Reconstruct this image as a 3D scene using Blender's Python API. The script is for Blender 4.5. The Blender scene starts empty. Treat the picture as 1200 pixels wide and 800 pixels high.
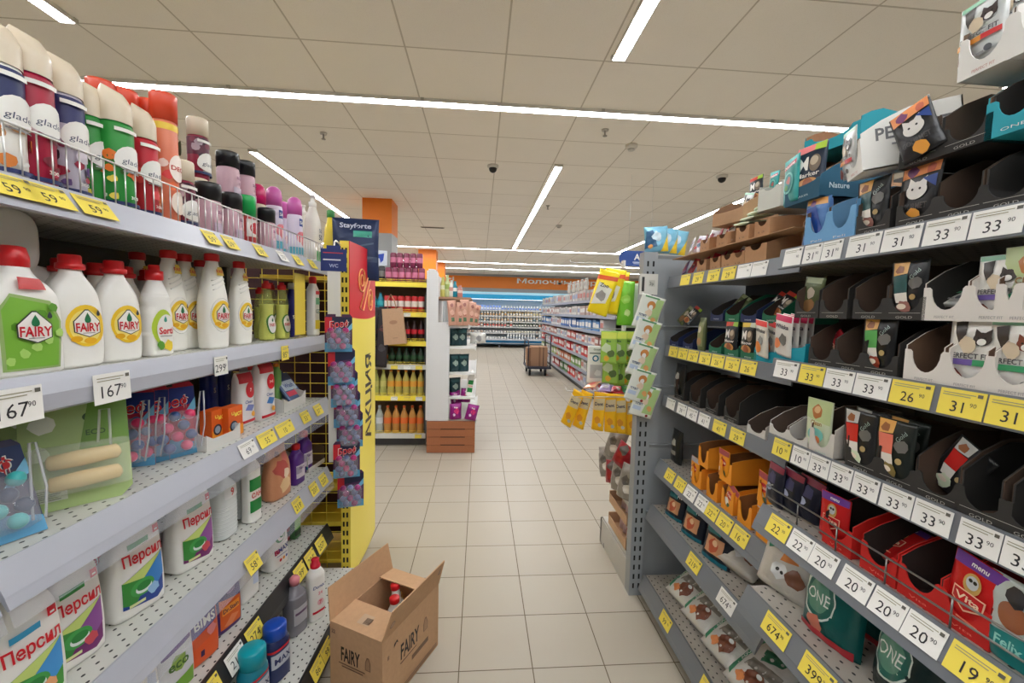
import bpy, bmesh, math, random
from mathutils import Vector, Matrix
random.seed(11)
C = bpy.context.scene.collection
PI = math.pi
R = math.radians

# ------------------------------------------------------------------ camera
FPX, PITCH, YAW, ROLL, EYE = 487.84, .0713, .078, .0241, 1.4524   # focal length in px of the 1200 px frame
cy_, sy_ = math.cos(YAW), math.sin(YAW)
cF = Vector((sy_*math.cos(PITCH), cy_*math.cos(PITCH), -math.sin(PITCH)))
r0_ = Vector((cy_, -sy_, 0)); u0_ = r0_.cross(cF)
cR = r0_*math.cos(ROLL) + u0_*math.sin(ROLL)
cU = u0_*math.cos(ROLL) - r0_*math.sin(ROLL)
cam = bpy.data.objects.new('camera', bpy.data.cameras.new('camera')); C.objects.link(cam)
cam.data.sensor_width = 36; cam.data.lens = FPX/1200*36
cam.data.clip_start = .02; cam.data.clip_end = 100
M_ = Matrix.Identity(4)
for i in range(3):
    M_[i][0], M_[i][1], M_[i][2] = cR[i], cU[i], -cF[i]
M_[2][3] = EYE
cam.matrix_world = M_
bpy.context.scene.camera = cam
O_ = Vector((0, 0, EYE))

# ------------------------------------------------------------------ world, exposure
w_ = bpy.data.worlds.new('world'); bpy.context.scene.world = w_; w_.use_nodes = True
w_.node_tree.nodes['Background'].inputs[0].default_value = (.9, .9, 1, 1)
w_.node_tree.nodes['Background'].inputs[1].default_value = .05
vs = bpy.context.scene.view_settings
vs.view_transform = 'Standard'; vs.look = 'None'; vs.gamma = 1; vs.use_curve_mapping = False
vs.exposure = .2
TUBE = 40.0           # emission of the led tubes
bpy.context.scene.cycles.max_bounces = 12; bpy.context.scene.cycles.diffuse_bounces = 8
bpy.context.scene.cycles.transparent_max_bounces = 16

# ------------------------------------------------------------------ sight lines (world positions of things seen in the photo)
def Yat(px, X, z):
    w = cR*FPX + cF*(600-px)
    return -(w.x*X + w.z*(z-EYE))/w.y
def Xat(px, Y, z):
    w = cR*FPX + cF*(600-px)
    return -(w.y*Y + w.z*(z-EYE))/w.x
def Zat(py, X, Y):
    w = cU*FPX - cF*(400-py)
    return EYE - (w.x*X + w.y*Y)/w.z

# ------------------------------------------------------------------ materials
def lin(c):
    if isinstance(c, str):
        c = tuple(int(c[i:i+2], 16) for i in (0, 2, 4))
    return tuple(((v/255)/12.92 if v/255 <= .04045 else ((v/255+.055)/1.055)**2.4) for v in c) + (1,)
MATS = {}
def M(col, kind='plastic'):
    k = (col, kind)
    if k in MATS: return MATS[k]
    m = bpy.data.materials.new(f'{kind}_{col}'); m.use_nodes = True
    nt = m.node_tree; b = nt.nodes['Principled BSDF']; c = lin(col)
    b.inputs['Base Color'].default_value = c
    rough = dict(plastic=.32, matte=.75, card=.85, foil=.28, film=.2, metal=.35, paint=.42, print=.4, glass=.05, clear=.08, paper=.7).get(kind, .5)
    b.inputs['Roughness'].default_value = rough
    def noise(scale, detail=3):
        tc = nt.nodes.new('ShaderNodeTexCoord'); n = nt.nodes.new('ShaderNodeTexNoise')
        n.inputs['Scale'].default_value = scale; n.inputs['Detail'].default_value = detail
        nt.links.new(tc.outputs['Object'], n.inputs['Vector']); return n
    def vary(n, lo, hi):
        r = nt.nodes.new('ShaderNodeMapRange'); r.inputs[3].default_value = lo; r.inputs[4].default_value = hi
        nt.links.new(n.outputs[0], r.inputs[0])
        mx = nt.nodes.new('ShaderNodeMix'); mx.data_type = 'RGBA'; mx.blend_type = 'MULTIPLY'; mx.inputs[0].default_value = 1
        mx.inputs[6].default_value = c; nt.links.new(r.outputs[0], mx.inputs[7]); nt.links.new(mx.outputs[2], b.inputs['Base Color'])
    def bump(n, s, d=.002):
        bp = nt.nodes.new('ShaderNodeBump'); bp.inputs['Strength'].default_value = s; bp.inputs['Distance'].default_value = d
        nt.links.new(n.outputs[0], bp.inputs['Height']); nt.links.new(bp.outputs[0], b.inputs['Normal'])
    if kind == 'card':
        n = noise(60, 5); vary(n, .88, 1.08)
    elif kind == 'foil':
        n = noise(38, 3); bump(n, .55, .004); b.inputs['Metallic'].default_value = .15
    elif kind == 'metal':
        b.inputs['Metallic'].default_value = .9
    elif kind in ('paint', 'matte', 'plastic', 'paper'):
        n = noise(14, 4); vary(n, .95, 1.04)
    elif kind in ('glass', 'clear', 'flap'):
        # thin walled clear plastic: mostly seen through, with a glossy skin
        b.inputs['Transmission Weight'].default_value = 0
        b.inputs['Alpha'].default_value = {'clear': .22, 'flap': .13, 'glass': .45}[kind]
    elif kind == 'foilprint': b.inputs['Roughness'].default_value = .3
    elif kind == 'liquid':
        b.inputs['Roughness'].default_value = .12; b.inputs['Alpha'].default_value = .8
    MATS[k] = m; return m

def emis(name, col, s):
    m = bpy.data.materials.new(name); m.use_nodes = True; b = m.node_tree.nodes['Principled BSDF']
    b.inputs['Base Color'].default_value = lin(col); b.inputs['Emission Color'].default_value = lin(col); b.inputs['Emission Strength'].default_value = s
    return m

# ------------------------------------------------------------------ mesh builder
class MB:
    def __init__(s): s.v = []; s.f = []; s.mi = []; s.sm = []; s.mats = []
    def idx(s, m):
        if m not in s.mats: s.mats.append(m)
        return s.mats.index(m)
    def add(s, vs, fs, m, smooth=False):
        o = len(s.v); k = s.idx(m); s.v += [tuple(p) for p in vs]
        for f in fs: s.f.append([i+o for i in f]); s.mi.append(k); s.sm.append(smooth)
        return s
    def box(s, x0, y0, z0, x1, y1, z1, m, smooth=False):
        vs = [(x, y, z) for z in (z0, z1) for y in (y0, y1) for x in (x0, x1)]
        return s.add(vs, [(0, 2, 3, 1), (4, 5, 7, 6), (0, 1, 5, 4), (2, 6, 7, 3), (0, 4, 6, 2), (1, 3, 7, 5)], m, smooth)
    def prism(s, poly, axis, a, b, m, m2=None):
        """poly of 2d points, extruded along axis ('x','y','z') from a to b; m2 for the faces the extrusion gives"""
        def P(p, t): return {'x': (t, p[0], p[1]), 'y': (p[0], t, p[1]), 'z': (p[0], p[1], t)}[axis]
        n = len(poly); vs = [P(p, a) for p in poly] + [P(p, b) for p in poly]
        s.add(vs, [list(range(n))[::-1], list(range(n, 2*n))], m)
        o = len(s.v)-2*n; k = s.idx(m2 or m)
        for i in range(n):
            j = (i+1) % n; s.f.append([o+i, o+j, o+n+j, o+n+i]); s.mi.append(k); s.sm.append(False)
        return s
    def tube(s, pts, r, m, n=8, cap=True):
        pts = [Vector(p) for p in pts]; rings = []
        for i, p in enumerate(pts):
            d = (pts[min(i+1, len(pts)-1)] - pts[max(i-1, 0)]).normalized()
            a = d.orthogonal().normalized() if i == 0 else (a - d*a.dot(d)).normalized()
            b = d.cross(a); rr = r[i] if isinstance(r, (list, tuple)) else r
            rings.append([p + (a*math.cos(t*2*PI/n) + b*math.sin(t*2*PI/n))*rr for t in range(n)])
        vs = [q for g in rings for q in g]; fs = []
        for i in range(len(pts)-1):
            for t in range(n): fs.append((i*n+t, i*n+(t+1) % n, (i+1)*n+(t+1) % n, (i+1)*n+t))
        if cap: fs += [list(range(n))[::-1], list(range((len(pts)-1)*n, len(pts)*n))]
        return s.add(vs, fs, m, True)
    def lathe(s, prof, m, n=24, cx=0, cy=0, cap=True):
        vs = [(cx+r*math.cos(t*2*PI/n), cy+r*math.sin(t*2*PI/n), z) for r, z in prof for t in range(n)]; fs = []
        for i in range(len(prof)-1):
            for t in range(n): fs.append((i*n+t, i*n+(t+1) % n, (i+1)*n+(t+1) % n, (i+1)*n+t))
        if cap: fs += [list(range(n))[::-1], list(range((len(prof)-1)*n, len(prof)*n))]
        return s.add(vs, fs, m, True)
    def sphere(s, c, r, m, n=12, sc=(1, 1, 1)):
        vs = []; fs = []; k = max(5, n//2)
        for i in range(k+1):
            a = PI*i/k
            for t in range(n): vs.append((c[0]+r*sc[0]*math.sin(a)*math.cos(2*PI*t/n), c[1]+r*sc[1]*math.sin(a)*math.sin(2*PI*t/n), c[2]-r*sc[2]*math.cos(a)))
        for i in range(k):
            for t in range(n): fs.append((i*n+t, i*n+(t+1) % n, (i+1)*n+(t+1) % n, (i+1)*n+t))
        return s.add(vs, fs, m, True)
    def build(s, name, parent=None, bevel=0, weld=False):
        me = bpy.data.meshes.new(name); me.from_pydata(s.v, [], s.f)
        for m in s.mats: me.materials.append(m)
        me.polygons.foreach_set('material_index', s.mi); me.polygons.foreach_set('use_smooth', s.sm)
        if weld:
            bm = bmesh.new(); bm.from_mesh(me); bmesh.ops.remove_doubles(bm, verts=bm.verts, dist=1e-5); bm.to_mesh(me); bm.free()
        if bevel:
            bm = bmesh.new(); bm.from_mesh(me); bmesh.ops.remove_doubles(bm, verts=bm.verts, dist=1e-6)
            es = [e for e in bm.edges if len(e.link_faces) == 2 and e.calc_face_angle(0) > .6]
            bmesh.ops.bevel(bm, geom=es, offset=bevel, segments=2, affect='EDGES', profile=.6, clamp_overlap=True)
            bm.to_mesh(me); bm.free()
        me.update()
        o = bpy.data.objects.new(name, me); C.objects.link(o)
        if parent: o.parent = parent
        return o

# ------------------------------------------------------------------ things
LABELS = {}
def tag(o, label=None, cat=None, group=None, kind=None):
    if label:
        o['label'] = label; LABELS.setdefault(label, []).append(o.name)
    if cat: o['category'] = cat
    if group: o['group'] = group
    if kind: o['kind'] = kind
    return o
def empty(name, loc=(0, 0, 0), rz=0):
    o = bpy.data.objects.new(name, None); C.objects.link(o); o.empty_display_size = .05
    o.location = loc; o.rotation_euler = (0, 0, rz); return o
def kids(o): return [c for c in CH.get(o.name, [])]
CH = {}
def copy_tree(o, parent=None):
    c = o.copy(); C.objects.link(c); c.parent = parent
    for ch in o.children: copy_tree(ch, c)
    return c
PROTO = {}
def put(key, fn, loc, rz, label, cat, group=None, rx=0, ry=0, sc=1):
    """first use builds the thing, later uses copy it and all its parts"""
    if key in PROTO: o = copy_tree(PROTO[key])
    else: o = PROTO[key] = fn()
    for k in ('label', 'group', 'category'):
        if k in o: del o[k]
    o.location = loc; o.rotation_euler = (rx, ry, rz); o.scale = (sc, sc, sc) if not isinstance(sc, tuple) else sc
    return tag(o, label, cat, group)
def struct(o, lab=None): o['kind'] = 'structure'; return o

# ------------------------------------------------------------------ printing on surfaces
TXT = {}
def text2d(t, bold=True):
    k = (t, bold)
    if k in TXT: return TXT[k]
    cu = bpy.data.curves.new('lettering', 'FONT'); cu.body = t; cu.resolution_u = 2; cu.size = 1; cu.offset = .022 if bold else 0
    ob = bpy.data.objects.new('lettering', cu); C.objects.link(ob)
    dg = bpy.context.evaluated_depsgraph_get(); me = bpy.data.meshes.new_from_object(ob.evaluated_get(dg))
    v = [(p.co.x, p.co.y) for p in me.vertices]; f = [tuple(p.vertices) for p in me.polygons]
    bpy.data.objects.remove(ob); bpy.data.curves.remove(cu); bpy.data.meshes.remove(me)
    if not v: TXT[k] = ([], [], 0); return TXT[k]
    x0 = min(p[0] for p in v); x1 = max(p[0] for p in v); H = .729
    v = [((p[0]-(x0+x1)/2)/H, p[1]/H-.5) for p in v]
    TXT[k] = (v, f, (x1-x0)/H); return TXT[k]
def ell(cx, cz, rx, rz, n=24): return [(cx+rx*math.cos(2*PI*i/n), cz+rz*math.sin(2*PI*i/n)) for i in range(n)]
def printed(parent, surf, shapes, name='printed_label', kind='print', step=.012, curved=True, off0=.0006):
    mb = MB(); off = off0
    for sh in shapes:
        k, col = sh[0], sh[-1] if not isinstance(sh[-1], dict) else sh[-2]
        opt = sh[-1] if isinstance(sh[-1], dict) else {}
        off += .00035
        if k == 'r':
            x0, z0, x1, z1 = sh[1:5]; v = [(x0, z0), (x1, z0), (x1, z1), (x0, z1)]; f = [(0, 1, 2, 3)]
        elif k == 'e': v = ell(*sh[1:5]); f = [tuple(range(len(v)))]
        elif k == 'p': v = list(sh[1]); f = [tuple(range(len(v)))]
        elif k == 't':
            tv, f, wd = text2d(sh[1], opt.get('bold', True)); cx, cz, h = sh[2:5]
            sx = opt.get('sx', 1); shr = opt.get('shear', 0); a = opt.get('rot', 0)
            if 'fit' in opt and wd: sx = opt['fit']/(wd*h)
            v = []
            for x, z in tv:
                x, z = (x*sx+shr*z)*h, z*h
                v.append((cx+x*math.cos(a)-z*math.sin(a), cz+x*math.sin(a)+z*math.cos(a)))
        if not v: continue
        if curved:
            bm = bmesh.new(); bv = [bm.verts.new((p[0], p[1], 0)) for p in v]
            for q in f:
                try: bm.faces.new([bv[i] for i in q])
                except ValueError: pass
            for _ in range(4):
                bmesh.ops.triangulate(bm, faces=bm.faces[:])
                es = [e for e in bm.edges if e.calc_length() > step]
                if not es: break
                bmesh.ops.subdivide_edges(bm, edges=es, cuts=1)
            bmesh.ops.triangulate(bm, faces=bm.faces[:])
            bm.verts.index_update(); v = [(p.co.x, p.co.y) for p in bm.verts]; f = [tuple(q.index for q in g.verts) for g in bm.faces]; bm.free()
        mb.add([surf(x, z, off) for x, z in v], f, M(col, kind), curved)
    return mb.build(name, parent)
def flat(y=0, x0=0, z0=0): return lambda x, z, o: (x+x0, y-o, z+z0)
def wrap(r, prof=None): return lambda u, z, o: ((r+o)*math.sin(u/r), -(r+o)*math.cos(u/r), z)

class Prof:
    """superellipse loft: sections (z, rx, ry, n[, cx, cy])"""
    def __init__(s, secs): s.s = [tuple(q)+(0,)*(6-len(q)) for q in secs]
    def at(s, z):
        S = s.s
        if z <= S[0][0]: return S[0][1:]
        if z >= S[-1][0]: return S[-1][1:]
        for i in range(len(S)-1):
            if S[i][0] <= z <= S[i+1][0]: break
        t = (z-S[i][0])/(S[i+1][0]-S[i][0]+1e-9)
        p0, p1, p2, p3 = S[max(i-1, 0)], S[i], S[i+1], S[min(i+2, len(S)-1)]
        out = []
        for k in range(1, 6):
            h = p2[0]-p1[0]
            def sl(a, b): return (b[k]-a[k])/(b[0]-a[0]) if b[0] != a[0] else 0
            def mm(a, b): return 0 if a*b <= 0 else math.copysign(min(abs(a), abs(b))*1.5 if min(abs(a), abs(b))*3 < abs(a)+abs(b) else (abs(a)+abs(b))/2, a)
            m1 = mm(sl(p0, p1), sl(p1, p2)) if i > 0 else sl(p1, p2); m2 = mm(sl(p1, p2), sl(p2, p3)) if i+2 < len(S) else sl(p1, p2)
            out.append((2*t**3-3*t*t+1)*p1[k]+(t**3-2*t*t+t)*h*m1+(-2*t**3+3*t*t)*p2[k]+(t**3-t*t)*h*m2)
        return tuple(out)
    def mesh(s, mb, m, nseg=44, nz=30, z0=None, z1=None, cap=True):
        a = s.s[0][0] if z0 is None else z0; b = s.s[-1][0] if z1 is None else z1
        zs = sorted(set([a+(b-a)*i/nz for i in range(nz+1)] + [q[0] for q in s.s if a < q[0] < b])); vs = []; fs = []
        for z in zs:
            rx, ry, n, cx, cy = s.at(z)
            for t in range(nseg):
                c, d = math.cos(2*PI*t/nseg), math.sin(2*PI*t/nseg)
                vs.append((cx+rx*math.copysign(abs(c)**(2/n), c), cy+ry*math.copysign(abs(d)**(2/n), d), z))
        for i in range(len(zs)-1):
            for t in range(nseg): fs.append((i*nseg+t, i*nseg+(t+1) % nseg, (i+1)*nseg+(t+1) % nseg, (i+1)*nseg+t))
        if cap: fs += [list(range(nseg))[::-1], list(range((len(zs)-1)*nseg, len(zs)*nseg))]
        mb.add(vs, fs, m, True)
    def surf(s):
        def g(x, z, o):
            rx, ry, n, cx, cy = s.at(z); q = min(.995, abs((x-cx)/rx))
            return (x, cy-ry*(1-q**n)**(1/n)-o, z)
        return g

ORD = ['first', 'second', 'third', 'fourth', 'fifth', 'sixth', 'seventh', 'eighth', 'ninth', 'tenth', 'eleventh', 'twelfth', 'thirteenth', 'fourteenth', 'fifteenth', 'sixteenth', 'seventeenth', 'eighteenth', 'nineteenth', 'twentieth',
       'twenty-first', 'twenty-second', 'twenty-third', 'twenty-fourth', 'twenty-fifth', 'twenty-sixth', 'twenty-seventh', 'twenty-eighth', 'twenty-ninth', 'thirtieth', 'thirty-first', 'thirty-second', 'thirty-third', 'thirty-fourth']
# ================================================================== THE ROOM
CEIL = 2.997
def nodes(name):
    m = bpy.data.materials.new(name); m.use_nodes = True; return m, m.node_tree, m.node_tree.nodes['Principled BSDF']
def grid_mat(name, size, ox, oy, gap, base, line, rough, var=.04, speck=None, bump=0):
    m, nt, b = nodes(name); N = nt.nodes.new; L = nt.links.new
    tc = N('ShaderNodeTexCoord'); mp = N('ShaderNodeVectorMath'); mp.operation = 'SUBTRACT'; mp.inputs[1].default_value = (ox, oy, 0)
    L(tc.outputs['Object'], mp.inputs[0])
    dv = N('ShaderNodeVectorMath'); dv.operation = 'SCALE'; dv.inputs['Scale'].default_value = 1/size; L(mp.outputs[0], dv.inputs[0])
    fr = N('ShaderNodeVectorMath'); fr.operation = 'FRACTION'; L(dv.outputs[0], fr.inputs[0])
    sx = N('ShaderNodeSeparateXYZ'); L(fr.outputs[0], sx.inputs[0]); ds = []
    for i in (0, 1):
        a = N('ShaderNodeMath'); a.operation = 'SUBTRACT'; L(sx.outputs[i], a.inputs[0]); a.inputs[1].default_value = .5
        c = N('ShaderNodeMath'); c.operation = 'ABSOLUTE'; L(a.outputs[0], c.inputs[0]); ds.append(c)
    mxm = N('ShaderNodeMath'); mxm.operation = 'MAXIMUM'; L(ds[0].outputs[0], mxm.inputs[0]); L(ds[1].outputs[0], mxm.inputs[1])
    gt = N('ShaderNodeMath'); gt.operation = 'GREATER_THAN'; L(mxm.outputs[0], gt.inputs[0]); gt.inputs[1].default_value = .5-gap/size/2
    fl = N('ShaderNodeVectorMath'); fl.operation = 'FLOOR'; L(dv.outputs[0], fl.inputs[0])
    wn = N('ShaderNodeTexWhiteNoise'); L(fl.outputs[0], wn.inputs[0])
    ns = N('ShaderNodeTexNoise'); ns.inputs['Scale'].default_value = 5; ns.inputs['Detail'].default_value = 6; L(tc.outputs['Object'], ns.inputs['Vector'])
    ad = N('ShaderNodeMath'); ad.operation = 'ADD'; L(wn.outputs[0], ad.inputs[0]); L(ns.outputs[0], ad.inputs[1])
    mr = N('ShaderNodeMapRange'); mr.inputs[2].default_value = 2; mr.inputs[3].default_value = 1-var; mr.inputs[4].default_value = 1+var; L(ad.outputs[0], mr.inputs[0])
    mu = N('ShaderNodeMix'); mu.data_type = 'RGBA'; mu.blend_type = 'MULTIPLY'; mu.inputs[0].default_value = 1; mu.inputs[6].default_value = lin(base); L(mr.outputs[0], mu.inputs[7])
    top = mu
    if speck:
        vo = N('ShaderNodeTexVoronoi'); vo.inputs['Scale'].default_value = speck; L(tc.outputs['Object'], vo.inputs['Vector'])
        lt = N('ShaderNodeMath'); lt.operation = 'LESS_THAN'; lt.inputs[1].default_value = .22; L(vo.outputs['Distance'], lt.inputs[0])
        ml = N('ShaderNodeMath'); ml.operation = 'MULTIPLY'; ml.inputs[1].default_value = .25; L(lt.outputs[0], ml.inputs[0])
        m2 = N('ShaderNodeMix'); m2.data_type = 'RGBA'; L(ml.outputs[0], m2.inputs[0]); L(mu.outputs[2], m2.inputs[6]); m2.inputs[7].default_value = lin(line); top = m2
    fm = N('ShaderNodeMix'); fm.data_type = 'RGBA'; L(gt.outputs[0], fm.inputs[0]); L(top.outputs[2], fm.inputs[6]); fm.inputs[7].default_value = lin(line)
    L(fm.outputs[2], b.inputs['Base Color'])
    rr = N('ShaderNodeMapRange'); rr.inputs[3].default_value = rough; rr.inputs[4].default_value = .85; L(gt.outputs[0], rr.inputs[0]); L(rr.outputs[0], b.inputs['Roughness']); b.inputs['Specular IOR Level'].default_value = .35
    bp = N('ShaderNodeBump'); bp.invert = True; bp.inputs['Strength'].default_value = .4; bp.inputs['Distance'].default_value = .002
    L(gt.outputs[0], bp.inputs['Height']); L(bp.outputs[0], b.inputs['Normal'])
    return m
FLOOR_M = grid_mat('floor_tiles', .3, -.0588, 1.5899, .0042, (177, 168, 152), (104, 93, 76), .38, .035)
CEIL_M = grid_mat('ceiling_tiles', .6, .1287, 2.6197, .010, (252, 247, 237), (208, 200, 186), .9, .03, 170)
def slab(name, x0, y0, z0, x1, y1, z1, m): return struct(MB().box(x0, y0, z0, x1, y1, z1, m).build(name))
XL, XR, YB, YF = -8.5, 8.5, -4.0, 17.6
slab('floor', XL, YB, -.1, XR, YF, 0, FLOOR_M)
slab('ceiling', XL, YB, CEIL, XR, YF, CEIL+.1, CEIL_M)
GREYW = M((172, 176, 178), 'paint'); ORANGE = M((246, 134, 30), 'paint')
for nm, a in (('wall_left', (XL-.1, YB, 0, XL, YF, CEIL)), ('wall_right', (XR, YB, 0, XR+.1, YF, CEIL)), ('wall_back', (XL, YB-.1, 0, XR, YB, CEIL)), ('wall_far', (XL, YF, 0, XR, YF+.1, CEIL))):
    w = slab(nm, *a, GREYW)
for i, a in enumerate(((XL, YF-.03, 2.42, XR, YF-.001, 2.9), (XL+.001, YB, 2.42, XL+.03, YF-.03, 2.9), (XR-.03, YB, 2.42, XR-.001, YF-.03, 2.9))):
    slab(f'trim_{i+1}', *a, ORANGE)
# wall sign lettering on the orange band
def lettering(name, txt, px0, px1, Y, zc, hgt, col, label):
    x0, x1 = Xat(px0, Y, zc), Xat(px1, Y, zc); v, f, wd = text2d(txt)
    sx = (x1-x0)/(wd*hgt); mb = MB()
    n = len(v); vs = [((x0+x1)/2+p[0]*hgt*sx, Y, zc+p[1]*hgt) for p in v]
    mb.add(vs, f, col); mb.add([(p[0], Y+.02, p[2]) for p in vs], f, col)
    o = mb.build(name); tag(o, label, 'sign'); return o
lettering('wall_sign_lettering', 'Молочные продукты', 606, 748, YF-.055, Zat(329.3, 2, YF), .195, M((255, 252, 244), 'paint'), 'white raised sign lettering on the orange band above the dairy fridge')
lettering('wall_sign_lettering', 'ы', 524, 532, YF-.055, Zat(325.5, -1.2, YF), .19, M((238, 232, 222), 'paint'), 'white end letter of the left sign on the orange band beside pegboard top')
# columns
def column(px0, px1, y, w, zsplit, lab):
    x0 = Xat(px0, y, 2.6); x1 = Xat(px1, y, 2.6)
    mb = MB().box(x0, y, 0, x1, y+w, zsplit, GREYW).box(x0, y, zsplit, x1, y+w, CEIL-.001, ORANGE)
    return struct(mb.build('column'))
column(424.5, 459, 6.1, .42, Zat(273, -1.4, 6.1), '')
column(490, 511, 11.0, .45, 2.1, '')
column(504, 521, 13.9, .45, 2.1, '')

# ceiling lights -----------------------------------------------------
TUBE_M = emis('led_diffuser', (248, 251, 255), TUBE)
def tube_light(x0, y0, x1, y1, label):
    o = empty('ceiling_light', ((x0+x1)/2, (y0+y1)/2, CEIL)); hx, hy = (x1-x0)/2, (y1-y0)/2
    if hx > hy: hy = .036
    else: hx = .036
    MB().box(-hx-.004, -hy-.004, -.014, hx+.004, hy+.004, -.0005, M((225, 222, 215), 'paint')).box(-hx-.004, -hy-.004, -.0265, hx+.004, -hy, -.014, M((225, 222, 215), 'paint')).box(-hx-.004, hy, -.0265, hx+.004, hy+.004, -.014, M((225, 222, 215), 'paint')).box(-hx-.004, -hy, -.0265, -hx, hy, -.014, M((225, 222, 215), 'paint')).box(hx, -hy, -.0265, hx+.004, hy, -.014, M((225, 222, 215), 'paint')).build('housing', o)
    MB().box(-hx+.0002, -hy+.0002, -.0262, hx-.0002, hy-.0002, -.0145, TUBE_M).build('diffuser', o)
    L = max(hx, hy)*2; n = max(2, int(L/1.5)+1)
    for i in range(n+1):
        t = -L/2+L*i/n; a, b = (t, 0) if hx > hy else (0, t)
        MB().box(a-.012 if hx > hy else a-.045, b-.045 if hx > hy else b-.012, -.019, a+.012 if hx > hy else a+.045, b+.045 if hx > hy else b+.012, -.0006, M((190, 188, 182), 'metal')).build('mounting_clip', o)
    tag(o, label, 'ceiling light', 'led tube lights on the ceiling')
tube_light(-4.5, 3.245, 3.6, 3.245, 'long white led tube running straight across the ceiling above the near shelves')
tube_light(-6.5, 10.42, 6.5, 10.42, 'white led tube crossing the ceiling at the near ends of three lengthwise tubes, far aisle')
tube_light(-6.5, 13.35, 6.5, 13.35, 'white led tube crossing the ceiling, middle of the three distant cross tubes')
tube_light(-6.5, 15.3, 6.5, 15.3, 'white led tube crossing the ceiling closest to the orange wall band')
tube_light(.79, 4.42, .79, 10.3, 'lengthwise led tube over the aisle beyond the long cross tube')
tube_light(.80, 0, .80, 2.56, 'lengthwise led tube cut by the top edge right of centre')
tube_light(-2.28, 4.45, -2.28, 10.3, 'lengthwise led tube above the left shelves reaching toward the orange column')
tube_light(-2.28, 0, -2.28, 2.58, 'lengthwise led tube whose end shows in the top left corner')
tube_light(3.38, 4.45, 3.38, 10.3, 'lengthwise led tube on the right running down behind the pet food shelf')
tube_light(3.38, 0, 3.38, 2.56, 'lengthwise led tube above the right shelves, out of sight')
tube_light(-4.5, -2.6, 4.5, -2.6, 'cross led tube on the ceiling behind the viewer')
tube_light(-3.5, -.35, 3.5, -.35, 'added unseen cross led tube above the viewer, brightening the near shelf fronts')  # added out of view as extra light on the near shelf fronts
# cameras, smoke detectors, sprinklers
def dome():
    o = empty('dome_camera'); MB().lathe([(.06, -.001), (.06, -.02), (.045, -.03)], M((215, 212, 205), 'paint')).build('base', o)
    MB().sphere((0, 0, -.035), .042, M((12, 12, 14), 'glassy'), 20).build('dome', o); return o
put('dome', dome, (.108, 4.55, CEIL), 0, 'black dome security camera on the ceiling over the aisle', 'security camera', 'dome cameras')
put('dome', dome, (2.62, 4.5, CEIL), 0, 'black dome security camera on the ceiling above the right shelf', 'security camera', 'dome cameras')
def smoke():
    o = empty('smoke_detector'); MB().lathe([(.055, -.001), (.055, -.018), (.04, -.035)], M((222, 218, 208), 'paint')).build('body', o)
    MB().lathe([(.03, -.035), (.03, -.048), (.015, -.052)], M((200, 196, 186), 'paint')).build('sensor', o); return o
put('smoke', smoke, (1.352, 3.83, CEIL), 0, 'white smoke detector on the ceiling right of the lengthwise tube', 'smoke detector', 'smoke detectors')
put('smoke', smoke, (1.36, 7.4, CEIL), 0, 'white smoke detector on the ceiling further down the aisle', 'smoke detector', 'smoke detectors')
def sprinkler():
    o = empty('sprinkler'); MB().lathe([(.03, -.001), (.028, -.01)], M((205, 200, 192), 'metal')).build('escutcheon', o)
    MB().tube([(0, 0, -.005), (0, 0, -.05)], .007, M((170, 165, 155), 'metal')).lathe([(.018, -.05), (.018, -.054)], M((170, 165, 155), 'metal')).build('nozzle', o); return o
for i, (x, y, lab) in enumerate(((1.02, 3.55, 'just beyond the cross tube'), (.95, 6.1, 'between the two smoke detectors'), (-1.42, 3.95, 'above the left shelf'))):
    put('spr', sprinkler, (x, y, CEIL), 0, 'small fire sprinkler head on the ceiling ' + lab, 'sprinkler', 'sprinklers')
mb = MB()
for k in range(5): mb.box(-.2, -.025+k*.012, -.01, .2, -.02+k*.012, -.001, M((70, 64, 58), 'matte'))
mb.box(-.22, -.045, -.006, .22, .05, -.0005, M((188, 176, 160), 'paint'))
o = mb.build('ceiling_vent'); o.location = (-.92, 8.05, CEIL); tag(o, 'narrow slotted vent in the ceiling right of the orange column', 'vent')

# ================================================================== GONDOLAS
def dots_mat(name, base, s=.024):
    m, nt, b = nodes(name); N = nt.nodes.new; L = nt.links.new
    tc = N('ShaderNodeTexCoord'); sp = N('ShaderNodeSeparateXYZ'); L(tc.outputs['Object'], sp.inputs[0])
    def mth(op, a, bb=None, c=None):
        n = N('ShaderNodeMath'); n.operation = op
        for i, q in enumerate((a, bb)):
            if q is None: continue
            if isinstance(q, (int, float)): n.inputs[i].default_value = q
            else: L(q.outputs[0] if hasattr(q, 'outputs') else q, n.inputs[i])
        return n
    v = mth('DIVIDE', sp.outputs[1], s*1.0); row = mth('FLOOR', v); odd = mth('MULTIPLY', mth('MODULO', mth('ABSOLUTE', row), 2), .5)
    u = mth('ADD', mth('DIVIDE', sp.outputs[0], s*1.35), odd)
    du = mth('MULTIPLY', mth('SUBTRACT', mth('FRACT', u), .5), 1.35); dv = mth('SUBTRACT', mth('FRACT', v), .5)
    d = mth('SQRT', mth('ADD', mth('MULTIPLY', mth('MULTIPLY', du, du), .45), mth('MULTIPLY', dv, dv)))
    lt = mth('LESS_THAN', d, .125)
    geo = N('ShaderNodeNewGeometry'); sn = N('ShaderNodeSeparateXYZ'); L(geo.outputs['Normal'], sn.inputs[0])
    up = mth('GREATER_THAN', mth('ABSOLUTE', sn.outputs[2]), .9); k = mth('MULTIPLY', lt, up)
    mx = N('ShaderNodeMix'); mx.data_type = 'RGBA'; L(k.outputs[0], mx.inputs[0]); mx.inputs[6].default_value = lin(base); mx.inputs[7].default_value = (.012, .012, .012, 1)
    L(mx.outputs[2], b.inputs['Base Color']); b.inputs['Roughness'].default_value = .4
    return m
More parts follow.
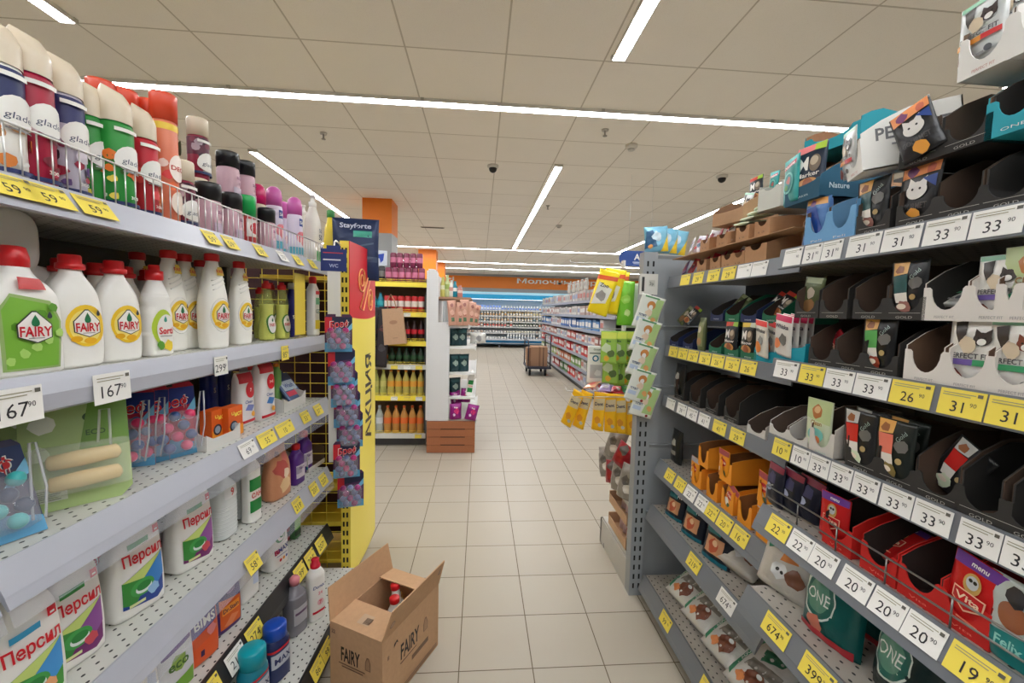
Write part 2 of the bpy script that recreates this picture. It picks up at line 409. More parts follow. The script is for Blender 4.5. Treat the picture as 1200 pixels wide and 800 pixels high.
DECK = dots_mat('perforated_shelf_steel', (205, 205, 198)); DARKBACK = M((58, 56, 54), 'paint')
RAILG = M((176, 178, 188), 'plastic'); RAILC = M((215, 218, 228), 'flap'); RAILK = M((40, 40, 42), 'plastic'); RAILD = M((112, 116, 122), 'plastic')
def rail(mb, x0, x1, y, z, kind, mat, s=-1):
    """price rail in the gondola's own frame: front is -y, spans x0..x1, top at z"""
    if kind == 'flat': P = [(y, z+.004), (y-.004, z+.004), (y-.012, z-.05), (y-.006, z-.052), (y, z-.008)]
    elif kind == 'round': P = [(y, z+.006), (y-.006, z+.006), (y-.012, z-.008), (y-.02, z-.03), (y-.017, z-.06), (y-.006, z-.066), (y, z-.05)]
    else: P = [(y, z+.004), (y-.006, z+.006), (y-.03, z-.046), (y-.031, z-.05), (y-.037, z-.068), (y-.033, z-.07), (y-.022, z-.05), (y, z-.012)]
    mb.prism(P, 'x', x0, x1, mat)
# ---- left gondola, front face turned by two degrees
LROT = -math.atan(.034)             # the run drifts toward the aisle at its far end
LG = empty('shelving_unit', (-.755, 2.1, 0), PI/2+LROT)    # local +x runs toward the far end, -y faces the aisle
tag(LG, 'grey steel shelving unit with household chemicals along the left of the aisle', 'shelving')
LZ = {1: 1.660, 2: 1.313, 3: 1.007, 4: .655, 5: .355, 6: .13}
LLEN = 2.35
uL = Vector((math.cos(LG.rotation_euler.z), math.sin(LG.rotation_euler.z), 0)); bL = Vector((-uL.y, uL.x, 0))   # bL points into the shelf
P0L = Vector((-.755, 2.1, 0))
MB().box(-LLEN, .46, .02, 0, .49, 1.95, DARKBACK).build('back_panel', LG)
DEP = {1: .40, 2: .45, 3: .45, 4: .45, 5: .45, 6: .45}
for k, z in LZ.items():
    for seg, (a, b) in enumerate(((-1.385, -.004), (-LLEN, -1.395))):
        f = -.165 if k == 6 else 0
        s = MB().box(a, f, z-.03, b, .458, z, DECK).build('shelf', LG)
        mb = MB()
        if k == 1:
            mb.prism([(0, .004+z), (-.003, z+.006), (-.03, z-.045), (-.036, z-.054), (-.028, z-.056), (0, z-.03)], 'x', a, b, RAILG)
        elif k == 2: rail(mb, a, b, 0, z, 'round', RAILG)
        elif k in (3, 4): rail(mb, a, b, 0, z, 'lip', RAILG); mb.prism([(-.036, z-.07), (-.044, z-.098), (-.0425, z-.098), (-.0345, z-.07)], 'x', a, b, RAILC)
        elif k == 5: rail(mb, a, b, 0, z+.004, 'lip', RAILK)
        else: rail(mb, a, b, f, z, 'lip', RAILK); mb.box(a, f+.02, 0, b, f+.04, z-.03, M((60, 60, 62), 'paint'))
        mb.build('price_rail', s)
# wire fence on the top shelf
mb = MB(); WIRE = M((225, 225, 222), 'metal')
for zz in (.004, .095): mb.tube([(-1.75, .012, LZ[1]+zz), (-.01, .012, LZ[1]+zz)], .0022, WIRE, 6)
x = -1.75
while x < 0: mb.tube([(x, .012, LZ[1]+.002), (x, .012, LZ[1]+.095)], .0015, WIRE, 6); x += .026
o = mb.build('wire_fence', LG)
for x in (-LLEN+.01, -1.39, -.02): MB().box(x-.015, .44, 0, x+.015, .462, 1.98, M((90, 92, 95), 'paint')).build('upright', LG)

def onL(px, z, d=0):
    """point at height z on the plane d metres behind the left shelf front, seen in image column px -> (local x along shelf, world point)"""
    w = cR*FPX + cF*(600-px); Q = P0L + bL*d + Vector((0, 0, z)) - O_
    u = -(w.dot(Q))/(w.dot(uL)); return u, P0L + bL*d + uL*u + Vector((0, 0, z))
def Lh(py, px, z, d=0):
    """height of image row py above z at that place"""
    P = onL(px, z, d)[1]; return Zat(py, P.x, P.y) - z

# ---- right gondola, near run and far run
RX, RXF = .845, .915
NZ = {1: 1.640, 2: 1.335, 3: 1.117, 4: .905, 5: .655, 6: .13}
FZ = {1: 1.635, 2: 1.307, 3: 1.060, 4: .735, 5: .50, 6: .13}
NY0, NY1, FY1 = -.35, 1.13, 1.975
def run(rootname, label, X, y0, y1, Z, depth, mats, protr):
    g = empty(rootname, (X, y1, 0), -PI/2)     # local +x runs toward the viewer, -y faces the aisle
    L = y1-y0; tag(g, label, 'shelving')
    MB().box(0, depth, .02, L, depth+.03, 1.9, M((34, 33, 33), 'paint')).build('back_panel', g)
    for k, z in Z.items():
        f = -protr.get(k, 0)
        s = MB().box(0.003, f, z-.028, L, depth-.001, z, mats[0]).build('shelf', g)
        mb = MB(); rail(mb, .004, L, f, z, 'lip' if k in (4, 5, 6) else 'flat', mats[1]); 
        if k == 6: mb.box(.004, f+.03, 0, L, f+.05, z-.028, M((45, 45, 46), 'paint'))
        mb.build('price_rail', s)
    return g
STEELD = dots_mat('perforated_shelf_steel_warm', (178, 172, 162))
RGN = run('shelving_unit', 'dark steel shelving unit of cat food boxes, nearest run on the right', RX, NY0, NY1, NZ, .46, (STEELD, RAILD), {5: .03, 6: .03})
RGF = run('shelving_unit', 'grey steel shelving unit of pet food set back beyond the nearest right run', RXF, NY1+.002, FY1, FZ, .39, (STEELD, RAILD), {5: .03, 6: .05})
# wire fence in front of the fourth shelf
mb = MB(); WD = M((150, 150, 148), 'metal')
for zz in (.03, .062): mb.tube([(.01, -.002, NZ[4]+zz), (1.45, -.002, NZ[4]+zz)], .0022, WD, 6)
mb.tube([(.01, -.002, NZ[4]+.062), (.01, .12, NZ[4]+.062)], .0022, WD, 6)
x = .01
while x < 1.46: mb.tube([(x, -.002, NZ[4]+.002), (x, -.002, NZ[4]+.062)], .0018, WD, 6); x += .12
mb.build('wire_fence', RGN)

# ---- perpendicular end units: perforated posts, back panels, side hooks
def slotted_post(mb, x0, x1, y0, y1, z0, z1, m, dark, pitch=.05, faces='-y'):
    mb.box(x0, y0, z0, x1, y1, z1, m); cx = (x0+x1)/2; w = (x1-x0); z = z0+.04
    while z < z1-.04:
        for q in (-.2, .2): mb.box(cx+q*w-.0045, y0-.0006, z, cx+q*w+.0045, y0+.001, z+.026, dark)
        z += pitch
GP = M((150, 155, 158), 'paint'); LP = M((188, 185, 178), 'paint'); SLOT = M((18, 18, 18), 'matte')
g = empty('shelving_unit', (.83, 2.005, 0)); tag(g, 'grey end shelving unit with slotted post, its back toward the viewer', 'shelving')
mb = MB(); slotted_post(mb, -.035, .035, 0, .06, 0, 1.76, GP, SLOT); mb.build('slotted_post', g)
for i, (a, b) in enumerate(((.10, .45), (.452, .80), (.802, 1.10), (1.102, 1.40), (1.402, 1.75))):
    mb = MB().box(.036, .012, a, 1.3, .03, b, GP); mb.prism([(.004, b-.003), (.012, b-.02), (.012, b)], 'x', .036, 1.3, GP); mb.build('back_panel', g)
mb = MB().box(-.035, .06, 0, -.012, .52, .16, LP); mb.build('base_side', g)
MB().box(-.035, .5, 0, 1.3, .52, .16, LP).build('kickplate', g)
for z in (.17, .46):
    s = MB().box(-.03, .06, z-.02, 1.3, .50 if z < .2 else .45, z, LP).build('shelf', g)
MB().lathe([(.016, 0), (.016, .03), (.008, .035)], M((60, 60, 62), 'matte'), 12, -.02, .44).build('levelling_foot', g)
# left yellow end unit
YEL = M((248, 222, 80), 'paint'); YX = Xat(403.5, 2.12, 1.0)
g2 = empty('shelving_unit', (YX, 2.13, 0)); tag(g2, 'yellow wire-backed end shelving unit with slotted post beyond the left shelf', 'shelving')
mb = MB(); slotted_post(mb, -.022, .022, 0, .05, 0, 1.78, YEL, SLOT, .048); mb.build('slotted_post', g2)
mb = MB()
for i in range(13): mb.tube([(-.03-i*.075, .03, .05), (-.03-i*.075, .03, 1.72)], .0022, YEL, 6)
z = .08
while z < 1.72: mb.tube([(-.95, .026, z), (-.0, .026, z)], .0022, YEL, 6); z += .052
mb.build('wire_back', g2)
for z in (.13, .33, .52):
    s = MB().box(-.95, .04, z-.02, -.0, .47, z, YEL).build('shelf', g2)
    MB().prism([(.46, z+.004), (.475, z+.004), (.475, z-.04), (.46, z-.04)], 'x', -.95, 0, YEL).build('price_rail', s)
MB().box(-.95, .25, .16, -.02, .262, 1.70, M((62, 30, 34), 'matte')).build('divider_panel', g2)
# promo side panel with bulging face (percent sign above, vertical word below)
SY0, SY1 = 2.13, 2.66
def promo():
    o = empty('promo_panel', (YX+.026, SY0, 0), PI/2)   # local x -> +Y, local -y -> +X
    W = .50; n = 14
    def bulge(x): return -.012*math.sin(PI*min(1, max(0, x/W)))
    def edge(x): return 1.405-.012*math.sin(PI*x/W)
    def sheet(z0f, z1f, m, name):
        vs = []; fs = []
        for i in range(n+1):
            x = W*i/n
            for y, z in ((bulge(x), z0f(x)), (bulge(x), z1f(x)), (bulge(x)+.004, z1f(x)), (bulge(x)+.004, z0f(x))): vs.append((x, y, z))
        for i in range(n):
            for k in range(4): fs.append((i*4+k, (i+1)*4+k, (i+1)*4+(k+1) % 4, i*4+(k+1) % 4))
        fs += [(0, 1, 2, 3), (n*4+3, n*4+2, n*4+1, n*4)]
        return MB().add(vs, fs, m, False).build(name, o)
    sheet(lambda x: .05, edge, M((250, 230, 96), 'print'), 'yellow_field')
    sheet(edge, lambda x: 1.78-.0*x, M((214, 30, 42), 'print'), 'red_field')
    sf = lambda x, z, of: (x, bulge(x)-of, z)
    printed(o, sf, [('t', 'АКЦИЯ', .30, Zat(466, YX+.03, 2.4), .13, (30, 28, 26), dict(rot=PI/2, fit=.5))], 'lettering')
    # outline percent sign
    mb = MB(); PK = M((250, 190, 120), 'print')
    for cx, cz, rr in ((.17, 1.60, .052), (.17, 1.60, .026), (.34, 1.50, .052), (.34, 1.50, .026)):
        mb.tube([sf(cx+rr*math.cos(t*2*PI/20), cz+rr*1.15*math.sin(t*2*PI/20), .003) for t in range(21)], .0035, PK, 6)
    a = [(.37, 1.66), (.31, 1.655), (.135, 1.45), (.19, 1.44), (.37, 1.66)]
    mb.tube([sf(x, z, .003) for x, z in a], .0035, PK, 6)
    mb.build('percent_sign', o)
    return tag(o, 'red and yellow promotion panel with percent sign on the yellow end unit', 'sign')
promo()
# ================================================================== LEFT SHELF GOODS
LR = LG.rotation_euler.z
def putL(key, fn, px, lv, d, label, cat, group=None, turn=0, z=0, rx=0, ry=0, sc=1):
    P = onL(px, LZ[lv]+z, d)[1]
    return put(key, fn, (P.x, P.y, P.z+.0006), LR+R(turn), label, cat, group, rx, ry, sc)
WHT = (236, 234, 228); CREAM = (222, 208, 184); RED = (206, 26, 32); NAVY = (24, 38, 92); BLK = (22, 22, 26)
def blob(cx, cz, r, k=9, seed=1, sq=1):
    rnd = random.Random(seed); return [(cx+r*(.7+.45*rnd.random())*math.cos(2*PI*i/k), cz+sq*r*(.7+.45*rnd.random())*math.sin(2*PI*i/k)) for i in range(k)]
# ---- spray cans
def can(h, r, body, cap, shapes, caph=.075, style='dome', kind='print'):
    def f():
        o = empty('spray_can'); mb = MB(); z1 = h-caph
        mb.lathe([(r*.93, 0), (r, .004), (r, z1-.008), (r*.93, z1)], M(body, kind), 24); mb.build('can_body', o)
        mb = MB()
        if style == 'dome':   # tall smooth trigger cap cut away at a slant
            n = 24; vs = []; fs = []
            for i in range(9):
                t = i/8; rr = r*(1-.02*t) if t < .45 else r*(1-.42*((t-.45)/.55)**1.9)
                for k in range(n):
                    a = 2*PI*k/n; vs.append((rr*math.cos(a), rr*math.sin(a)+(.25*r*max(0, t-.5)), z1+caph*t*(1-.12*math.cos(a-PI/2)*t*-1)))
            for i in range(8):
                for k in range(n): fs.append((i*n+k, i*n+(k+1) % n, (i+1)*n+(k+1) % n, (i+1)*n+k))
            fs.append(list(range(8*n, 9*n))); mb.add(vs, fs, M(cap, 'plastic'), True)
        elif style == 'flat': mb.lathe([(r*1.02, z1), (r*1.03, h-.006), (r*.98, h)], M(cap, 'plastic'), 24)
        else: mb.lathe([(r*.96, z1), (r*.99, z1+caph*.5), (r*.85, h-.012), (r*.45, h)], M(cap, 'plastic'), 24)
        mb.build('cap', o)
        if shapes: printed(o, wrap(r), shapes, 'printed_label')
        return o
    return f
def glade(col, band, fruit, seed, h=.275, r=.031, cap=CREAM, style='dome', caph=.078, brand='glade'):
    w = PI*r*.86; z1 = h-caph
    s = [('r', -w, z1-.06, w, z1-.006, band)]
    rnd = random.Random(seed)
    for i in range(12): s.append(('p', blob(rnd.uniform(-.045, .045), rnd.uniform(.03, .12), rnd.uniform(.006, .014), 8, seed+i), fruit[i % len(fruit)]))
    s += [('p', [(.03*math.cos(a), z1-.088+(.038 if math.sin(a) > 0 else .02)*math.sin(a)) for a in [2*PI*i/20 for i in range(20)]], WHT), ('t', brand, 0, z1-.085, .012, (70, 76, 100), dict(bold=False, shear=.15, fit=.036)), ('r', -.018, z1-.11, .018, z1-.107, (150, 150, 150)), ('r', -.028, z1-.022, .012, z1-.014, WHT), ('r', -w, .012, w, .02, NAVY), ('t', '300', 0, .032, .007, WHT)]
    return can(h, r, col, cap, s, caph, style)
g = 'air freshener cans on the top left shelf'
putL('c_navy', glade(WHT, NAVY, [(196, 140, 90), (230, 225, 210), (210, 120, 40)], 3), 4, 1, .05, 'white and navy air freshener can cut by the left picture edge', 'spray can', g)
putL('c_red', glade((170, 24, 60), (172, 22, 56), [(120, 12, 40), (200, 40, 80), (230, 200, 205), (70, 20, 60)], 5, .285), 41, 1, .05, 'dark red air freshener can with cream cap, second from the left edge', 'spray can', g)
putL('c_purple', glade((196, 190, 205), (38, 42, 98), [(120, 22, 60), (90, 60, 120), (220, 210, 220), (160, 30, 60)], 8, .285), 79, 1, .065, 'lilac air freshener can with navy band beside the dark red one', 'spray can', g)
putL('c_green', glade((48, 150, 62), (46, 152, 60), [(235, 120, 40), (245, 225, 90), (60, 110, 40)], 12), 108, 1, .085, 'green air freshener can half hidden behind the front green one', 'spray can', g)
putL('c_green', None, 139, 1, .05, 'bright green air freshener can with cream cap in the front row', 'spray can', g)
putL('c_red2', glade((196, 40, 50), (205, 24, 48), [(240, 220, 180), (220, 60, 60), (250, 240, 225)], 17, .272, .027), 171, 1, .055, 'red air freshener can with cream slanted cap right of the green one', 'spray can', g)
def apri():
    s = [('r', -.06, .245, .06, .262, (236, 200, 60)), ('r', .012, .248, .04, .258, (200, 60, 40))]
    for i in range(10): s.append(('p', blob(-.04+.009*i, .06+.014*((i*7) % 9), .012, 9, 60+i), [(240, 150, 90), (250, 230, 215), (226, 60, 60), (240, 120, 70)][i % 4]))
    s += [('e', .0, .15, .02, .035, (252, 240, 230)), ('e', .0, .06, .018, .03, (250, 235, 220)), ('t', 'DEO', 0, .15, .012, (190, 60, 50)), ('e', .03, .215, .010, .02, (30, 110, 80))]
    return can(.34, .029, (228, 130, 96), (226, 78, 48), s, .07, 'flat')()
putL('c_ap', apri, 196, 1, .06, 'tall apricot spray can with flat orange cap in the front row', 'spray can', 'tall orange cans on the top left shelf')
for px, d, t in ((180, .13, 'tall apricot spray can with orange cap behind the front red can'), (151, .15, 'tall apricot spray can with orange cap behind the front green can'), (125, .17, 'tall apricot spray can with orange cap, leftmost of the four')):
    putL('c_ap', None, px, 1, d, t, 'spray can', 'tall orange cans on the top left shelf')
SMB = glade((150, 36, 66), (90, 20, 50), [(60, 16, 40), (170, 150, 160), (120, 30, 60)], 25, .185, .028, CREAM, 'flat', .055)
putL('c_smb', SMB, 215, 1, .05, 'short berry coloured freshener jar with cream cap in the front row', 'spray can', 'short cans stacked on the top left shelf')
def two(key, fn, px, d, hz, l1, l2, grp, turn=0):
    putL(key, fn, px, 1, d, l1, 'spray can', grp, turn); putL(key, None, px, 1, d, l2, 'spray can', grp, turn+6, z=hz+.0008)
GS = 'short cans stacked on the top left shelf'
putL('c_smb', None, 233, 1, .12, 'short berry freshener jar at the bottom of the hindmost stack', 'spray can', GS)
putL('c_smb', None, 233, 1, .12, 'short berry freshener jar with clear cream cap on top of the hindmost stack', 'spray can', GS, z=.186)
pinkc = lambda h, r, cap: can(h, r, (214, 176, 188), cap, [('p', blob(-.01+.01*i, .03+.012*i, .009, 8, 80+i), (232, 200, 208) if i % 2 else (190, 140, 160)) for i in range(7)] + [('r', -.02, .01, .02, .04, (200, 180, 200)), ('t', 'air', 0, .075, .014, (150, 100, 130))], h*.33, 'flat')
putL('c_pk', pinkc(.158, .034, BLK), 245, 1, .055, 'short pink can with black cap, bottom of the front black-capped stack', 'spray can', GS)
putL('c_pk', None, 268, 1, .11, 'short pink can with black cap, bottom of the second black-capped stack', 'spray can', GS)
putL('c_pk', None, 268, 1, .11, 'short pink can with black cap, standing highest in the second stack', 'spray can', GS, z=.159)
putL('c_pk3', pinkc(.158, .029, BLK), 273, 1, .05, 'slim pink can with black cap in the front row behind the wire fence', 'spray can', GS)
putL('c_pk3', None, 289, 1, .10, 'slim pink can with black cap at the bottom behind the green-capped can', 'spray can', GS)
putL('c_pk3', None, 289, 1, .10, 'slim pink can with black cap on top of the stack above the green cap', 'spray can', GS, z=.159)
putL('c_gc', can(.17, .027, (190, 60, 60), (24, 168, 84), [('r', -.03, .03, .03, .09, (235, 225, 220)), ('e', 0, .06, .02, .02, (200, 40, 50))], .07, 'flat'), 290, 1, .045, 'short red can with bright green cap behind the wire fence', 'spray can', GS)
GM = 'pink and magenta deodorant cans on the top left shelf'
putL('c_mag', can(.25, .026, CREAM, (196, 20, 96), [('r', -.05, .05, .05, .1, (170, 40, 70)), ('t', 'nice', 0, .13, .014, (150, 30, 60))], .075, 'round'), 304, 1, .08, 'cream can with magenta cap right of the black-capped cans', 'spray can', GM)
putL('c_pk3', None, 313, 1, .045, 'slim pink can with black cap in front of the magenta-capped can', 'spray can', GS)
sal = can(.262, .03, (216, 206, 226), (200, 96, 168), [('r', -.016, .14, .03, .172, (38, 62, 140)), ('t', 'SALO', .008, .156, .013, WHT), ('p', blob(0, .09, .03, 12, 5), (222, 130, 140)), ('p', blob(.008, .1, .014, 9, 6), (235, 80, 90)), ('r', -.06, .02, .06, .05, (90, 170, 190))], .075, 'round')
putL('c_sal', sal, 322, 1, .06, 'lilac air freshener can with orchid pink cap, left of its pair', 'spray can', GM)
putL('c_sal', None, 346, 1, .06, 'lilac air freshener can with orchid pink cap next to the white cleaner bottle', 'spray can', GM, sc=1.02)
putL('c_sal', None, 333, 1, .14, 'lilac air freshener can half hidden behind the orchid-capped pair', 'spray can', GM)

# ---- squeeze bottles
def drop(cx, cz, s, col): return ('p', [(cx+s*.5*math.sin(t)*math.sin(t/2)**1.5, cz+s*.6*math.cos(t)) for t in [2*PI*i/16 for i in range(16)]], col)
def fairy_label(cx, cz, s, ring=(238, 196, 40), txt='FAIRY'):
    sh = [(cx-.62*s, cz-.30*s), (cx-.64*s, cz+.22*s), (cx-.1*s, cz+.78*s), (cx+.06*s, cz+.78*s), (cx+.6*s, cz+.22*s), (cx+.6*s, cz-.34*s), (cx+.05*s, cz-.56*s)]
    sh2 = [((x-cx)*.93+cx, (z-cz)*.93+cz) for x, z in sh]
    return [('e', cx, cz, s*.9, s, ring), ('e', cx-.05*s, cz-.05*s, s*.72, s*.8, (244, 222, 120)), ('e', cx-.5*s, cz-.62*s, s*.25, s*.14, (228, 170, 20)), ('e', cx+.1*s, cz-.72*s, s*.3, s*.15, (236, 178, 30)), ('p', sh, (60, 66, 60)), ('p', sh2, WHT), drop(cx, cz+.38*s, .42*s, (20, 110, 66)), drop(cx+.52*s, cz+.62*s, .26*s, (40, 50, 56)), ('t', txt, cx, cz-.06*s, .42*s, (200, 22, 40), dict(fit=1.12*s)), ('r', cx-.28*s, cz-.36*s, cx+.28*s, cz-.33*s, (140, 140, 140))]
def bottle(name, secs, body, cap, capsec, shapes, kind='plastic', capz=None, extra=None, liquid=None):
    def f():
        o = empty(name); p = Prof(secs); mb = MB(); p.mesh(mb, M(body, kind)); mb.build('bottle_body', o)
        if liquid:
            q = Prof([(z+.002, rx*.93, ry*.93, n, *r) for z, rx, ry, n, *r in secs if z <= liquid[1]]); mb = MB(); q.mesh(mb, M(liquid[0], 'plastic')); mb.build('liquid', o)
        mb = MB(); z = secs[-1][0]; cx = secs[-1][4] if len(secs[-1]) > 4 else 0
        mb.lathe([(r_, z+dz) for r_, dz in capsec], M(cap, 'plastic'), 22, cx); mb.build('cap', o)
        if shapes: printed(o, p.surf(), shapes, 'printed_label', step=.008, off0=.0012)
        if extra: extra(o, p)
        return o
    return f
CAPW = [(.017, -.004), (.019, 0), (.019, .008), (.013, .010), (.012, .018), (.015, .019), (.015, .026), (.013, .028)]
FW = [(0, .040, .019, 4), (.006, .046, .025, 4), (.05, .049, .027, 3.5), (.11, .049, .026, 3.2), (.15, .044, .024, 3), (.175, .034, .020, 2.6), (.195, .020, .017, 2.2), (.206, .0165, .0155, 2)]
gF = 'white dish soap bottles on the second left shelf'
FWB = bottle('dish_soap_bottle', FW, WHT, RED, [(.02, -.002), (.023, 0), (.023, .010), (.018, .012), (.018, .026), (.016, .029)], fairy_label(.003, .088, .044) + [('r', -.05, .045, -.05, .045, WHT)])
putL('fw', FWB, 88, 2, .06, 'white dish soap bottle with yellow oval label and red cap, leftmost of the yellow-labelled', 'bottle', gF, -4)
putL('fw', FWB, 138, 2, .065, 'white yellow-labelled dish soap bottle between its leftmost twin and the small citrus one', 'bottle', gF, -4)
for px, d, t in ((78, .16, 'white dish soap bottle in shade behind the leftmost yellow-labelled one'), (118, .17, 'white dish soap bottle in shade behind the gap between the two front wide bottles'), (150, .17, 'white dish soap bottle in shade left of the small citrus bottle, its red cap showing'), (176, .2, 'white dish soap bottle in shade behind the small citrus bottle')):
    putL('fw', None, px, 2, d, t, 'bottle', gF, random.uniform(-10, 10))
FG = [(0, .05, .026, 5), (.006, .057, .032, 5), (.09, .058, .034, 4), (.14, .056, .032, 4), (.165, .046, .028, 3), (.185, .026, .022, 2.4), (.20, .02, .02, 2)]
fg_sh = [('p', [(-.045, .012), (.042, .012), (.048, .10), (.03, .138), (-.03, .15), (-.048, .12)], (150, 176, 110)), ('p', [(-.04, .016), (.038, .016), (.043, .10), (.026, .132), (-.03, .144), (-.043, .12)], (122, 178, 60))]
for i in range(9): fg_sh.append(('p', blob(-.035+.0095*i, .03+.012*((i*5) % 9), .009, 7, 200+i), (90, 150, 40) if i % 2 else (170, 210, 110)))
fg_sh += fairy_label(0, .085, .044)[4:] + [('p', [(-.02, .158), (.022, .158), (.018, .178), (-.016, .18)], (196, 60, 60))]
putL('fg', bottle('dish_soap_bottle', FG, WHT, RED, [(.02, -.002), (.022, 0), (.022, .016), (.018, .034), (.014, .036)], fg_sh), 22, 2, .05, 'white dish soap bottle with green leafy label at the left picture edge', 'bottle', gF, -6)
# large white jugs lying with their round bases toward the aisle
def jug_lying():
    o = empty('plastic_jug'); p = Prof([(0, .05, .05, 3.4), (.008, .063, .063, 3.4), (.03, .066, .066, 3.4), (.17, .066, .066, 3.4), (.22, .03, .03, 2)])
    mb = MB(); p.mesh(mb, M((226, 226, 222), 'plastic')); q = mb.build('jug_body', o); q.rotation_euler = (-PI/2, 0, 0); q.location = (0, 0, .067)
    mb = MB(); mb.lathe([(.02, .22), (.02, .25)], M(WHT, 'plastic')); q = mb.build('cap', o); q.rotation_euler = (-PI/2, 0, 0); q.location = (0, 0, .067); return o
P = onL(46, LZ[2], .14)[1]
for i, (px, dz, d, t) in enumerate(((36, .0, .17, 'lower'), (44, .134, .17, 'middle'), (12, .200, .12, 'topmost'))):
    if i == 0: continue
    putL('jl', jug_lying, px, 2, d, f'large white plastic jug lying base out behind the green-labelled bottle, {t} one', 'jug', 'white jugs lying on the second left shelf', z=dz-.05 if i == 1 else dz-.012)
putL('jl', None, 40, 2, .17, 'large white plastic jug lying at shelf level hidden below the other jugs', 'jug', 'white jugs lying on the second left shelf', z=0)
SB = [(0, .032, .018, 4), (.005, .037, .022, 4), (.06, .038, .023, 3.2), (.11, .039, .023, 3), (.13, .0345, .0225, 2.6), (.143, .037, .0225, 2.6), (.16, .033, .021, 2.4), (.185, .022, .017, 2.2), (.2, .0145, .0145, 2)]
sb_sh = [('e', -.004, .075, .03, .048, (176, 200, 60)), ('e', .004, .07, .028, .04, WHT), ('p', blob(.01, .028, .016, 10, 3), (236, 206, 60)), ('p', blob(-.014, .03, .012, 10, 4), (90, 150, 50)), drop(.0, .098, .014, (60, 150, 130)), ('t', 'Sorti', .002, .068, .018, (206, 30, 44), dict(fit=.044)), ('r', -.018, .052, .02, .054, (130, 130, 130))]
putL('sb', bottle('dish_soap_bottle', SB, WHT, RED, [(.0165, -.002), (.019, 0), (.019, .022), (.012, .024), (.012, .036), (.010, .038)], sb_sh), 184, 2, .065, 'small white dish soap bottle with lime green citrus label', 'bottle', gF, -2)
FT = [(0, .034, .02, 4), (.006, .04, .026, 3.6), (.06, .045, .028, 3), (.12, .047, .029, 2.8), (.17, .041, .027, 2.6), (.205, .034, .024, 2.4), (.235, .029, .020, 2.2), (.262, .017, .016, 2), (.27, .016, .016, 2)]
def ft_extra(o, p):
    mb = MB()
    for k, (z0, cz) in enumerate(((.178, .02), (.192, .022), (.206, .024))):
        mb.tube([p.surf()(x, z0+.9*(x+.03)*.5, .0) for x in [-.026+.0058*i for i in range(10)]], .0022, M(WHT, 'plastic'), 6)
    mb.tube([p.surf()(.003+.040*math.cos(a), .105+.052*math.sin(a), .0) for a in [2*PI*i/36 for i in range(37)]], .0018, M(WHT, 'plastic'), 6, False)
    mb.build('moulded_ridges', o)
FTB = bottle('dish_soap_bottle', FT, (240, 238, 230), RED, [(.018, -.002), (.02, 0), (.02, .018), (.017, .021)], fairy_label(.004, .105, .044) + [('p', [(-.012, .225), (.02, .225), (.014, .252), (-.006, .25)], (226, 196, 60)), ('t', 'FAIRY', .006, .238, .010, (200, 22, 40))], extra=ft_extra)
putL('ft', FTB, 251, 2, .06, 'tall white dish soap bottle with yellow oval label, front of the tall row', 'bottle', gF, -6, sc=1.02)
putL('ft', FTB, 282, 2, .075, 'tall white dish soap bottle with yellow label right of the front tall one', 'bottle', gF, -6, sc=(.92, .92, 1.0))
for px, d, t in ((201, .115, 'tall white dish soap bottle standing right behind the small citrus bottle'), (219, .13, 'tall white dish soap bottle just left of the front tall bottle'), (238, .2, 'tall white dish soap bottle in shade behind the front tall one'), (165, .26, 'tall white dish soap bottle deep in shade behind the citrus bottle')):
    putL('ft', None, px, 2, d, t, 'bottle', gF, random.uniform(-8, 8))
CB = [(0, .024, .016, 3), (.005, .03, .02, 3), (.05, .031, .021, 2.8), (.09, .024, .018, 2.4), (.13, .029, .019, 2.5), (.165, .02, .016, 2.2), (.19, .012, .012, 2)]
cb_sh = [('e', .0, .06, .024, .036, (60, 120, 50)), ('e', .002, .06, .021, .032, WHT), ('t', 'FAIRY', .002, .058, .012, (200, 22, 40), dict(fit=.034)), drop(.002, .076, .012, (20, 110, 66))]
gC = 'clear dish soap bottles on the second left shelf'
CBB = bottle('dish_soap_bottle', CB, (214, 222, 120), RED, [(.013, -.002), (.015, 0), (.015, .016), (.009, .018), (.009, .026)], cb_sh, 'clear', liquid=((212, 214, 112), .15))
putL('cb', CBB, 313, 2, .085, 'clear lime dish soap bottle with red cap, left of its pair', 'bottle', gC, -8, sc=1.1)
putL('cb', CBB, 331, 2, .07, 'clear lime dish soap bottle with red cap beside the yellow divider', 'bottle', gC, -8, sc=1.1)
putL('cb', CBB, 305, 2, .17, 'clear lime dish soap bottle in shade behind the pair', 'bottle', gC, 5)
putL('cb', CBB, 318, 2, .17, 'clear lime dish soap bottle hindmost beside the yellow divider', 'bottle', gC, 5, sc=1.12)
putL('nvb', bottle('dish_soap_bottle', CB, (40, 40, 130), WHT, [(.013, -.002), (.015, 0), (.015, .02), (.01, .022)], [('t', 'Savex', 0, .08, .014, WHT, dict(fit=.04))]), 343, 2, .09, 'navy cleaner bottle with white cap peeping from behind the yellow divider', 'bottle', None, -8, sc=1.15)
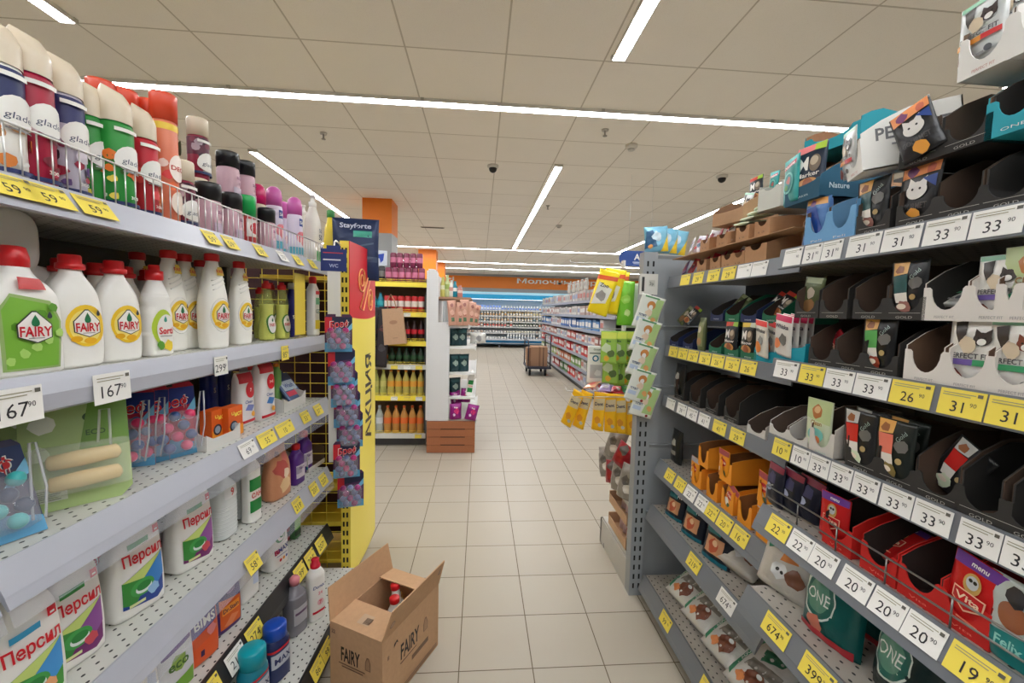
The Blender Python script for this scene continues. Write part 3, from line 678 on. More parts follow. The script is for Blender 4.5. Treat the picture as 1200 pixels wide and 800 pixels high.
# yellow divider strip
u, P = onL(352, LZ[2], .015)
o = empty('shelf_divider', P, LR); MB().box(-.047, -.0015, .018, .047, .0015, .28, M((226, 200, 70), 'print')).build('yellow_card', o); MB().box(-.047, -.004, -.0, .047, .004, .02, M((220, 196, 80), 'clear')).build('clear_foot', o)
tag(o, 'plain yellow upright divider card on the second left shelf', 'divider')
wg_sh = [('r', -.024, .03, .024, .07, (230, 205, 60)), ('r', -.02, .14, .02, .17, (120, 190, 150)), ('r', -.02, .185, .022, .2, (205, 60, 70)), ('t', 'GEL', 0, .11, .018, (70, 130, 110))]
BX = [(0, .028, .018, 4), (.005, .032, .021, 4), (.2, .032, .021, 3.6), (.225, .02, .016, 2.4), (.235, .014, .014, 2)]
putL('wg', bottle('cleaner_bottle', BX, WHT, RED, [(.015, -.002), (.016, 0), (.016, .025), (.01, .03)], wg_sh), 367, 2, .06, 'white and green cleaner bottle at the far end of the second left shelf', 'bottle', None, 0, sc=1.08)
# tall cleaner bottles at the far end of the top shelf
TB = [(0, .036, .024, 4), (.006, .043, .03, 4), (.12, .043, .03, 3.6), (.19, .04, .028, 3), (.235, .024, .02, 2.4), (.262, .014, .014, 2)]
tb_sh = [('r', -.024, .0, .02, .06, (120, 190, 130)), ('p', blob(-.005, .045, .02, 9, 31), (60, 150, 90)), ('r', .004, .075, .028, .085, (60, 70, 110)), ('t', '50', .008, .125, .024, (60, 70, 80)), ('t', '50', .008, .155, .018, (120, 130, 140))]
putL('tw', bottle('cleaner_bottle', TB, (222, 218, 208), WHT, [(.015, -.002), (.017, 0), (.017, .02), (.009, .024), (.009, .045), (.014, .046), (.012, .052)], tb_sh), 367, 1, .07, 'tall white bleach bottle at the far end of the top left shelf', 'bottle', 'tall cleaner bottles ending the top left shelf', -4, sc=1.06)
ty_sh = [('p', [(-.034, .05), (.034, .05), (.034, .12), (-.03, .15)], (240, 222, 160)), ('p', blob(.004, .21, .014, 10, 8), RED), ('r', -.03, .02, .034, .045, (226, 190, 30)), ('t', 'D', .0, .165, .02, (150, 120, 40))]
putL('ty', bottle('cleaner_bottle', TB, (240, 216, 70), (60, 140, 70), [(.015, -.002), (.018, 0), (.018, .03), (.012, .034)], ty_sh), 388, 1, .13, 'tall yellow cleaner bottle with red and green neck above the blue card', 'bottle', 'tall cleaner bottles ending the top left shelf', 12, sc=1.18)
putL('tw', None, 356, 1, .16, 'tall white bleach bottle half hidden behind the orchid-capped cans', 'bottle', 'tall cleaner bottles ending the top left shelf', 4, sc=.98)

# ---- third shelf: blister packs, trays
def balls_pack(w, h, top, mid, ball1, ball2, text, n=4, hook=True):
    def f():
        o = empty('toilet_block_pack')
        P = [(-w/2, 0), (w/2, 0), (w/2, h-.012), (w/2-.01, h), (.012, h), (.012, h-.01), (-.012, h-.01), (-.012, h), (-w/2+.01, h), (-w/2, h-.012)]
        MB().prism(P, 'y', -.0012, .0012, M(mid, 'print')).build('backing_card', o)
        sh = [('p', [(-w/2, h*.62), (w/2, h*.70), (w/2, h-.014), (-w/2, h-.014)], top), ('p', [(-w/2, h*.5), (-w/2+.03, h*.56), (-w/2+.03, h-.014), (-w/2, h-.014)], (205, 30, 44)), ('p', [(-w/2, 0), (w/2, 0), (w/2, .03), (0, .055), (-w/2, .04)], (90, 160, 200)),
              ('t', text, .004, h*.74, .030, (240, 236, 230), dict(shear=.12, fit=w*.72, rot=.10)), ('t', text, .004, h*.74, .026, (214, 30, 40), dict(shear=.12, fit=w*.68, rot=.10)), ('p', [(w*.18, h*.5), (w*.5, h*.78), (w*.5, h*.62), (w*.3, h*.5)], (120, 190, 225))]
        printed(o, flat(-.0012), sh, 'printed_card', curved=False)
        mb = MB(); z = h*.16; i = 0; rnd = random.Random(4)
        for r_ in range(n):
            for c in (-1, 0, 1) if r_ % 2 else (-.6, .6):
                mb.sphere((c*w*.27, -.026+rnd.uniform(-.004, .004), z+r_*h*.135), .0145, M(ball1 if i % 2 else ball2, 'plastic'), 12); i += 1
        mb.build('scented_balls', o)
        p = Prof([(h*.07, w*.3, .012, 3, 0, -.012), (h*.1, w*.42, .042, 3, 0, -.006), (h*.5, w*.44, .044, 3, 0, -.006), (h*.62, w*.34, .02, 3, 0, -.006)])
        mb = MB(); p.mesh(mb, M((225, 225, 235), 'clear'), 20, 8); mb.build('blister', o)
        if hook:
            mb = MB(); mb.tube([(w*.30, -.03, h*.12), (w*.34, -.05, h*.5), (w*.42, -.055, h*.86), (w*.5, -.052, h*.86), (w*.48, -.048, h*.4), (w*.4, -.04, h*.1)], .0022, M((225, 225, 230), 'glass'), 6); mb.build('rim_hook', o)
        return o
    return f
BR = balls_pack(.13, .215, (30, 50, 130), (190, 30, 60), (232, 60, 110), (60, 84, 140), 'Бреф')
gB = 'toilet block packs on the third left shelf'
putL('bref', BR, 204, 3, .09, 'toilet block pack with pink and blue balls, frontmost of the standing red packs', 'blister pack', gB, -28, rx=R(-6))
putL('bref', None, 164, 3, .15, 'red toilet block pack standing directly behind the frontmost one', 'blister pack', gB, -62, rx=R(-4))
putL('bref', None, 146, 3, .16, 'red toilet block pack standing hindmost in shade', 'blister pack', gB, -64, rx=R(-4))
def greenpack():
    o = empty('drain_stick_pack'); w, h = .17, .24
    P = [(-w/2, 0), (w/2-.02, 0), (w/2, .02), (w/2, h-.01), (w/2-.01, h), (-w/2, h)]
    MB().prism(P, 'y', -.001, .001, M((172, 196, 128), 'print')).build('backing_card', o)
    sh = [('e', .03, h-.05, .02, .012, (60, 90, 50)), ('p', [(.0, h*.45), (w/2, h*.5), (w/2, h-.01), (.02, h-.02)], (110, 150, 60)), ('p', blob(-.05, h-.06, .02, 10, 5), (225, 230, 215)), ('t', 'ECO', .03, h-.085, .012, (70, 100, 50)), ('r', -.08, .02, -.02, .05, (220, 225, 205)), ('p', blob(-.06, .12, .02, 10, 9), (205, 216, 180))]
    for i in range(6): sh.append(('r', -.078, .023+i*.004, -.03-.004*(i % 3), .0245+i*.004, (120, 130, 110)))
    printed(o, flat(-.001), sh, 'printed_card', curved=False)
    for k, z in enumerate((.055, .10)):
        mb = MB(); mb.tube([(-.05, -.024, z), (-.045, -.024, z), (.0, -.026, z+.002), (.06, -.024, z+.004), (.066, -.024, z+.005)], [.008, .016, .018, .016, .008], M((236, 206, 150), 'film'), 12); mb.build('scented_stick', o)
    mb = MB(); mb.box(-.07, -.046, .03, .082, -.002, .135, M((225, 230, 215), 'clear')); mb.build('blister', o, bevel=.012)
    mb = MB(); mb.tube([(.03, -.03, .13), (.035, -.045, .2), (.05, -.045, .2), (.05, -.03, .12)], .0025, M((230, 235, 225), 'glass'), 6); mb.build('rim_hook', o)
    return o
putL('gpk', greenpack, 96, 3, .07, 'green blister pack of two yellow toilet sticks leaning at the front', 'blister pack', gB, -42, rx=R(-14))
putL('gpk', None, 64, 3, .17, 'green blister pack in shade behind the leaning front one', 'blister pack', gB, -50, rx=R(-10))
TQ = balls_pack(.13, .19, (40, 60, 110), (60, 60, 90), (70, 190, 190), (40, 60, 90), 'Бреф')
putL('tq', TQ, -2, 3, .06, 'toilet block pack with turquoise balls cut by the left picture edge', 'blister pack', gB, -20, rx=R(-25))
# trays / boxes -------------------------------------------------------
def open_tray(w, d, h, hf, m, inner=None, slots=0):
    """open carton: back wall h high, front wall hf high, side walls stepping down"""
    mb = MB(); t = .003; inner = inner or m
    mb.box(-w/2, 0, 0, w/2, d, t, m)
    mb.box(-w/2, d-t, 0, w/2, d, h, m)
    for s in (-1, 1): mb.prism([(0, 0), (d, 0), (d, h), (d*.45, h), (0.001, hf)], 'x', s*w/2-(t if s > 0 else 0), s*w/2+(t if s < 0 else 0), m)
    return mb
def clean_tray():
    o = empty('display_carton'); mb = MB(); w, d = .15, .11; m = M((214, 212, 206), 'paper')
    mb.box(-w/2, 0, 0, w/2, d, .003, m).box(-w/2, d-.003, 0, w/2, d, .085, m)
    for s in (-1, 1): mb.prism([(0, 0), (d, 0), (d, .085), (d*.6, .075), (d*.3, .06), (0, .045)], 'x', s*w/2-.0015, s*w/2+.0015, m)
    mb.build('carton_body', o)
    MB().prism([(-w/2, 0), (w/2, 0), (w/2, .05), (w*.3, .032), (-w*.3, .032), (-w/2, .05)], 'y', -.003, 0, m).build('front_panel', o); return o
putL('ctr', clean_tray, 262, 3, .03, 'low white display carton holding two orange boxes on the third left shelf', 'carton', None, -4)
def orangebox():
    o = empty('cleaner_box'); MB().box(-.035, -.02, 0, .035, .02, .10, M((226, 96, 28), 'print')).build('carton', o, bevel=.0015)
    printed(o, flat(-.0205), [('r', -.035, .0, .035, .035, (240, 150, 40)), ('e', -.012, .036, .018, .018, (40, 40, 60)), ('e', -.012, .036, .012, .012, (150, 170, 190)), ('t', 'Чист', .002, .076, .016, (250, 230, 90), dict(fit=.05))], 'printed_front', curved=False)
    return o
putL('obx', orangebox, 270, 3, .06, 'orange cleaner box in the white carton, right one', 'box', 'orange cleaner boxes in the white carton', -4, z=.004)
putL('obx', None, 251, 3, .085, 'orange cleaner box in the white carton, left one', 'box', 'orange cleaner boxes in the white carton', -4, z=.004)
putL('nvx', bottle('cleaner_bottle', BX, (30, 44, 120), (24, 34, 90), [(.02, 0), (.02, .02)], [('t', 'S', 0, .14, .02, WHT)]), 262, 3, .2, 'navy cleaner bottle standing behind the orange boxes', 'bottle', 'navy cleaner bottles behind the orange boxes', 0, sc=.95)
putL('nvx', None, 246, 3, .21, 'navy cleaner bottle standing left behind the orange boxes', 'bottle', 'navy cleaner bottles behind the orange boxes', 0, sc=.95)
def wipes(w, h, dp, txt, blue):
    def f():
        o = empty('powder_pack'); p = Prof([(0, w*.46, dp*.42, 5), (.01, w/2, dp/2, 4), (h*.5, w*.5, dp*.52, 3.4), (h-.03, w*.48, dp*.45, 3.4), (h, w*.48, .004, 3)])
        mb = MB(); p.mesh(mb, M((226, 222, 220), 'film'), 28, 10); mb.build('pack_body', o)
        sh = [('r', -w*.44, h-.04, w*.44, h-.004, (190, 30, 42)), ('e', .012, h*.66, .026, .03, (200, 28, 40)), ('t', txt, .012, h*.66, .012, WHT), ('p', [(-.02, h*.3), (.015, h*.26), (.03, h*.36), (-.005, h*.4)], blue), ('r', -w*.44, .012, w*.44, .022, (200, 30, 40)), ('p', blob(.022, .04, .012, 8, 2), (240, 170, 60)), ('t', 'Clean', -.002, h*.45, .012, (80, 100, 150))]
        printed(o, p.surf(), sh, 'printed_label', step=.01); return o
    return f
gW = 'white and red powder packs on the third left shelf'
putL('wp1', wipes(.085, .20, .045, '7', (120, 130, 190)), 285, 3, .1, 'white powder pack with red top beside the orange boxes', 'pack', gW, -6)
putL('wp2', wipes(.095, .225, .05, '1+1', (70, 130, 200)), 309, 3, .075, 'white powder pack with round red badge and blue diamond', 'pack', gW, -6)
putL('wp2', None, 293, 3, .17, 'white powder pack in shade behind the badge pack', 'pack', gW, 3)
putL('gbt', bottle('cleaner_bottle', BX, (120, 170, 90), (226, 130, 40), [(.015, 0), (.015, .02)], None), 324, 3, .14, 'small green cleaner bottle with orange cap behind the badge pack', 'bottle', None, 0, sc=.75)
putL('ctr', None, 345, 3, .05, 'low white display carton at the far end of the third left shelf', 'carton', None, 0, sc=(1.35, 1.6, 1.15))
def flatpack():
    o = empty('cloth_pack'); p = [(-.06, 0), (.06, 0), (.06, .14), (-.06, .14)]
    mb = MB().prism(p, 'y', -.006, .006, M((90, 110, 150), 'film')); mb.build('pack_body', o, bevel=.004)
    printed(o, flat(-.0064), [('r', -.05, .05, .05, .1, (190, 205, 220)), ('r', -.05, .02, .03, .045, (210, 60, 90)), ('r', -.055, .105, .055, .135, (50, 60, 90)), ('t', 'Wash', 0, .075, .022, (60, 90, 160))], 'printed_label', curved=False); return o
for i, t in enumerate(('front', 'middle', 'back')): putL('fpk', flatpack, 348-6*i, 3, .075+.035*i, f'blue and grey flat pack leaning in the far white carton, {t} one', 'pack', 'flat packs in the far white carton', -4, z=.02+.004*i, rx=R(-38))

# ---- fourth, fifth shelf: detergent bottles
DB = [(0, .052, .028, 4), (.008, .060, .035, 3.6), (.05, .062, .036, 3.2), (.11, .060, .034, 3.2), (.16, .054, .031, 3.2, .002), (.2, .046, .027, 3, .006), (.225, .034, .024, 2.6, .008), (.24, .024, .02, 2.2, .008)]
CAPD = [(.024, -.002), (.027, .0), (.026, .028), (.022, .031)]
def persil(c1, c2, c3, top):
    return [('p', [(-.044, .030), (.030, .018), (.046, .03), (.046, .13), (-.044, .094)], c1), ('p', [(-.044, .094), (-.044, .04), (-.02, .03), (.01, .08), (.046, .13)], (60, 140, 60)), ('p', [(-.044, .094), (.0, .085), (.046, .13)], (196, 214, 120)),
            ('p', [(.0, .085), (.046, .13), (.046, .07), (.02, .045), (-.005, .05)], c2), ('e', -.004, .066, .026, .020, (70, 160, 80)), ('e', -.002, .063, .018, .012, (225, 235, 230)), ('e', -.002, .068, .016, .010, (46, 130, 60)), ('p', blob(.02, .05, .014, 12, 3), c3), ('r', -.034, .03, .0, .037, (220, 225, 160)),
            ('t', 'Персил', .002, .145, .026, (206, 26, 40), dict(fit=.086, rot=.06)), ('p', [(-.03, .178), (.014, .184), (.014, .172), (-.03, .166)], top), ('r', .026, .182, .042, .2, (206, 26, 40)), ('r', .03, .186, .038, .19, WHT)]
gP = 'white laundry gel bottles on the fourth left shelf'
PB = bottle('laundry_gel_bottle', DB, WHT, RED, CAPD, persil((40, 70, 150), (60, 130, 200), (150, 190, 225), (60, 140, 70)))
PP = bottle('laundry_gel_bottle', DB, WHT, RED, CAPD, persil((120, 40, 110), (140, 80, 150), (210, 80, 90), (60, 140, 70)))
PC = bottle('laundry_gel_bottle', DB, WHT, RED, CAPD, persil((70, 150, 60), (70, 150, 215), (235, 170, 120), (60, 150, 190)))
putL('pc', PC, 26, 4, .07, 'white laundry gel bottle with green and sky blue label in the bottom left corner', 'bottle', gP, -12)
putL('pp', PP, 80, 4, .10, 'white laundry gel bottle with purple label, second from the left edge', 'bottle', gP, -12)
putL('pb', PB, 156, 4, .10, 'white laundry gel bottle with green and blue label standing free at centre', 'bottle', gP, -14, sc=1.08)
putL('pp', None, 222, 4, .095, 'white laundry gel bottle with purple label beside the clear jugs', 'bottle', gP, -14, sc=1.06)
putL('pp', None, 108, 4, .2, 'white laundry gel bottle in shade behind the free standing one', 'bottle', gP, -10)
JG = [(0, .036, .03, 3), (.006, .042, .036, 3), (.1, .042, .036, 3), (.16, .04, .034, 3), (.19, .02, .02, 2.2), (.2, .015, .015, 2)]
def ribs(o, p):
    mb = MB()
    for k in range(8):
        z = .02+.012*k; rx, ry, n, cx, cy = p.at(z)
        mb.tube([(rx*math.copysign(abs(math.cos(t))**(2/n), math.cos(t)), ry*math.copysign(abs(math.sin(t))**(2/n), math.sin(t)), z) for t in [2*PI*i/28 for i in range(29)]], .0014, M((215, 218, 218), 'film'), 5, False)
    mb.build('moulded_ribs', o)
JB = bottle('vinegar_bottle', JG, (216, 220, 218), WHT, [(.017, 0), (.017, .022)], [('r', -.03, .13, .03, .165, (225, 225, 225)), ('t', '9', 0, .148, .024, RED)], 'film', extra=ribs)
putL('jb', JB, 260, 4, .1, 'ribbed translucent bottle with white label behind the purple-labelled gel', 'bottle', 'ribbed translucent bottles on the fourth left shelf', 0, sc=1.08)
putL('jb', JB, 281, 4, .125, 'ribbed translucent bottle next to the green-labelled white one', 'bottle', 'ribbed translucent bottles on the fourth left shelf', 0, sc=1.02)
putL('grb', bottle('cleaner_bottle', BX, WHT, WHT, [(.015, -.002), (.017, 0), (.017, .03), (.008, .04)], [('r', -.028, .12, .028, .165, (30, 130, 60)), ('r', -.028, .04, .028, .085, (30, 130, 60)), ('t', 'САН', 0, .103, .018, RED, dict(fit=.045)), ('r', -.028, .0, .028, .02, WHT)]), 295, 4, .06, 'slim white cleaner bottle with green bands and red lettering', 'bottle', None, -10, sc=1.0)
def softbag():
    o = empty('refill_bag'); p = Prof([(0, .05, .03, 3), (.01, .06, .04, 3), (.07, .062, .042, 2.6), (.14, .058, .034, 2.6, .003), (.19, .05, .018, 3, -.003), (.225, .048, .005, 3, .004)])
    mb = MB(); p.mesh(mb, M((214, 150, 110), 'foil'), 28, 14); mb.build('bag_body', o)
    sh = [('p', blob(.0, .06, .035, 12, 7), (235, 200, 150)), ('p', blob(-.01, .13, .04, 12, 9), (196, 90, 80)), ('p', blob(.015, .17, .02, 12, 19), (226, 130, 120)), ('p', blob(.01, .105, .02, 12, 11), (240, 215, 190)), ('p', blob(-.02, .19, .015, 9, 3), (150, 100, 80))]
    printed(o, p.surf(), sh, 'printed_label', step=.01); return o
putL('sbg', softbag, 324, 4, .07, 'crumpled peach coloured refill bag on the fourth left shelf', 'bag', None, -10)
PU = bottle('cleaner_bottle', [(0, .03, .02, 4), (.005, .035, .025, 4), (.11, .035, .025, 3.4), (.135, .022, .018, 2.4), (.15, .014, .014, 2)], (86, 40, 130), RED, [(.015, -.002), (.017, 0), (.017, .02), (.01, .024)], [('r', -.03, .03, .03, .085, (214, 205, 215)), ('r', -.03, .05, .0, .08, (170, 160, 180)), ('t', 'Аист', .0, .072, .012, (80, 30, 110))])
putL('pu', PU, 347, 4, .055, 'purple cleaner bottle with red cap, nearer of two', 'bottle', 'purple cleaner bottles on the fourth left shelf', -8, sc=1.05)
putL('pu', PU, 356, 4, .085, 'purple cleaner bottle with red cap, farther of two', 'bottle', 'purple cleaner bottles on the fourth left shelf', -8, sc=1.15)
def stripebox():
    o = empty('display_carton'); mb = MB(); w, d, h = .15, .12, .105; m = M((206, 202, 196), 'paper'); k = M((112, 88, 66), 'card')
    mb.box(-w/2, 0, 0, w/2, d, .003, k).box(-w/2, d-.003, 0, w/2, d, h, k).prism([(0, 0), (d, 0), (d, h), (0, h*.8)], 'x', w/2-.003, w/2, k)
    mb.build('carton_body', o); MB().prism([(0, 0), (d, 0), (d, h), (0, h*.75)], 'x', -w/2-.003, -w/2, m).build('white_side', o)
    MB().box(-w/2, -.003, 0, w/2, 0, .02, m).build('front_panel', o)
    printed(o, lambda x, z, of: (-w/2-.003-of, x+d/2, z), [('r', -d/2, .015, d/2, .03, (0, 140, 160))], 'teal_stripe', curved=False); return o
putL('sbx', stripebox, 371, 4, .045, 'open carton with white side and teal stripe, fourth left shelf', 'carton', None, -6)
def deter(body, cap, sh, **k): return bottle('detergent_bottle', [(z, rx*.94, ry, n, *r) for z, rx, ry, n, *r in DB], body, cap, CAPD, sh, **k)
bm_sh = [('e', -.004, .15, .03, .034, (60, 150, 90)), ('e', 0, .146, .021, .024, WHT), ('e', .004, .15, .014, .016, (40, 130, 90)), ('e', .006, .148, .008, .008, WHT), ('p', [(-.002, .184), (.03, .18), (.03, .15), (.022, .15)], (80, 150, 200)), ('t', 'BiMAX', 0, .085, .022, (30, 50, 130), dict(fit=.078, rot=.1)), ('t', 'Bi', -.027, .0825, .022, RED, dict(rot=.1)), ('r', -.03, .06, .03, .063, (120, 130, 180)), ('e', -.01, .04, .007, .007, RED), ('e', .008, .042, .007, .007, (230, 150, 40)), ('e', .024, .044, .006, .006, (60, 80, 160))]
gD = 'detergent bottles on the fifth left shelf'
putL('bm', deter(WHT, WHT, bm_sh), 322, 5, .08, 'white detergent bottle with green swirl on its label', 'bottle', gD, -14, sc=.96)
putL('wd', deter(WHT, WHT, [('p', [(.0, .06), (.036, .05), (.036, .16), (.01, .17)], (205, 215, 235)), ('t', 'Eco', .014, .11, .02, (90, 110, 170))]), 287, 5, .09, 'plain white detergent bottle left of the green swirl one', 'bottle', gD, -6, sc=.9)
dr_sh = [('p', [(-.04, .02), (.04, .02), (.044, .11), (-.042, .13)], (226, 104, 40)), ('r', -.034, .07, .034, .10, (250, 160, 60)), ('t', 'Dr.Stain', 0, .085, .016, (60, 24, 80), dict(fit=.062)), ('p', blob(.0, .155, .018, 11, 6), (150, 120, 160)), ('e', -.005, .16, .022, .006, (222, 190, 90)), ('p', [(-.03, .03), (.0, .022), (.03, .05), (.0, .06)], (236, 140, 90))]
putL('dr', deter((70, 36, 110), (60, 34, 96), dr_sh), 262, 5, .075, 'dark purple detergent bottle with orange label', 'bottle', gD, -16, sc=.93)
bs_sh = [('p', [(-.044, .10), (.04, .12), (.04, .19), (-.04, .19)], (76, 50, 130)), ('t', 'BIMS', 0, .14, .03, WHT, dict(fit=.07, rot=.06)), ('p', [(-.044, .012), (.044, .012), (.044, .085), (-.044, .065)], (234, 96, 44)), ('p', blob(.02, .1, .018, 10, 2), (236, 150, 150)), ('r', -.02, .03, -.008, .05, (60, 30, 80))]
putL('bs', deter((226, 100, 60), (214, 110, 110), bs_sh), 232, 5, .07, 'orange and purple detergent bottle with white slanted lettering', 'bottle', gD, -16, sc=.95)
gp_sh = [('p', [(-.044, .13), (.04, .15), (.04, .2), (-.04, .2)], (100, 60, 140)), ('p', blob(.0, .10, .026, 10, 14), (150, 180, 90)), ('t', 'eco', .0, .10, .03, (70, 110, 50)), ('p', [(-.044, .012), (.044, .012), (.044, .06), (-.044, .04)], (120, 170, 60))]
putL('gp', deter((222, 222, 226), (120, 90, 160), gp_sh), 200, 5, .07, 'white detergent bottle with purple and leaf green label at the picture bottom', 'bottle', gD, -16, sc=.95)
putL('wd', None, 158, 5, .06, 'plain white detergent bottle under the rail at the picture bottom', 'bottle', gD, -6, sc=.95)
putL('rd5', bottle('cleaner_bottle', BX, (150, 40, 44), (60, 24, 30), [(.015, 0), (.017, .03)], [('r', -.03, .09, .03, .15, (220, 200, 190)), ('r', -.03, .03, .03, .06, (60, 60, 70))]), 336, 5, .13, 'dark red cleaner bottle beyond the green swirl detergent', 'bottle', None, -6, sc=.8)
putL('gr5', bottle('cleaner_bottle', BX, (60, 110, 60), (40, 40, 40), [(.015, 0), (.017, .03)], [('r', -.03, .06, .03, .13, (150, 205, 110)), ('r', -.03, .02, .03, .05, (40, 60, 40))]), 346, 5, .1, 'green cleaner bottle at the far end of the fifth left shelf', 'bottle', None, -6, sc=.8)
# ---- bottom shelf
dm_sh = [('r', -.028, .035, .028, .045, (206, 30, 50)), ('t', 'Domix', 0, .15, .014, (60, 80, 140), dict(fit=.05, shear=.2)), ('t', '24', .004, .12, .014, (220, 120, 130)), ('e', .004, .08, .014, .014, (226, 180, 185)), ('t', '7', .004, .08, .016, RED)]
putL('dm', bottle('bleach_bottle', [(0, .03, .022, 4), (.005, .035, .027, 3.4), (.19, .035, .027, 3), (.215, .024, .02, 2.4), (.225, .017, .017, 2)], WHT, (206, 26, 50), [(.018, -.002), (.02, 0), (.02, .012), (.015, .014), (.016, .034), (.013, .037)], dm_sh), 370, 6, -.09, 'white bleach bottle with red cap standing alone on the bottom left shelf', 'bottle', 'bottles on the bottom left shelf', -35)
nv_sh = [('r', -.04, .06, .04, .11, (190, 196, 205)), ('r', -.045, .118, .045, .126, (206, 30, 40)), ('t', 'MAX', 0, .085, .022, (30, 40, 90))]
putL('nv', bottle('detergent_bottle', [(0, .04, .03, 3), (.005, .046, .036, 3), (.13, .046, .036, 2.6), (.155, .038, .03, 2.2)], (34, 44, 90), (20, 70, 170), [(.036, -.002), (.038, 0), (.038, .04), (.03, .046)], nv_sh), 323, 6, -.07, 'navy detergent bottle with bright blue cap on the bottom left shelf', 'bottle', 'bottles on the bottom left shelf', -20)
putL('gy', bottle('cleaner_bottle', JG, (120, 118, 124), (216, 130, 140), [(.018, 0), (.02, .024), (.012, .034)], [('r', -.034, .05, .034, .12, (170, 168, 172)), ('r', -.03, .09, .03, .1, (90, 60, 90))], 'film'), 346, 6, -.04, 'clear grey cleaner bottle with pink cap behind the navy one', 'bottle', 'bottles on the bottom left shelf', -20, sc=1.0)
putL('gy', None, 339, 6, .06, 'clear grey cleaner bottle hindmost on the bottom left shelf', 'bottle', 'bottles on the bottom left shelf', 0, sc=.95)
putL('tl', bottle('detergent_bottle', [(0, .04, .03, 3), (.005, .046, .036, 3), (.13, .046, .036, 2.6), (.155, .038, .03, 2.2)], (30, 130, 150), (0, 150, 165), [(.036, -.002), (.04, 0), (.04, .05), (.034, .056)], nv_sh), 297, 6, -.06, 'teal capped detergent bottle at the picture bottom beside the navy one', 'bottle', 'bottles on the bottom left shelf', -15)
putL('pkc', bottle('detergent_bottle', [(0, .03, .024, 3), (.005, .034, .028, 3), (.12, .034, .028, 2.6), (.14, .024, .02, 2.2)], (196, 120, 150), (222, 110, 140), [(.022, -.002), (.024, 0), (.024, .03), (.016, .036)], [('r', -.03, .04, .03, .1, (235, 210, 220))]), 280, 6, -.1, 'pink capped detergent bottle lowest at the picture bottom', 'bottle', 'bottles on the bottom left shelf', -15)

# ---- price tags ------------------------------------------------------
YT = (236, 214, 84); WT = (232, 230, 224)
def tagf(txt, w, h, col, sup=None):
    def f():
        o = empty('price_tag'); MB().box(-w/2, -.0007, -h/2, w/2, 0, h/2, M(col, 'paper')).build('paper', o)
        sh = [('t', txt, -.004 if sup else 0, -.006, h*.42, (40, 40, 44), dict(bold=False))] if txt else []
        if sup: sh.append(('t', sup, w*.28, .0, h*.16, (60, 60, 64), dict(bold=False)))
        for i in range(2): sh.append(('r', -w*.42, h*.34-i*h*.09, w*.3-i*w*.1, h*.37-i*h*.09, (150, 146, 120)))
        sh.append(('r', w*.34, h*.3, w*.45, h*.42, (90, 88, 80)))
        printed(o, flat(-.0007), sh, 'lettering', curved=False, off0=.0002); return o
    return f
def ptag(fn_loc, txt, w, h, col, label, grp, rz, tilt=0, sup='90'):
    return put(('tag', txt, w, h, col), tagf(txt, w, h, col, sup), fn_loc, rz, label, 'price tag', grp, rx=tilt)
gT = 'price tags on the left shelf rails'
def ptL(px, lv, txt, w, h, col, label, dz=-.03, out=-.02, tilt=R(-14)):
    u, P = onL(px, LZ[lv]+dz, out); ptag(P, txt, w, h, col, label, gT, LR, tilt)
cn = {YT: 'yellow', WT: 'white'}
for i, (px, c) in enumerate(((14, YT), (58, YT), (112, YT), (248, YT), (270, YT), (305, YT), (331, WT), (349, YT), (366, YT))):
    ptL(px, 1, '59' if c == YT else '73', .075 if i < 3 else .058, .047, c, f'{cn[c]} price tag on the top left shelf rail, {ORD[i]} from the near end', -.019, -.0195, R(-36))
for px, t, w, h, c, lab in ((18, '167', .085, .062, WT, 'white price tag reading 167 at the left picture edge'), (132, '167', .085, .062, WT, 'white price tag reading 167 below the yellow-labelled wide bottles'), (259, '299', .06, .055, WT, 'white price tag reading 299 below the tall dish soap bottle'), (334, '85', .055, .055, YT, 'small yellow price tag on the second left shelf rail')):
    ptL(px, 2, t, w, h, c, lab, -.04, -.0225, R(-2))
for i, (px, t, c) in enumerate(((291, '69', WT), (313, '55', YT), (334, '10', YT), (358, '33', YT), (373, '37', YT))):
    ptL(px, 3, t, (.085, .105, .12, .075, .075)[i], .05, c, f'{cn[c]} price tag reading {t} on the third left rail, {ORD[i]} from the near end', -.026, -.0245, R(-24.8))
for i, (px, t) in enumerate(((297, '58'), (349, '219'), (368, '201'), (379, '207'))):
    ptL(px, 4, t, .07, .055, YT, f'yellow price tag reading {t} hanging on the fourth left rail', -.026-.03*(i == 0), -.0245-.018*(i == 0), R(-24.8))
for px, t, c in ((247, '93', YT), (277, '219', WT), (299, '274', YT), (352, '199', YT), (364, '201', YT), (376, '207', YT)):
    ptL(px, 5, t, .085, .062, c, f'{cn[c]} price tag reading {t} on the black fifth left rail toward {"the bottom" if px < 260 else "the middle" if px < 310 else "the far end"}', -.026, -.0255, R(-24))
for i, (px, t) in enumerate(((372, '86'), (383, '99'))):
    u, P = onL(px, LZ[6]-.03, -.165-.0255); ptag(P, t, .085, .055, YT, f'yellow price tag reading {t} on the lowest left rail beside the cardboard box', gT, LR, R(-24))

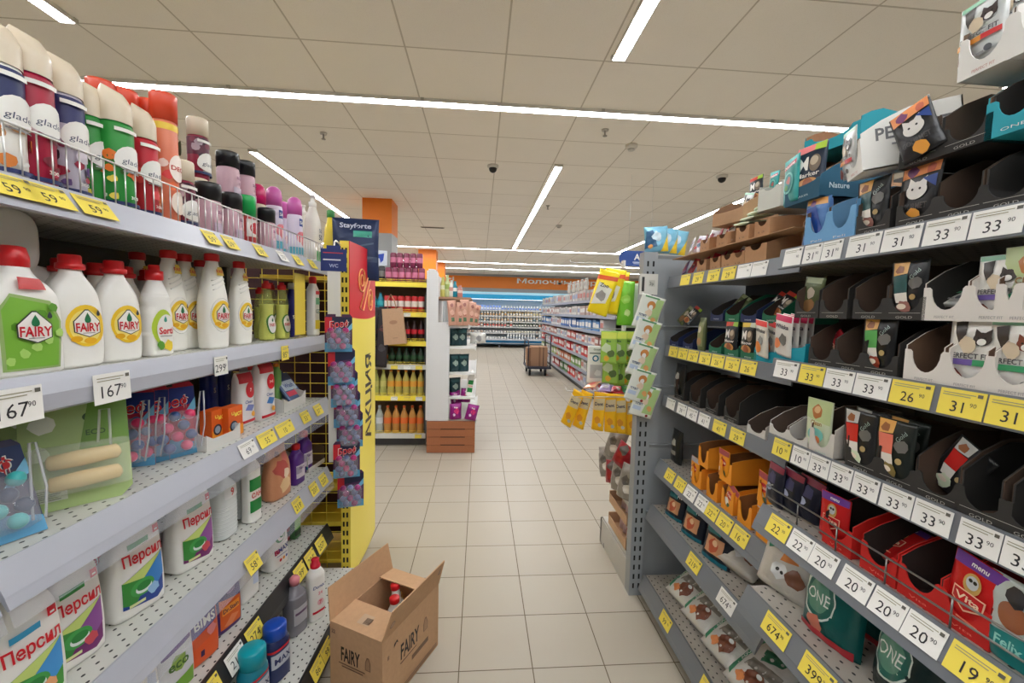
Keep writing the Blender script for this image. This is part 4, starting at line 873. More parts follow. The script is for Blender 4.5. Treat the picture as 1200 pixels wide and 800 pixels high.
# ---- hanging strips of toilet blocks on the yellow end unit ----------
gS = 'toilet block packs hanging in the aisle'
SX, SYY = -.66, 1.98
def hang_card():
    o = empty('hanging_strip'); zt = 0
    mb = MB(); mb.prism([(-.055, -.06), (.055, -.06), (.055, .04), (.03, .04), (.03, .055), (-.03, .055), (-.03, .04), (-.055, .04)], 'y', -.001, .001, M((26, 44, 110), 'print')); mb.build('header_card', o)
    printed(o, flat(-.001), [('r', -.045, -.012, .03, -.006, (225, 225, 235)), ('r', -.045, .02, .04, .024, (200, 60, 70)), ('t', 'WC', .0, -.035, .016, (180, 190, 225))], 'lettering', curved=False)
    MB().box(-.028, .002, -.95, .028, .003, -.055, M((230, 228, 220), 'print')).build('white_strip', o)
    mb = MB(); mb.tube([(0, .004, .035), (0, .02, .075), (0, .05, .085), (0, .15, .085)], .004, M((235, 232, 225), 'plastic'), 8); mb.build('hook', o)
    return o
xh = Xat(391, 1.97, 1.7); zc = Zat(302, xh, 1.97)
o = put('hcard', hang_card, (xh, 1.97, zc), R(8), 'navy header card with white strip hanging from a clip above the packs', 'hanging strip')
HP = balls_pack(.115, .17, (24, 28, 60), (70, 26, 66), (176, 40, 110), (84, 96, 140), 'Бреф', hook=False)
HP2 = balls_pack(.115, .17, (30, 34, 66), (84, 40, 84), (160, 50, 120), (110, 120, 160), '', hook=False)
for i, (px, py) in enumerate(((399, 458-0), (399, 478), (400, 478), (401, 500), (403, 517))): pass
tops = [368, 408, 435, 460, 485]; names = ('topmost', 'second', 'third', 'fourth', 'lowest')
for i in range(5):
    y = 1.93-.0*i; px = 397+2.2*i; x = Xat(px, y, 1.2)
    zt = Zat(tops[i], x, y); put('hp' if i == 0 else 'hp2', HP if i == 0 else HP2, (x, y+.012*i, zt-.17), R(14), f'toilet block pack with magenta and blue balls, {names[i]} of the five hanging', 'blister pack', gS, rx=R(-3))
for i, py in enumerate((517, 552)):
    x = Xat(406+3*i, 1.93, .95); zt = Zat(py, x, 1.93+.02*i); put('hp' if i == 0 else 'hp2', HP, (x, 1.93+.02*i, zt-.17), R(14), f'toilet block pack with magenta balls, {"upper" if i == 0 else "lower"} of the two hanging below the gap', 'blister pack', gS, rx=R(-3))
# ================================================================== RIGHT SHELF GOODS
RR = -PI/2
def onR(sec, px, lv, dz=0, d=0):
    X = (RX if sec == 'N' else RXF)+d; z = (NZ if sec == 'N' else FZ)[lv]+dz
    return Vector((X, Yat(px, X, z), z))
def putR(sec, key, fn, px, lv, d, label, cat, group=None, turn=0, dz=0, rx=0, ry=0, sc=1):
    P = onR(sec, px, lv, dz, d)
    return put(key, fn, (P.x, P.y, P.z+.0008), RR+R(turn), label, cat, group, rx, ry, sc)
INB = (96, 74, 60)
def tray(w, d, hb, hf, out, inn=INB, cut=.6, txt=None, txtc=WHT, side=None, kind='paper', lowz=.3, hs=None):
    """shelf-ready carton: high back, sloping sides, front panel cut out in a U between two posts"""
    def f():
        o = empty('display_tray'); t = .0028; mo, mi = M(out, kind), M(inn, 'card'); hs_ = hs or hf
        mb = MB(); mb.box(-w/2, 0, 0, w/2, d, t, mo).box(-w/2+t, .001, t, w/2-t, d-t, t+.0006, mi)
        mb.box(-w/2, d-t, 0, w/2, d, hb, mo).box(-w/2+t, d-t-.0006, t, w/2-t, d-t, hb, mi)
        for s in (-1, 1):
            poly = [(0, 0), (d, 0), (d, hb), (d*.5, hb), (d*.22, hb*.55+hs_*.45), (0, hs_)]
            a = s*w/2
            mb.prism(poly, 'x', a-(t if s > 0 else 0), a+(t if s < 0 else 0), mo)
            b = s*(w/2-t); pin = [(y, z) for y, z in poly]
            mb.prism(pin, 'x', b-.0006, b+.0006, mi)
        mb.build('tray_body', o)
        n = 10; c = w*cut/2; zl = hf*lowz
        poly = [(-w/2, 0), (w/2, 0), (w/2, hf), (c+.004, hf)] + [(c*math.cos(a), zl+(hf-zl)*.9*(1-math.sin(a))) for a in [PI*i/n*1.0 for i in range(0, n+1)]] + [(-c-.004, hf), (-w/2, hf)]
        MB().prism(poly, 'y', -.0022, .0, mo).build('front_panel', o)
        if txt: printed(o, flat(-.0022), [('t', txt, 0, zl*.35, .0052, txtc, dict(fit=w*.42, bold=False))] + ([('r', -w*.4, zl*.35+.008, w*.4, zl*.35+.0088, txtc)] if out == DARK else []), 'lettering', curved=False, off0=.0003)
        if side:
            printed(o, lambda x, z, of: (-w/2-of, d-x, z) , side(d, hb), 'side_lettering', curved=False, off0=.0003)
            printed(o, lambda x, z, of: (w/2+of, x, z) , side(d, hb), 'side_lettering', curved=False, off0=.0003)
        return o
    return f
def cat_(cx, cz, s, a, b=None, body=True):
    r = [('p', [(cx-s*.9, cz+s*.3), (cx-s*.85, cz+s*1.3), (cx-s*.2, cz+s*.8)], a), ('p', [(cx+s*.9, cz+s*.3), (cx+s*.85, cz+s*1.3), (cx+s*.2, cz+s*.8)], a), ('e', cx, cz, s, s*.85, a)]
    if b: r += [('e', cx, cz-s*.35, s*.5, s*.42, b)]
    r += [('e', cx-s*.38, cz+s*.15, s*.12, s*.12, (30, 30, 20)), ('e', cx+s*.38, cz+s*.15, s*.12, s*.12, (30, 30, 20))]
    return r
def pouch(w, h, T, col, shapes, kind='foil', name='pet_food_pouch', seed=1, seal=None):
    def f():
        o = empty(name); rnd = random.Random(seed); ph = [rnd.uniform(0, 6) for _ in range(6)]
        nx, nz = 12, 16
        def yy(x, z):
            u = min(1, abs(2*x/w)); v = min(1, max(0, z/h))
            g = min(1, (1-v)*4.2) if v > .5 else min(1, .55+v*2.2)
            g *= (1-.35*v); wr = .06*math.sin(x*150+ph[0]+z*40)+.05*math.sin(z*170+ph[1]-x*60)
            return T/2*(1-u**2.6)**.6*g*(1+wr)+.0007
        def drift(z): v = z/h; return .006*math.sin(ph[2])*max(0, v-.6)*h/.1
        mb = MB(); vs = []; fs = []
        for s in (-1, 1):
            for j in range(nz+1):
                for i in range(nx+1):
                    x, z = -w/2+w*i/nx, h*j/nz; vs.append((x*(1-.03*math.sin(PI*j/nz)), s*yy(x, z)+drift(z), z))
        N = (nx+1)*(nz+1)
        for s in (0, 1):
            for j in range(nz):
                for i in range(nx):
                    a = s*N+j*(nx+1)+i; q = (a, a+1, a+nx+2, a+nx+1); fs.append(q if s == 0 else q[::-1])
        for j in range(nz):
            for i in (0, nx): a = j*(nx+1)+i; q = (a, a+nx+1, N+a+nx+1, N+a); fs.append(q if i == 0 else q[::-1])
        for i in range(nx):
            for j in (0, nz): a = j*(nx+1)+i; q = (a, a+1, N+a+1, N+a); fs.append(q if j else q[::-1])
        mb.add(vs, fs, M(col, kind), True); mb.build('pouch_body', o)
        printed(o, lambda x, z, of: (x*(1-.03*math.sin(PI*z/h)), -yy(x, z)+drift(z)-of, z), shapes, 'printed_front', kind if kind != 'foil' else 'foilprint', step=.009)
        return o
    return f
W_, H_ = .078, .118
def P_(w=W_, h=H_): return w/2*.98, h
# pouch designs (local x,z)
def d_perfect(band=(110, 90, 160), g2=(60, 150, 100), coat=(60, 50, 46)):
    return [('r', -.037, .108, .037, .117, (150, 200, 172))] + [('p', [(-.03, .105), (-.012, .108), (-.01, .085), (-.02, .07), (-.026, .085)], (60, 54, 50))] + cat_(.014, .078, .013, coat, WHT) + [('p', blob(-.004, .068, .014, 10, 4), (214, 196, 168)), ('t', 'PERFECT FIT', 0, .05, .0085, (80, 80, 84), dict(fit=.062)), ('r', -.036, .034, .006, .044, band), ('r', .006, .034, .036, .044, g2), ('p', blob(-.02, .014, .014, 10, 6), (130, 64, 44)), ('e', .018, .014, .006, .006, (90, 92, 96)), ('r', .0, .008, .012, .012, (150, 150, 150))]
def d_sheba(mid=(90, 170, 90), food=(150, 60, 40), top=(226, 170, 90)):
    return [('p', [(-.034, .116), (.0, .116), (.0, .092), (-.03, .088)], top), ('p', blob(-.017, .101, .010, 9, 3), (150, 90, 50)), ('p', [(-.03, .088), (.002, .09), (.004, .052), (-.024, .05)], mid), ('p', [(-.024, .05), (.004, .052), (.008, .03), (-.016, .03)], (226, 220, 210)), ('p', blob(.0, .02, .017, 12, 9), food), ('e', -.004, .022, .01, .006, (236, 220, 200)), ('p', blob(.02, .07, .013, 10, 5), (110, 108, 104)), ('e', .018, .042, .006, .006, (176, 150, 100)), ('t', 'Gold', .018, .09, .009, (150, 170, 160), dict(bold=False, rot=.9))]
def d_gourmet(t='GOURMET'):
    return [('p', [(-.034, .09), (.036, .096), (.036, .117), (-.036, .117)], (232, 150, 96)), ('p', blob(-.015, .104, .012, 9, 2), (120, 70, 110)), ('p', blob(.02, .104, .010, 9, 7), (200, 110, 90))] + cat_(.002, .064, .02, (226, 222, 216)) + [('p', [(.012, .086), (.036, .09), (.036, .066)], (40, 70, 140)), ('t', 'GOURMET', 0, .034, .012, (70, 66, 64), dict(fit=.054)), ('p', blob(.004, .015, .016, 10, 4), (232, 160, 60))]
def d_M(top=(196, 60, 50), g=(150, 190, 50), small='Meow'):
    return [('p', [(-.037, .10), (.01, .102), (.01, .117), (-.037, .117)], top), ('p', [(.01, .102), (.037, .1), (.037, .117), (.01, .117)], g), ('t', 'M', -.014, .074, .032, WHT, dict(fit=.026)), ('e', .016, .07, .014, .02, (120, 104, 88)), ('e', .014, .076, .01, .011, (190, 174, 150)), ('t', small, 0, .046, .011, (226, 222, 214), dict(fit=.058)), ('e', 0, .022, .028, .016, (196, 140, 80)), ('p', blob(.002, .022, .016, 10, 6), (150, 80, 44))]
def d_teal():
    return [('p', [(-.037, .094), (.037, .1), (.037, .117), (-.037, .117)], (60, 180, 180)), ('p', [(-.03, .088), (.03, .096), (.03, .108), (-.03, .1)], (190, 40, 60)), ('t', 'Nature', 0, .098, .009, WHT, dict(fit=.05, rot=.12)), ('e', 0, .052, .026, .028, (120, 206, 196)), ('e', 0, .052, .021, .023, (20, 130, 130)), ('p', blob(.004, .058, .011, 10, 3), (176, 70, 60)), ('p', blob(-.004, .04, .009, 10, 8), (90, 160, 90))]
def d_ocat(tcol=(170, 70, 80)):
    return [('r', -.037, .096, .037, .117, tcol), ('e', -.0, .066, .024, .016, (196, 40, 44)), ('t', 'Friskie', 0, .066, .012, (250, 230, 200), dict(fit=.042, rot=.1)), ('p', blob(-.008, .03, .02, 12, 4), (236, 228, 214)), ('p', blob(.012, .024, .013, 10, 9), (80, 100, 60)), ('p', blob(-.016, .018, .008, 8, 2), (150, 80, 50))]
def d_red():
    return [('p', [(-.037, .098), (.037, .1), (.037, .117), (-.037, .117)], (110, 60, 150)), ('t', 'menu', 0, .108, .008, WHT), ('e', -.002, .078, .013, .017, (200, 160, 90)), ('e', -.002, .08, .009, .011, (190, 196, 200)), ('e', -.005, .083, .003, .003, (40, 40, 40)), ('e', .002, .083, .003, .003, (40, 40, 40)), ('p', [(-.024, .064), (.022, .064), (.022, .044), (-.002, .03), (-.024, .044)], (240, 190, 160)), ('p', [(-.022, .062), (.02, .062), (.02, .045), (-.002, .033), (-.022, .045)], (200, 30, 36)), ('t', 'Vita', -.001, .052, .011, (245, 220, 190), dict(fit=.036)), ('r', -.01, .016, .02, .019, (240, 150, 120))]
def d_blue():
    return [('p', [(-.034, .1), (.034, .1), (.03, .117), (-.034, .117)], (236, 170, 90)), ('p', blob(-.012, .104, .010, 9, 3), (130, 80, 130)), ('p', [(-.034, .09), (.0, .098), (.034, .03), (.01, .01)], (36, 76, 160)), ('p', [(-.03, .07), (-.018, .076), (.016, .02), (.004, .012)], (226, 226, 222)), ('e', -.016, .035, .014, .018, (24, 30, 50))]
POUCH = {'perfect': (WHT, d_perfect()), 'perfectb': (WHT, d_perfect((60, 150, 100), (60, 150, 100), (130, 70, 50))), 'shebag': ((30, 30, 30), d_sheba()), 'shebao': ((30, 32, 34), d_sheba((40, 84, 84), (150, 100, 90))), 'shebar': ((40, 40, 40), d_sheba((206, 40, 36), (210, 220, 190), (190, 190, 186))), 'shebap': ((34, 40, 36), d_sheba((226, 120, 100), (130, 110, 60))),
         'gour': ((34, 34, 36), d_gourmet()), 'M': ((26, 34, 40), d_M()), 'My': ((30, 34, 30), d_M((226, 196, 60), (196, 200, 180))), 'Mp': ((26, 40, 60), d_M((230, 130, 130), (170, 200, 70), 'Marker')), 'teal': ((36, 150, 146), d_teal()), 'oc': ((236, 150, 30), d_ocat()), 'ocg': ((236, 150, 30), d_ocat((170, 168, 176))), 'red': ((206, 28, 30), d_red()), 'blue': ((84, 130, 190), d_blue()),
         'pinkw': ((226, 222, 216), [('r', -.037, .1, .037, .117, (206, 40, 90)), ('t', 'Whiska', 0, .086, .012, (40, 40, 70), dict(fit=.06)), ('p', blob(.012, .05, .018, 10, 3), (110, 108, 104)), ('p', blob(-.014, .035, .016, 10, 6), (226, 130, 80))]),
         'orgw': ((232, 226, 216), [('r', -.037, .1, .037, .117, (226, 60, 60)), ('t', 'Whiska', 0, .086, .012, (40, 40, 70), dict(fit=.06)), ('p', blob(.008, .055, .016, 10, 3), (150, 148, 144)), ('p', blob(-.01, .03, .02, 10, 6), (236, 140, 60))]),
         'cgr': ((206, 216, 186), [('p', [(-.037, .07), (.037, .06), (.037, .117), (-.037, .117)], (190, 206, 150)), ('p', blob(.0, .088, .018, 11, 4), (190, 120, 70)), ('e', .0, .093, .009, .009, (220, 180, 130)), ('t', 'Clean', 0, .06, .011, (150, 110, 60)), ('e', 0, .03, .024, .018, (120, 190, 180)), ('p', blob(.008, .02, .01, 8, 4), (206, 120, 70))]),
         'rdk': ((140, 26, 40), [('p', blob(-.01, .08, .018, 9, 3), (206, 40, 50)), ('p', blob(.012, .05, .014, 9, 5), (70, 40, 60)), ('r', -.037, .1, .037, .117, (190, 30, 44)), ('t', 'Chef', 0, .07, .012, (230, 200, 170))]),
         'mix': ((196, 190, 196), [('p', blob(-.01, .08, .02, 9, 3), (150, 50, 60)), ('p', blob(.012, .05, .018, 9, 5), (40, 80, 110)), ('p', blob(-.012, .03, .013, 9, 8), (206, 60, 70)), ('t', 'mix', 0, .095, .012, (80, 30, 50))]),
         'purp': ((120, 90, 130), [('p', blob(.0, .08, .02, 9, 3), (206, 170, 160)), ('r', -.03, .02, .03, .05, (150, 40, 60))]),
         'silver': ((206, 210, 208), d_perfect((226, 150, 60), (206, 60, 60), (70, 60, 60))), 'grn': ((84, 96, 60), [('r', -.03, .1, .03, .117, (150, 160, 120)), ('p', blob(0, .07, .018, 11, 4), (190, 180, 160)), ('p', blob(0, .03, .022, 11, 5), (150, 110, 70))])}
def PO(k): return pouch(W_, H_, .016, POUCH[k][0], POUCH[k][1], seed=hash(k) % 97 if False else sum(map(ord, k)))
def pr_(sec, k, px, lv, d, label, grp='pet food pouches in trays on the right shelves', **kw):
    return putR(sec, 'po_'+k, PO(k), px, lv, d, label, 'pouch', grp, **kw)
DARK = (44, 42, 40)
T_dark = tray(.078, .17, .115, .045, DARK, (84, 66, 54), .7, 'GOLD', (170, 168, 160), lowz=.35, hs=.07)
T_white = tray(.078, .17, .115, .062, (222, 216, 208), (110, 84, 66), .66, 'PERFECT FIT', (150, 146, 146), lowz=.32, hs=.07)
T_lb = tray(.08, .17, .118, .075, (112, 168, 214), (120, 90, 70), .62, 'Feli', WHT, lowz=.38, hs=.085)
T_teal = tray(.078, .17, .115, .06, (40, 160, 176), (130, 100, 80), .6, 'ONE', WHT, lowz=.45, hs=.07, side=lambda d, h: [('t', 'ONE', d*.4, h*.2, .02, WHT), ('r', d*.02, h*.02, d*.06, h*.6, (40, 140, 160))])
T_green = tray(.085, .19, .10, .032, (20, 100, 70), (60, 44, 36), .8, 'MARKER', (190, 210, 200), lowz=.75, hs=.04, side=lambda d, h: [('t', 'MA', d*.55, h*.62, .022, (200, 206, 200), dict(fit=.05))])
T_navy = tray(.085, .19, .09, .03, (26, 40, 80), (50, 44, 40), .8, 'MARKER', (180, 190, 206), lowz=.75, hs=.04)
T_tealb = tray(.13, .16, .06, .04, (10, 150, 170), (70, 60, 50), .9, None, lowz=.8, hs=.045)
T_or = tray(.07, .17, .10, .075, (236, 150, 34), (150, 96, 50), .62, None, lowz=.2, hs=.085)
T_red = tray(.08, .17, .11, .062, (206, 36, 30), (56, 44, 40), .66, 'Vita', (240, 130, 110), lowz=.45, hs=.075)
T_br = tray(.075, .14, .055, .045, (178, 134, 96), (120, 86, 60), .6, '12', (90, 66, 48), 'card', 'card', .6) if False else tray(.075, .14, .055, .045, (178, 134, 96), (120, 86, 60), .6, '12', (90, 66, 48), kind='card', lowz=.6)
def tr_(sec, key, fn, px, lv, label, d=.004, grp='cardboard display trays on the right shelves', **kw):
    return putR(sec, 'tr_'+key, fn, px, lv, d, label, 'tray', grp, **kw)
# --- near run, top shelf, bottom layer
tr_('N', 'lb', T_lb, 957, 1, 'light blue tray with the orange-topped blue pouch, leftmost on the nearest top shelf'); pr_('N', 'blue', 953, 1, .022, 'blue pouch with orange top in the leftmost light blue tray', dz=.006, ry=R(6))
pr_('N', 'blue', 963, 1, .045, 'blue pouch with orange top behind its twin in the leftmost light blue tray', dz=.008, ry=R(-6))
tr_('N', 'lb', T_lb, 984, 1, 'light blue empty tray beside the one with blue pouches')
tr_('N', 'dark', T_dark, 1022, 1, 'black tray holding the pouch with a gold cat picture, nearest top shelf'); pr_('N', 'shebao', 1020, 1, .02, 'black pouch with gold square picture in the top shelf', dz=.006)
tr_('N', 'dark', T_dark, 1073, 1, 'black tray holding the pouch with a white cat face'); pr_('N', 'gour', 1072, 1, .02, 'pouch with orange top and white cat face on the nearest top shelf', dz=.006, ry=R(3))
tr_('N', 'dark', T_dark, 1124, 1, 'black empty tray with brown inside right of the white cat face pouch')
tr_('N', 'dark', T_dark, 1180, 1, 'black empty tray with brown inside at the right picture edge, lowest on the top shelf')
# second layer
L2 = .119
BM = tray(.12, .17, .10, .05, (24, 84, 110), (60, 60, 60), .8, 'MARKER', (200, 215, 220), lowz=.85, hs=.055, side=lambda d, h: [('t', 'Nature', d*.3, h*.3, .014, (190, 210, 220))])
tr_('N', 'bm', BM, 939, 1, 'dark blue tray sticking out over the light blue trays with two large pouches', dz=L2+.002, grp='cardboard display trays on the right shelves')
pr_('N', 'teal', 926, 1, -.002+.012, 'teal pouch with red ribbon standing in the dark blue tray', dz=L2+.012, sc=1.05, turn=-14)
pr_('N', 'Mp', 948, 1, .018, 'dark pouch with large white letter and pink band in the dark blue tray', dz=L2+.022, sc=1.08, turn=12)
pr_('N', 'M', 944, 1, .09, 'dark pouch with large white letter standing highest behind the dark blue tray', dz=L2+.07, sc=.95, turn=6, rx=R(-6))
tr_('N', 'dk2', T_dark, 1077, 1, 'black tray with the tilted dark pouch, second layer of the nearest top shelf', dz=L2)
pr_('N', 'gour', 1084, 1, -.004, 'dark pouch leaning out of its black tray beside the white box', dz=L2+.012, ry=R(-20), turn=10, sc=.9)
tr_('N', 'dk2', T_dark, 1131, 1, 'black empty tray right of the tilted dark pouch, second layer', dz=L2)
tr_('N', 'teal', T_teal, 1188, 1, 'teal tray with white script at the right picture edge under the top white tray', dz=L2)
PFs = lambda d, h: [('t', 'PERFECT', d*.52, h*.62, .026, (110, 110, 112), dict(fit=d*.75)), ('r', d*.3, h*.38, d*.7, h*.42, (160, 160, 160))]
T_pf = tray(.078, .17, .115, .07, (232, 230, 224), (120, 100, 84), .66, 'PERFECT FIT', (190, 120, 110), lowz=.3, hs=.08, side=PFs)
tr_('N', 'pf', T_pf, 1003, 1, 'white tray with large grey capitals on its side tilted on the dark blue tray', dz=L2+.012, rx=R(8), d=-.012, turn=-24)
pr_('N', 'silver', 996, 1, .006, 'silver pouch with cat picture poking from the tilted white tray', dz=L2+.022, rx=R(6), ry=R(4), turn=-24, sc=.9)
tr_('N', 'pf', T_pf, 1153, 1, 'white tray with silver pouch, topmost at the upper right corner', dz=2*L2+.002)
pr_('N', 'silver', 1150, 1, .02, 'silver pouch with orange and red band in the topmost white tray', dz=2*L2+.03, ry=R(-2), sc=.93)
pr_('N', 'silver', 1178, 1, .06, 'silver pouch in the upper right picture corner behind the topmost white tray', dz=2*L2+.05, ry=R(5), sc=1.0)
tr_('N', 'pf', T_pf, 1190+28, 1, 'white tray at the upper right picture corner beside the topmost one', dz=2*L2+.001)
# --- near run, second shelf
for i, (px, k, lab) in enumerate(((962, 'dark', 'black tray with a folded pouch left on the second nearest shelf'), (994, 'dark', 'black empty tray left of the green-banded pouch'), (1030, 'dark', 'black tray holding the green-banded pouch'), (1083, 'white', 'white empty tray left of the boxed cat pouch, lower layer'), (1131, 'white', 'white tray holding the cat pouch with violet band'), (1186, 'white', 'white tray with brown cat pouch at the right edge, lower layer'))):
    tr_('N', k, T_dark if k == 'dark' else T_white, px, 2, lab)
pr_('N', 'rdk', 963, 2, .07, 'brown pouch sunk in the leftmost black tray of the second nearest shelf', dz=.01, ry=R(50), sc=.8)
pr_('N', 'shebag', 1027, 2, .018, 'black pouch with green band and orange picture on the second nearest shelf', dz=.006)
pr_('N', 'perfect', 1139, 2, .022, 'white cat food pouch with violet and green band in its white tray', dz=.006, sc=1.06)
pr_('N', 'perfectb', 1190, 2, .02, 'white cat food pouch with green band at the right picture edge', dz=.006)
u2 = .119
for px, k, lab in ((945, 'dark', 'black tray with yellow-green banded pouch, upper layer beside the green tray'), (976, 'dark', 'black empty tray in the upper layer, left one of two'), (1018, 'dark', 'black empty tray in the upper layer, right one of two'), (1060, 'dark', 'black tray with teal and orange pouch, upper layer'), (1107, 'white', 'white tray with a crumpled silver pouch lying in it, upper layer'), (1162, 'white', 'white tray with green-banded pouch, upper layer at the right'), (1200, 'white', 'white tray cut by the right picture edge, upper layer')):
    tr_('N', k, T_dark if k == 'dark' else T_white, px, 2, lab, dz=u2)
pr_('N', 'grn', 948, 2, .03, 'dark pouch with olive band in the upper layer beside the green tray', dz=u2+.006, ry=R(8), sc=.86)
pr_('N', 'shebao', 1062, 2, .015, 'black pouch with teal band and orange square, upper layer of second nearest shelf', dz=u2+.006, sc=.95)
pr_('N', 'perfectb', 1108, 2, .04, 'silver pouch lying crumpled in the white upper tray', dz=u2+.03, rx=R(-62), sc=.9)
pr_('N', 'perfect', 1170, 2, .02, 'white cat food pouch in the upper white tray near the right edge', dz=u2+.006, sc=.9)
pr_('N', 'cgr', 1205, 2, .02, 'pale green pouch at the right picture edge in the upper layer', dz=u2+.01, sc=.95)
# --- near run, third shelf
T_beige = tray(.074, .17, .115, .06, (206, 200, 190), (110, 90, 76), .66, 'Clean', (150, 190, 180), lowz=.3, hs=.07)
tr_('N', 'beige', T_beige, 962, 3, 'beige tray holding the pale green dog pouch on the third nearest shelf'); pr_('N', 'cgr', 958, 3, .016, 'pale green pouch with brown dog picture on the third nearest shelf', dz=.012, sc=1.02)
for px, k, lab, pk, pl in ((1009, 'dark', 'black tray with red-banded pouch on the third nearest shelf', 'shebar', 'black pouch with red band on the third nearest shelf'), (1049, 'dark', 'black tray with salmon-banded pouch on the third nearest shelf', 'shebap', 'dark green pouch with salmon band on the third nearest shelf')):
    tr_('N', k, T_dark, px, 3, lab); pr_('N', pk, px-4, 3, .014, pl, dz=.006, sc=1.06)
    pr_('N', pk, px+8, 3, .05, pl.replace('pouch', 'pouch standing behind its twin', 1), dz=.006, sc=1.06, ry=R(2))
tr_('N', 'dark', T_dark, 1097, 3, 'black tray with slumped pouches right of the salmon-banded one', sc=(1, 1, 1.1)); pr_('N', 'shebar', 1103, 3, .05, 'pouch slumped sideways in the black tray on the third nearest shelf', dz=.02, ry=R(32), sc=.9)
tr_('N', 'dark', T_dark, 1150, 3, 'black empty tray on the third nearest shelf, left of the edge', sc=(1, 1, 1.15)); tr_('N', 'dark', T_dark, 1205, 3, 'black empty tray cut by the right picture edge, third nearest shelf', sc=(1, 1, 1.15))
# --- near run, fourth shelf
def bag(w, h, T, col, sh, name='pet_food_bag', seed=3, kind='foil'): return pouch(w, h, T, col, sh, kind, name, seed)
NVP = [('p', blob(0, .08, .02, 9, 3), (60, 60, 96)), ('r', -.037, .1, .037, .117, (130, 40, 60)), ('p', blob(-.01, .05, .012, 8, 6), (170, 176, 200))]
for i, px in enumerate((908, 926, 944)):
    putR('N', 'po_nv', pouch(W_, H_, .03, (26, 28, 44), NVP, seed=9), px, 4, .03+.012*i, f'navy pouch behind the wire fence, {ORD[i]} from the left', 'pouch', 'navy pouches behind the wire fence', dz=.002, turn=8*i-8, ry=R(4*i))
T_redb = T_red
for px, lab in ((980, 'red tray left on the fenced shelf, with an oval emblem pouch'), (1028, 'red tray with a crumpled red bag behind the wire fence'), (1076, 'red empty tray left of the bright red pouch'), (1127, 'red tray holding the bright red pouch with purple top')):
    tr_('N', 'red', T_red, px, 4, lab, d=.012)
pr_('N', 'red', 976, 4, .03, 'red pouch with oval emblem in the leftmost red tray', dz=.004, sc=.98, turn=6)
pr_('N', 'red', 1030, 4, .06, 'red pouch lying crumpled in the second red tray', dz=.02, rx=R(-55), sc=.9)
pr_('N', 'red', 1133, 4, .022, 'bright red pouch with purple top and shield emblem', dz=.008, sc=1.12, ry=R(7), turn=-4)
TLB = [('p', [(-.037, .0), (.037, .0), (.037, .05), (-.037, .04)], (20, 130, 130)), ('e', .0, .07, .02, .02, (150, 90, 60)), ('p', blob(0, .098, .014, 9, 4), (40, 40, 44)), ('t', 'Felix', 0, .03, .014, (150, 215, 205))]
putR('N', 'po_tlb', pouch(W_, H_, .03, (190, 200, 198), TLB, seed=5), 1192, 4, .02, 'silver and teal pouch at the right picture edge behind the fence', 'pouch', None, dz=.002, sc=1.15, turn=-6)
# --- near run, fifth shelf: large bags
GBs = [('p', [(-.07, .12), (.01, .12), (.01, .2), (-.07, .2)], (176, 168, 156)), ('p', [(-.06, .105), (-.01, .135), (-.02, .175), (-.07, .14)], (30, 110, 80)), ('p', [(-.015, .09), (.035, .10), (.03, .125), (-.01, .12)], (196, 120, 60)), ('p', blob(-.01, .06, .024, 12, 5), (216, 216, 214)), ('e', -.014, .064, .005, .005, (30, 30, 30)), ('e', .0, .06, .005, .005, (30, 30, 30)), ('p', blob(.035, .06, .026, 12, 6), (120, 76, 54)), ('t', 'PROBAL', .03, .165, .016, (110, 100, 90), dict(rot=.2)), ('r', -.05, .01, .03, .02, (190, 184, 172))]
GB_ = bag(.16, .22, .07, (196, 190, 180), GBs, seed=12)
putR('N', 'bg', GB_, 917, 5, .05, 'beige dog food bag leaning at the left end of the nearest fifth shelf', 'bag', 'large beige pet food bags', turn=20, rx=R(-14), ry=R(4))
OB = [('e', -.02, .10, .046, .06, (206, 216, 206)), ('e', -.018, .10, .04, .054, (30, 96, 86)), ('e', -.02, .10, .03, .042, (90, 140, 120)), ('t', 'ONE', -.02, .10, .03, (226, 232, 226), dict(fit=.06, bold=False)), ('r', .036, .13, .052, .16, (206, 214, 210)), ('p', blob(-.02, .03, .022, 10, 5), (206, 120, 96)), ('p', [(-.07, .0), (.07, .0), (.07, .02), (-.07, .012)], (176, 40, 50)), ('r', -.05, .185, .04, .192, (140, 170, 160))]
OB_ = bag(.155, .225, .07, (14, 88, 84), OB, seed=22)
putR('N', 'one', OB_, 972, 5, .04, 'large teal cat food bag with round ivory emblem', 'bag', 'large teal pet food bags', turn=6, rx=R(-6))
putR('N', 'one2', bag(.155, .225, .08, (18, 40, 40), OB[:4]+[('p', blob(0, .18, .03, 10, 3), (40, 70, 70))], seed=24), 1062, 5, .05, 'dark teal bag with round emblem at the picture bottom right', 'bag', 'large teal pet food bags', turn=-4, rx=R(-6))
putR('N', 'one', None, 1018, 5, .16, 'large teal bag standing in shade behind the two front teal bags', 'bag', 'large teal pet food bags', turn=0)
RB = bag(.15, .2, .07, (150, 26, 34), [('p', blob(0, .1, .04, 10, 3), (110, 20, 30)), ('r', -.06, .16, .06, .18, (190, 60, 60))], seed=31)
putR('N', 'rb', RB, 925, 6, .06, 'red and green bag on the lowest shelf below the 399 tag', 'bag', 'bags on the lowest right shelf', rx=R(-60), turn=10, dz=.03)
putR('N', 'rb', None, 990, 6, .14, 'red bag lying further back on the lowest right shelf', 'bag', 'bags on the lowest right shelf', rx=R(-66), turn=-10, dz=.03)
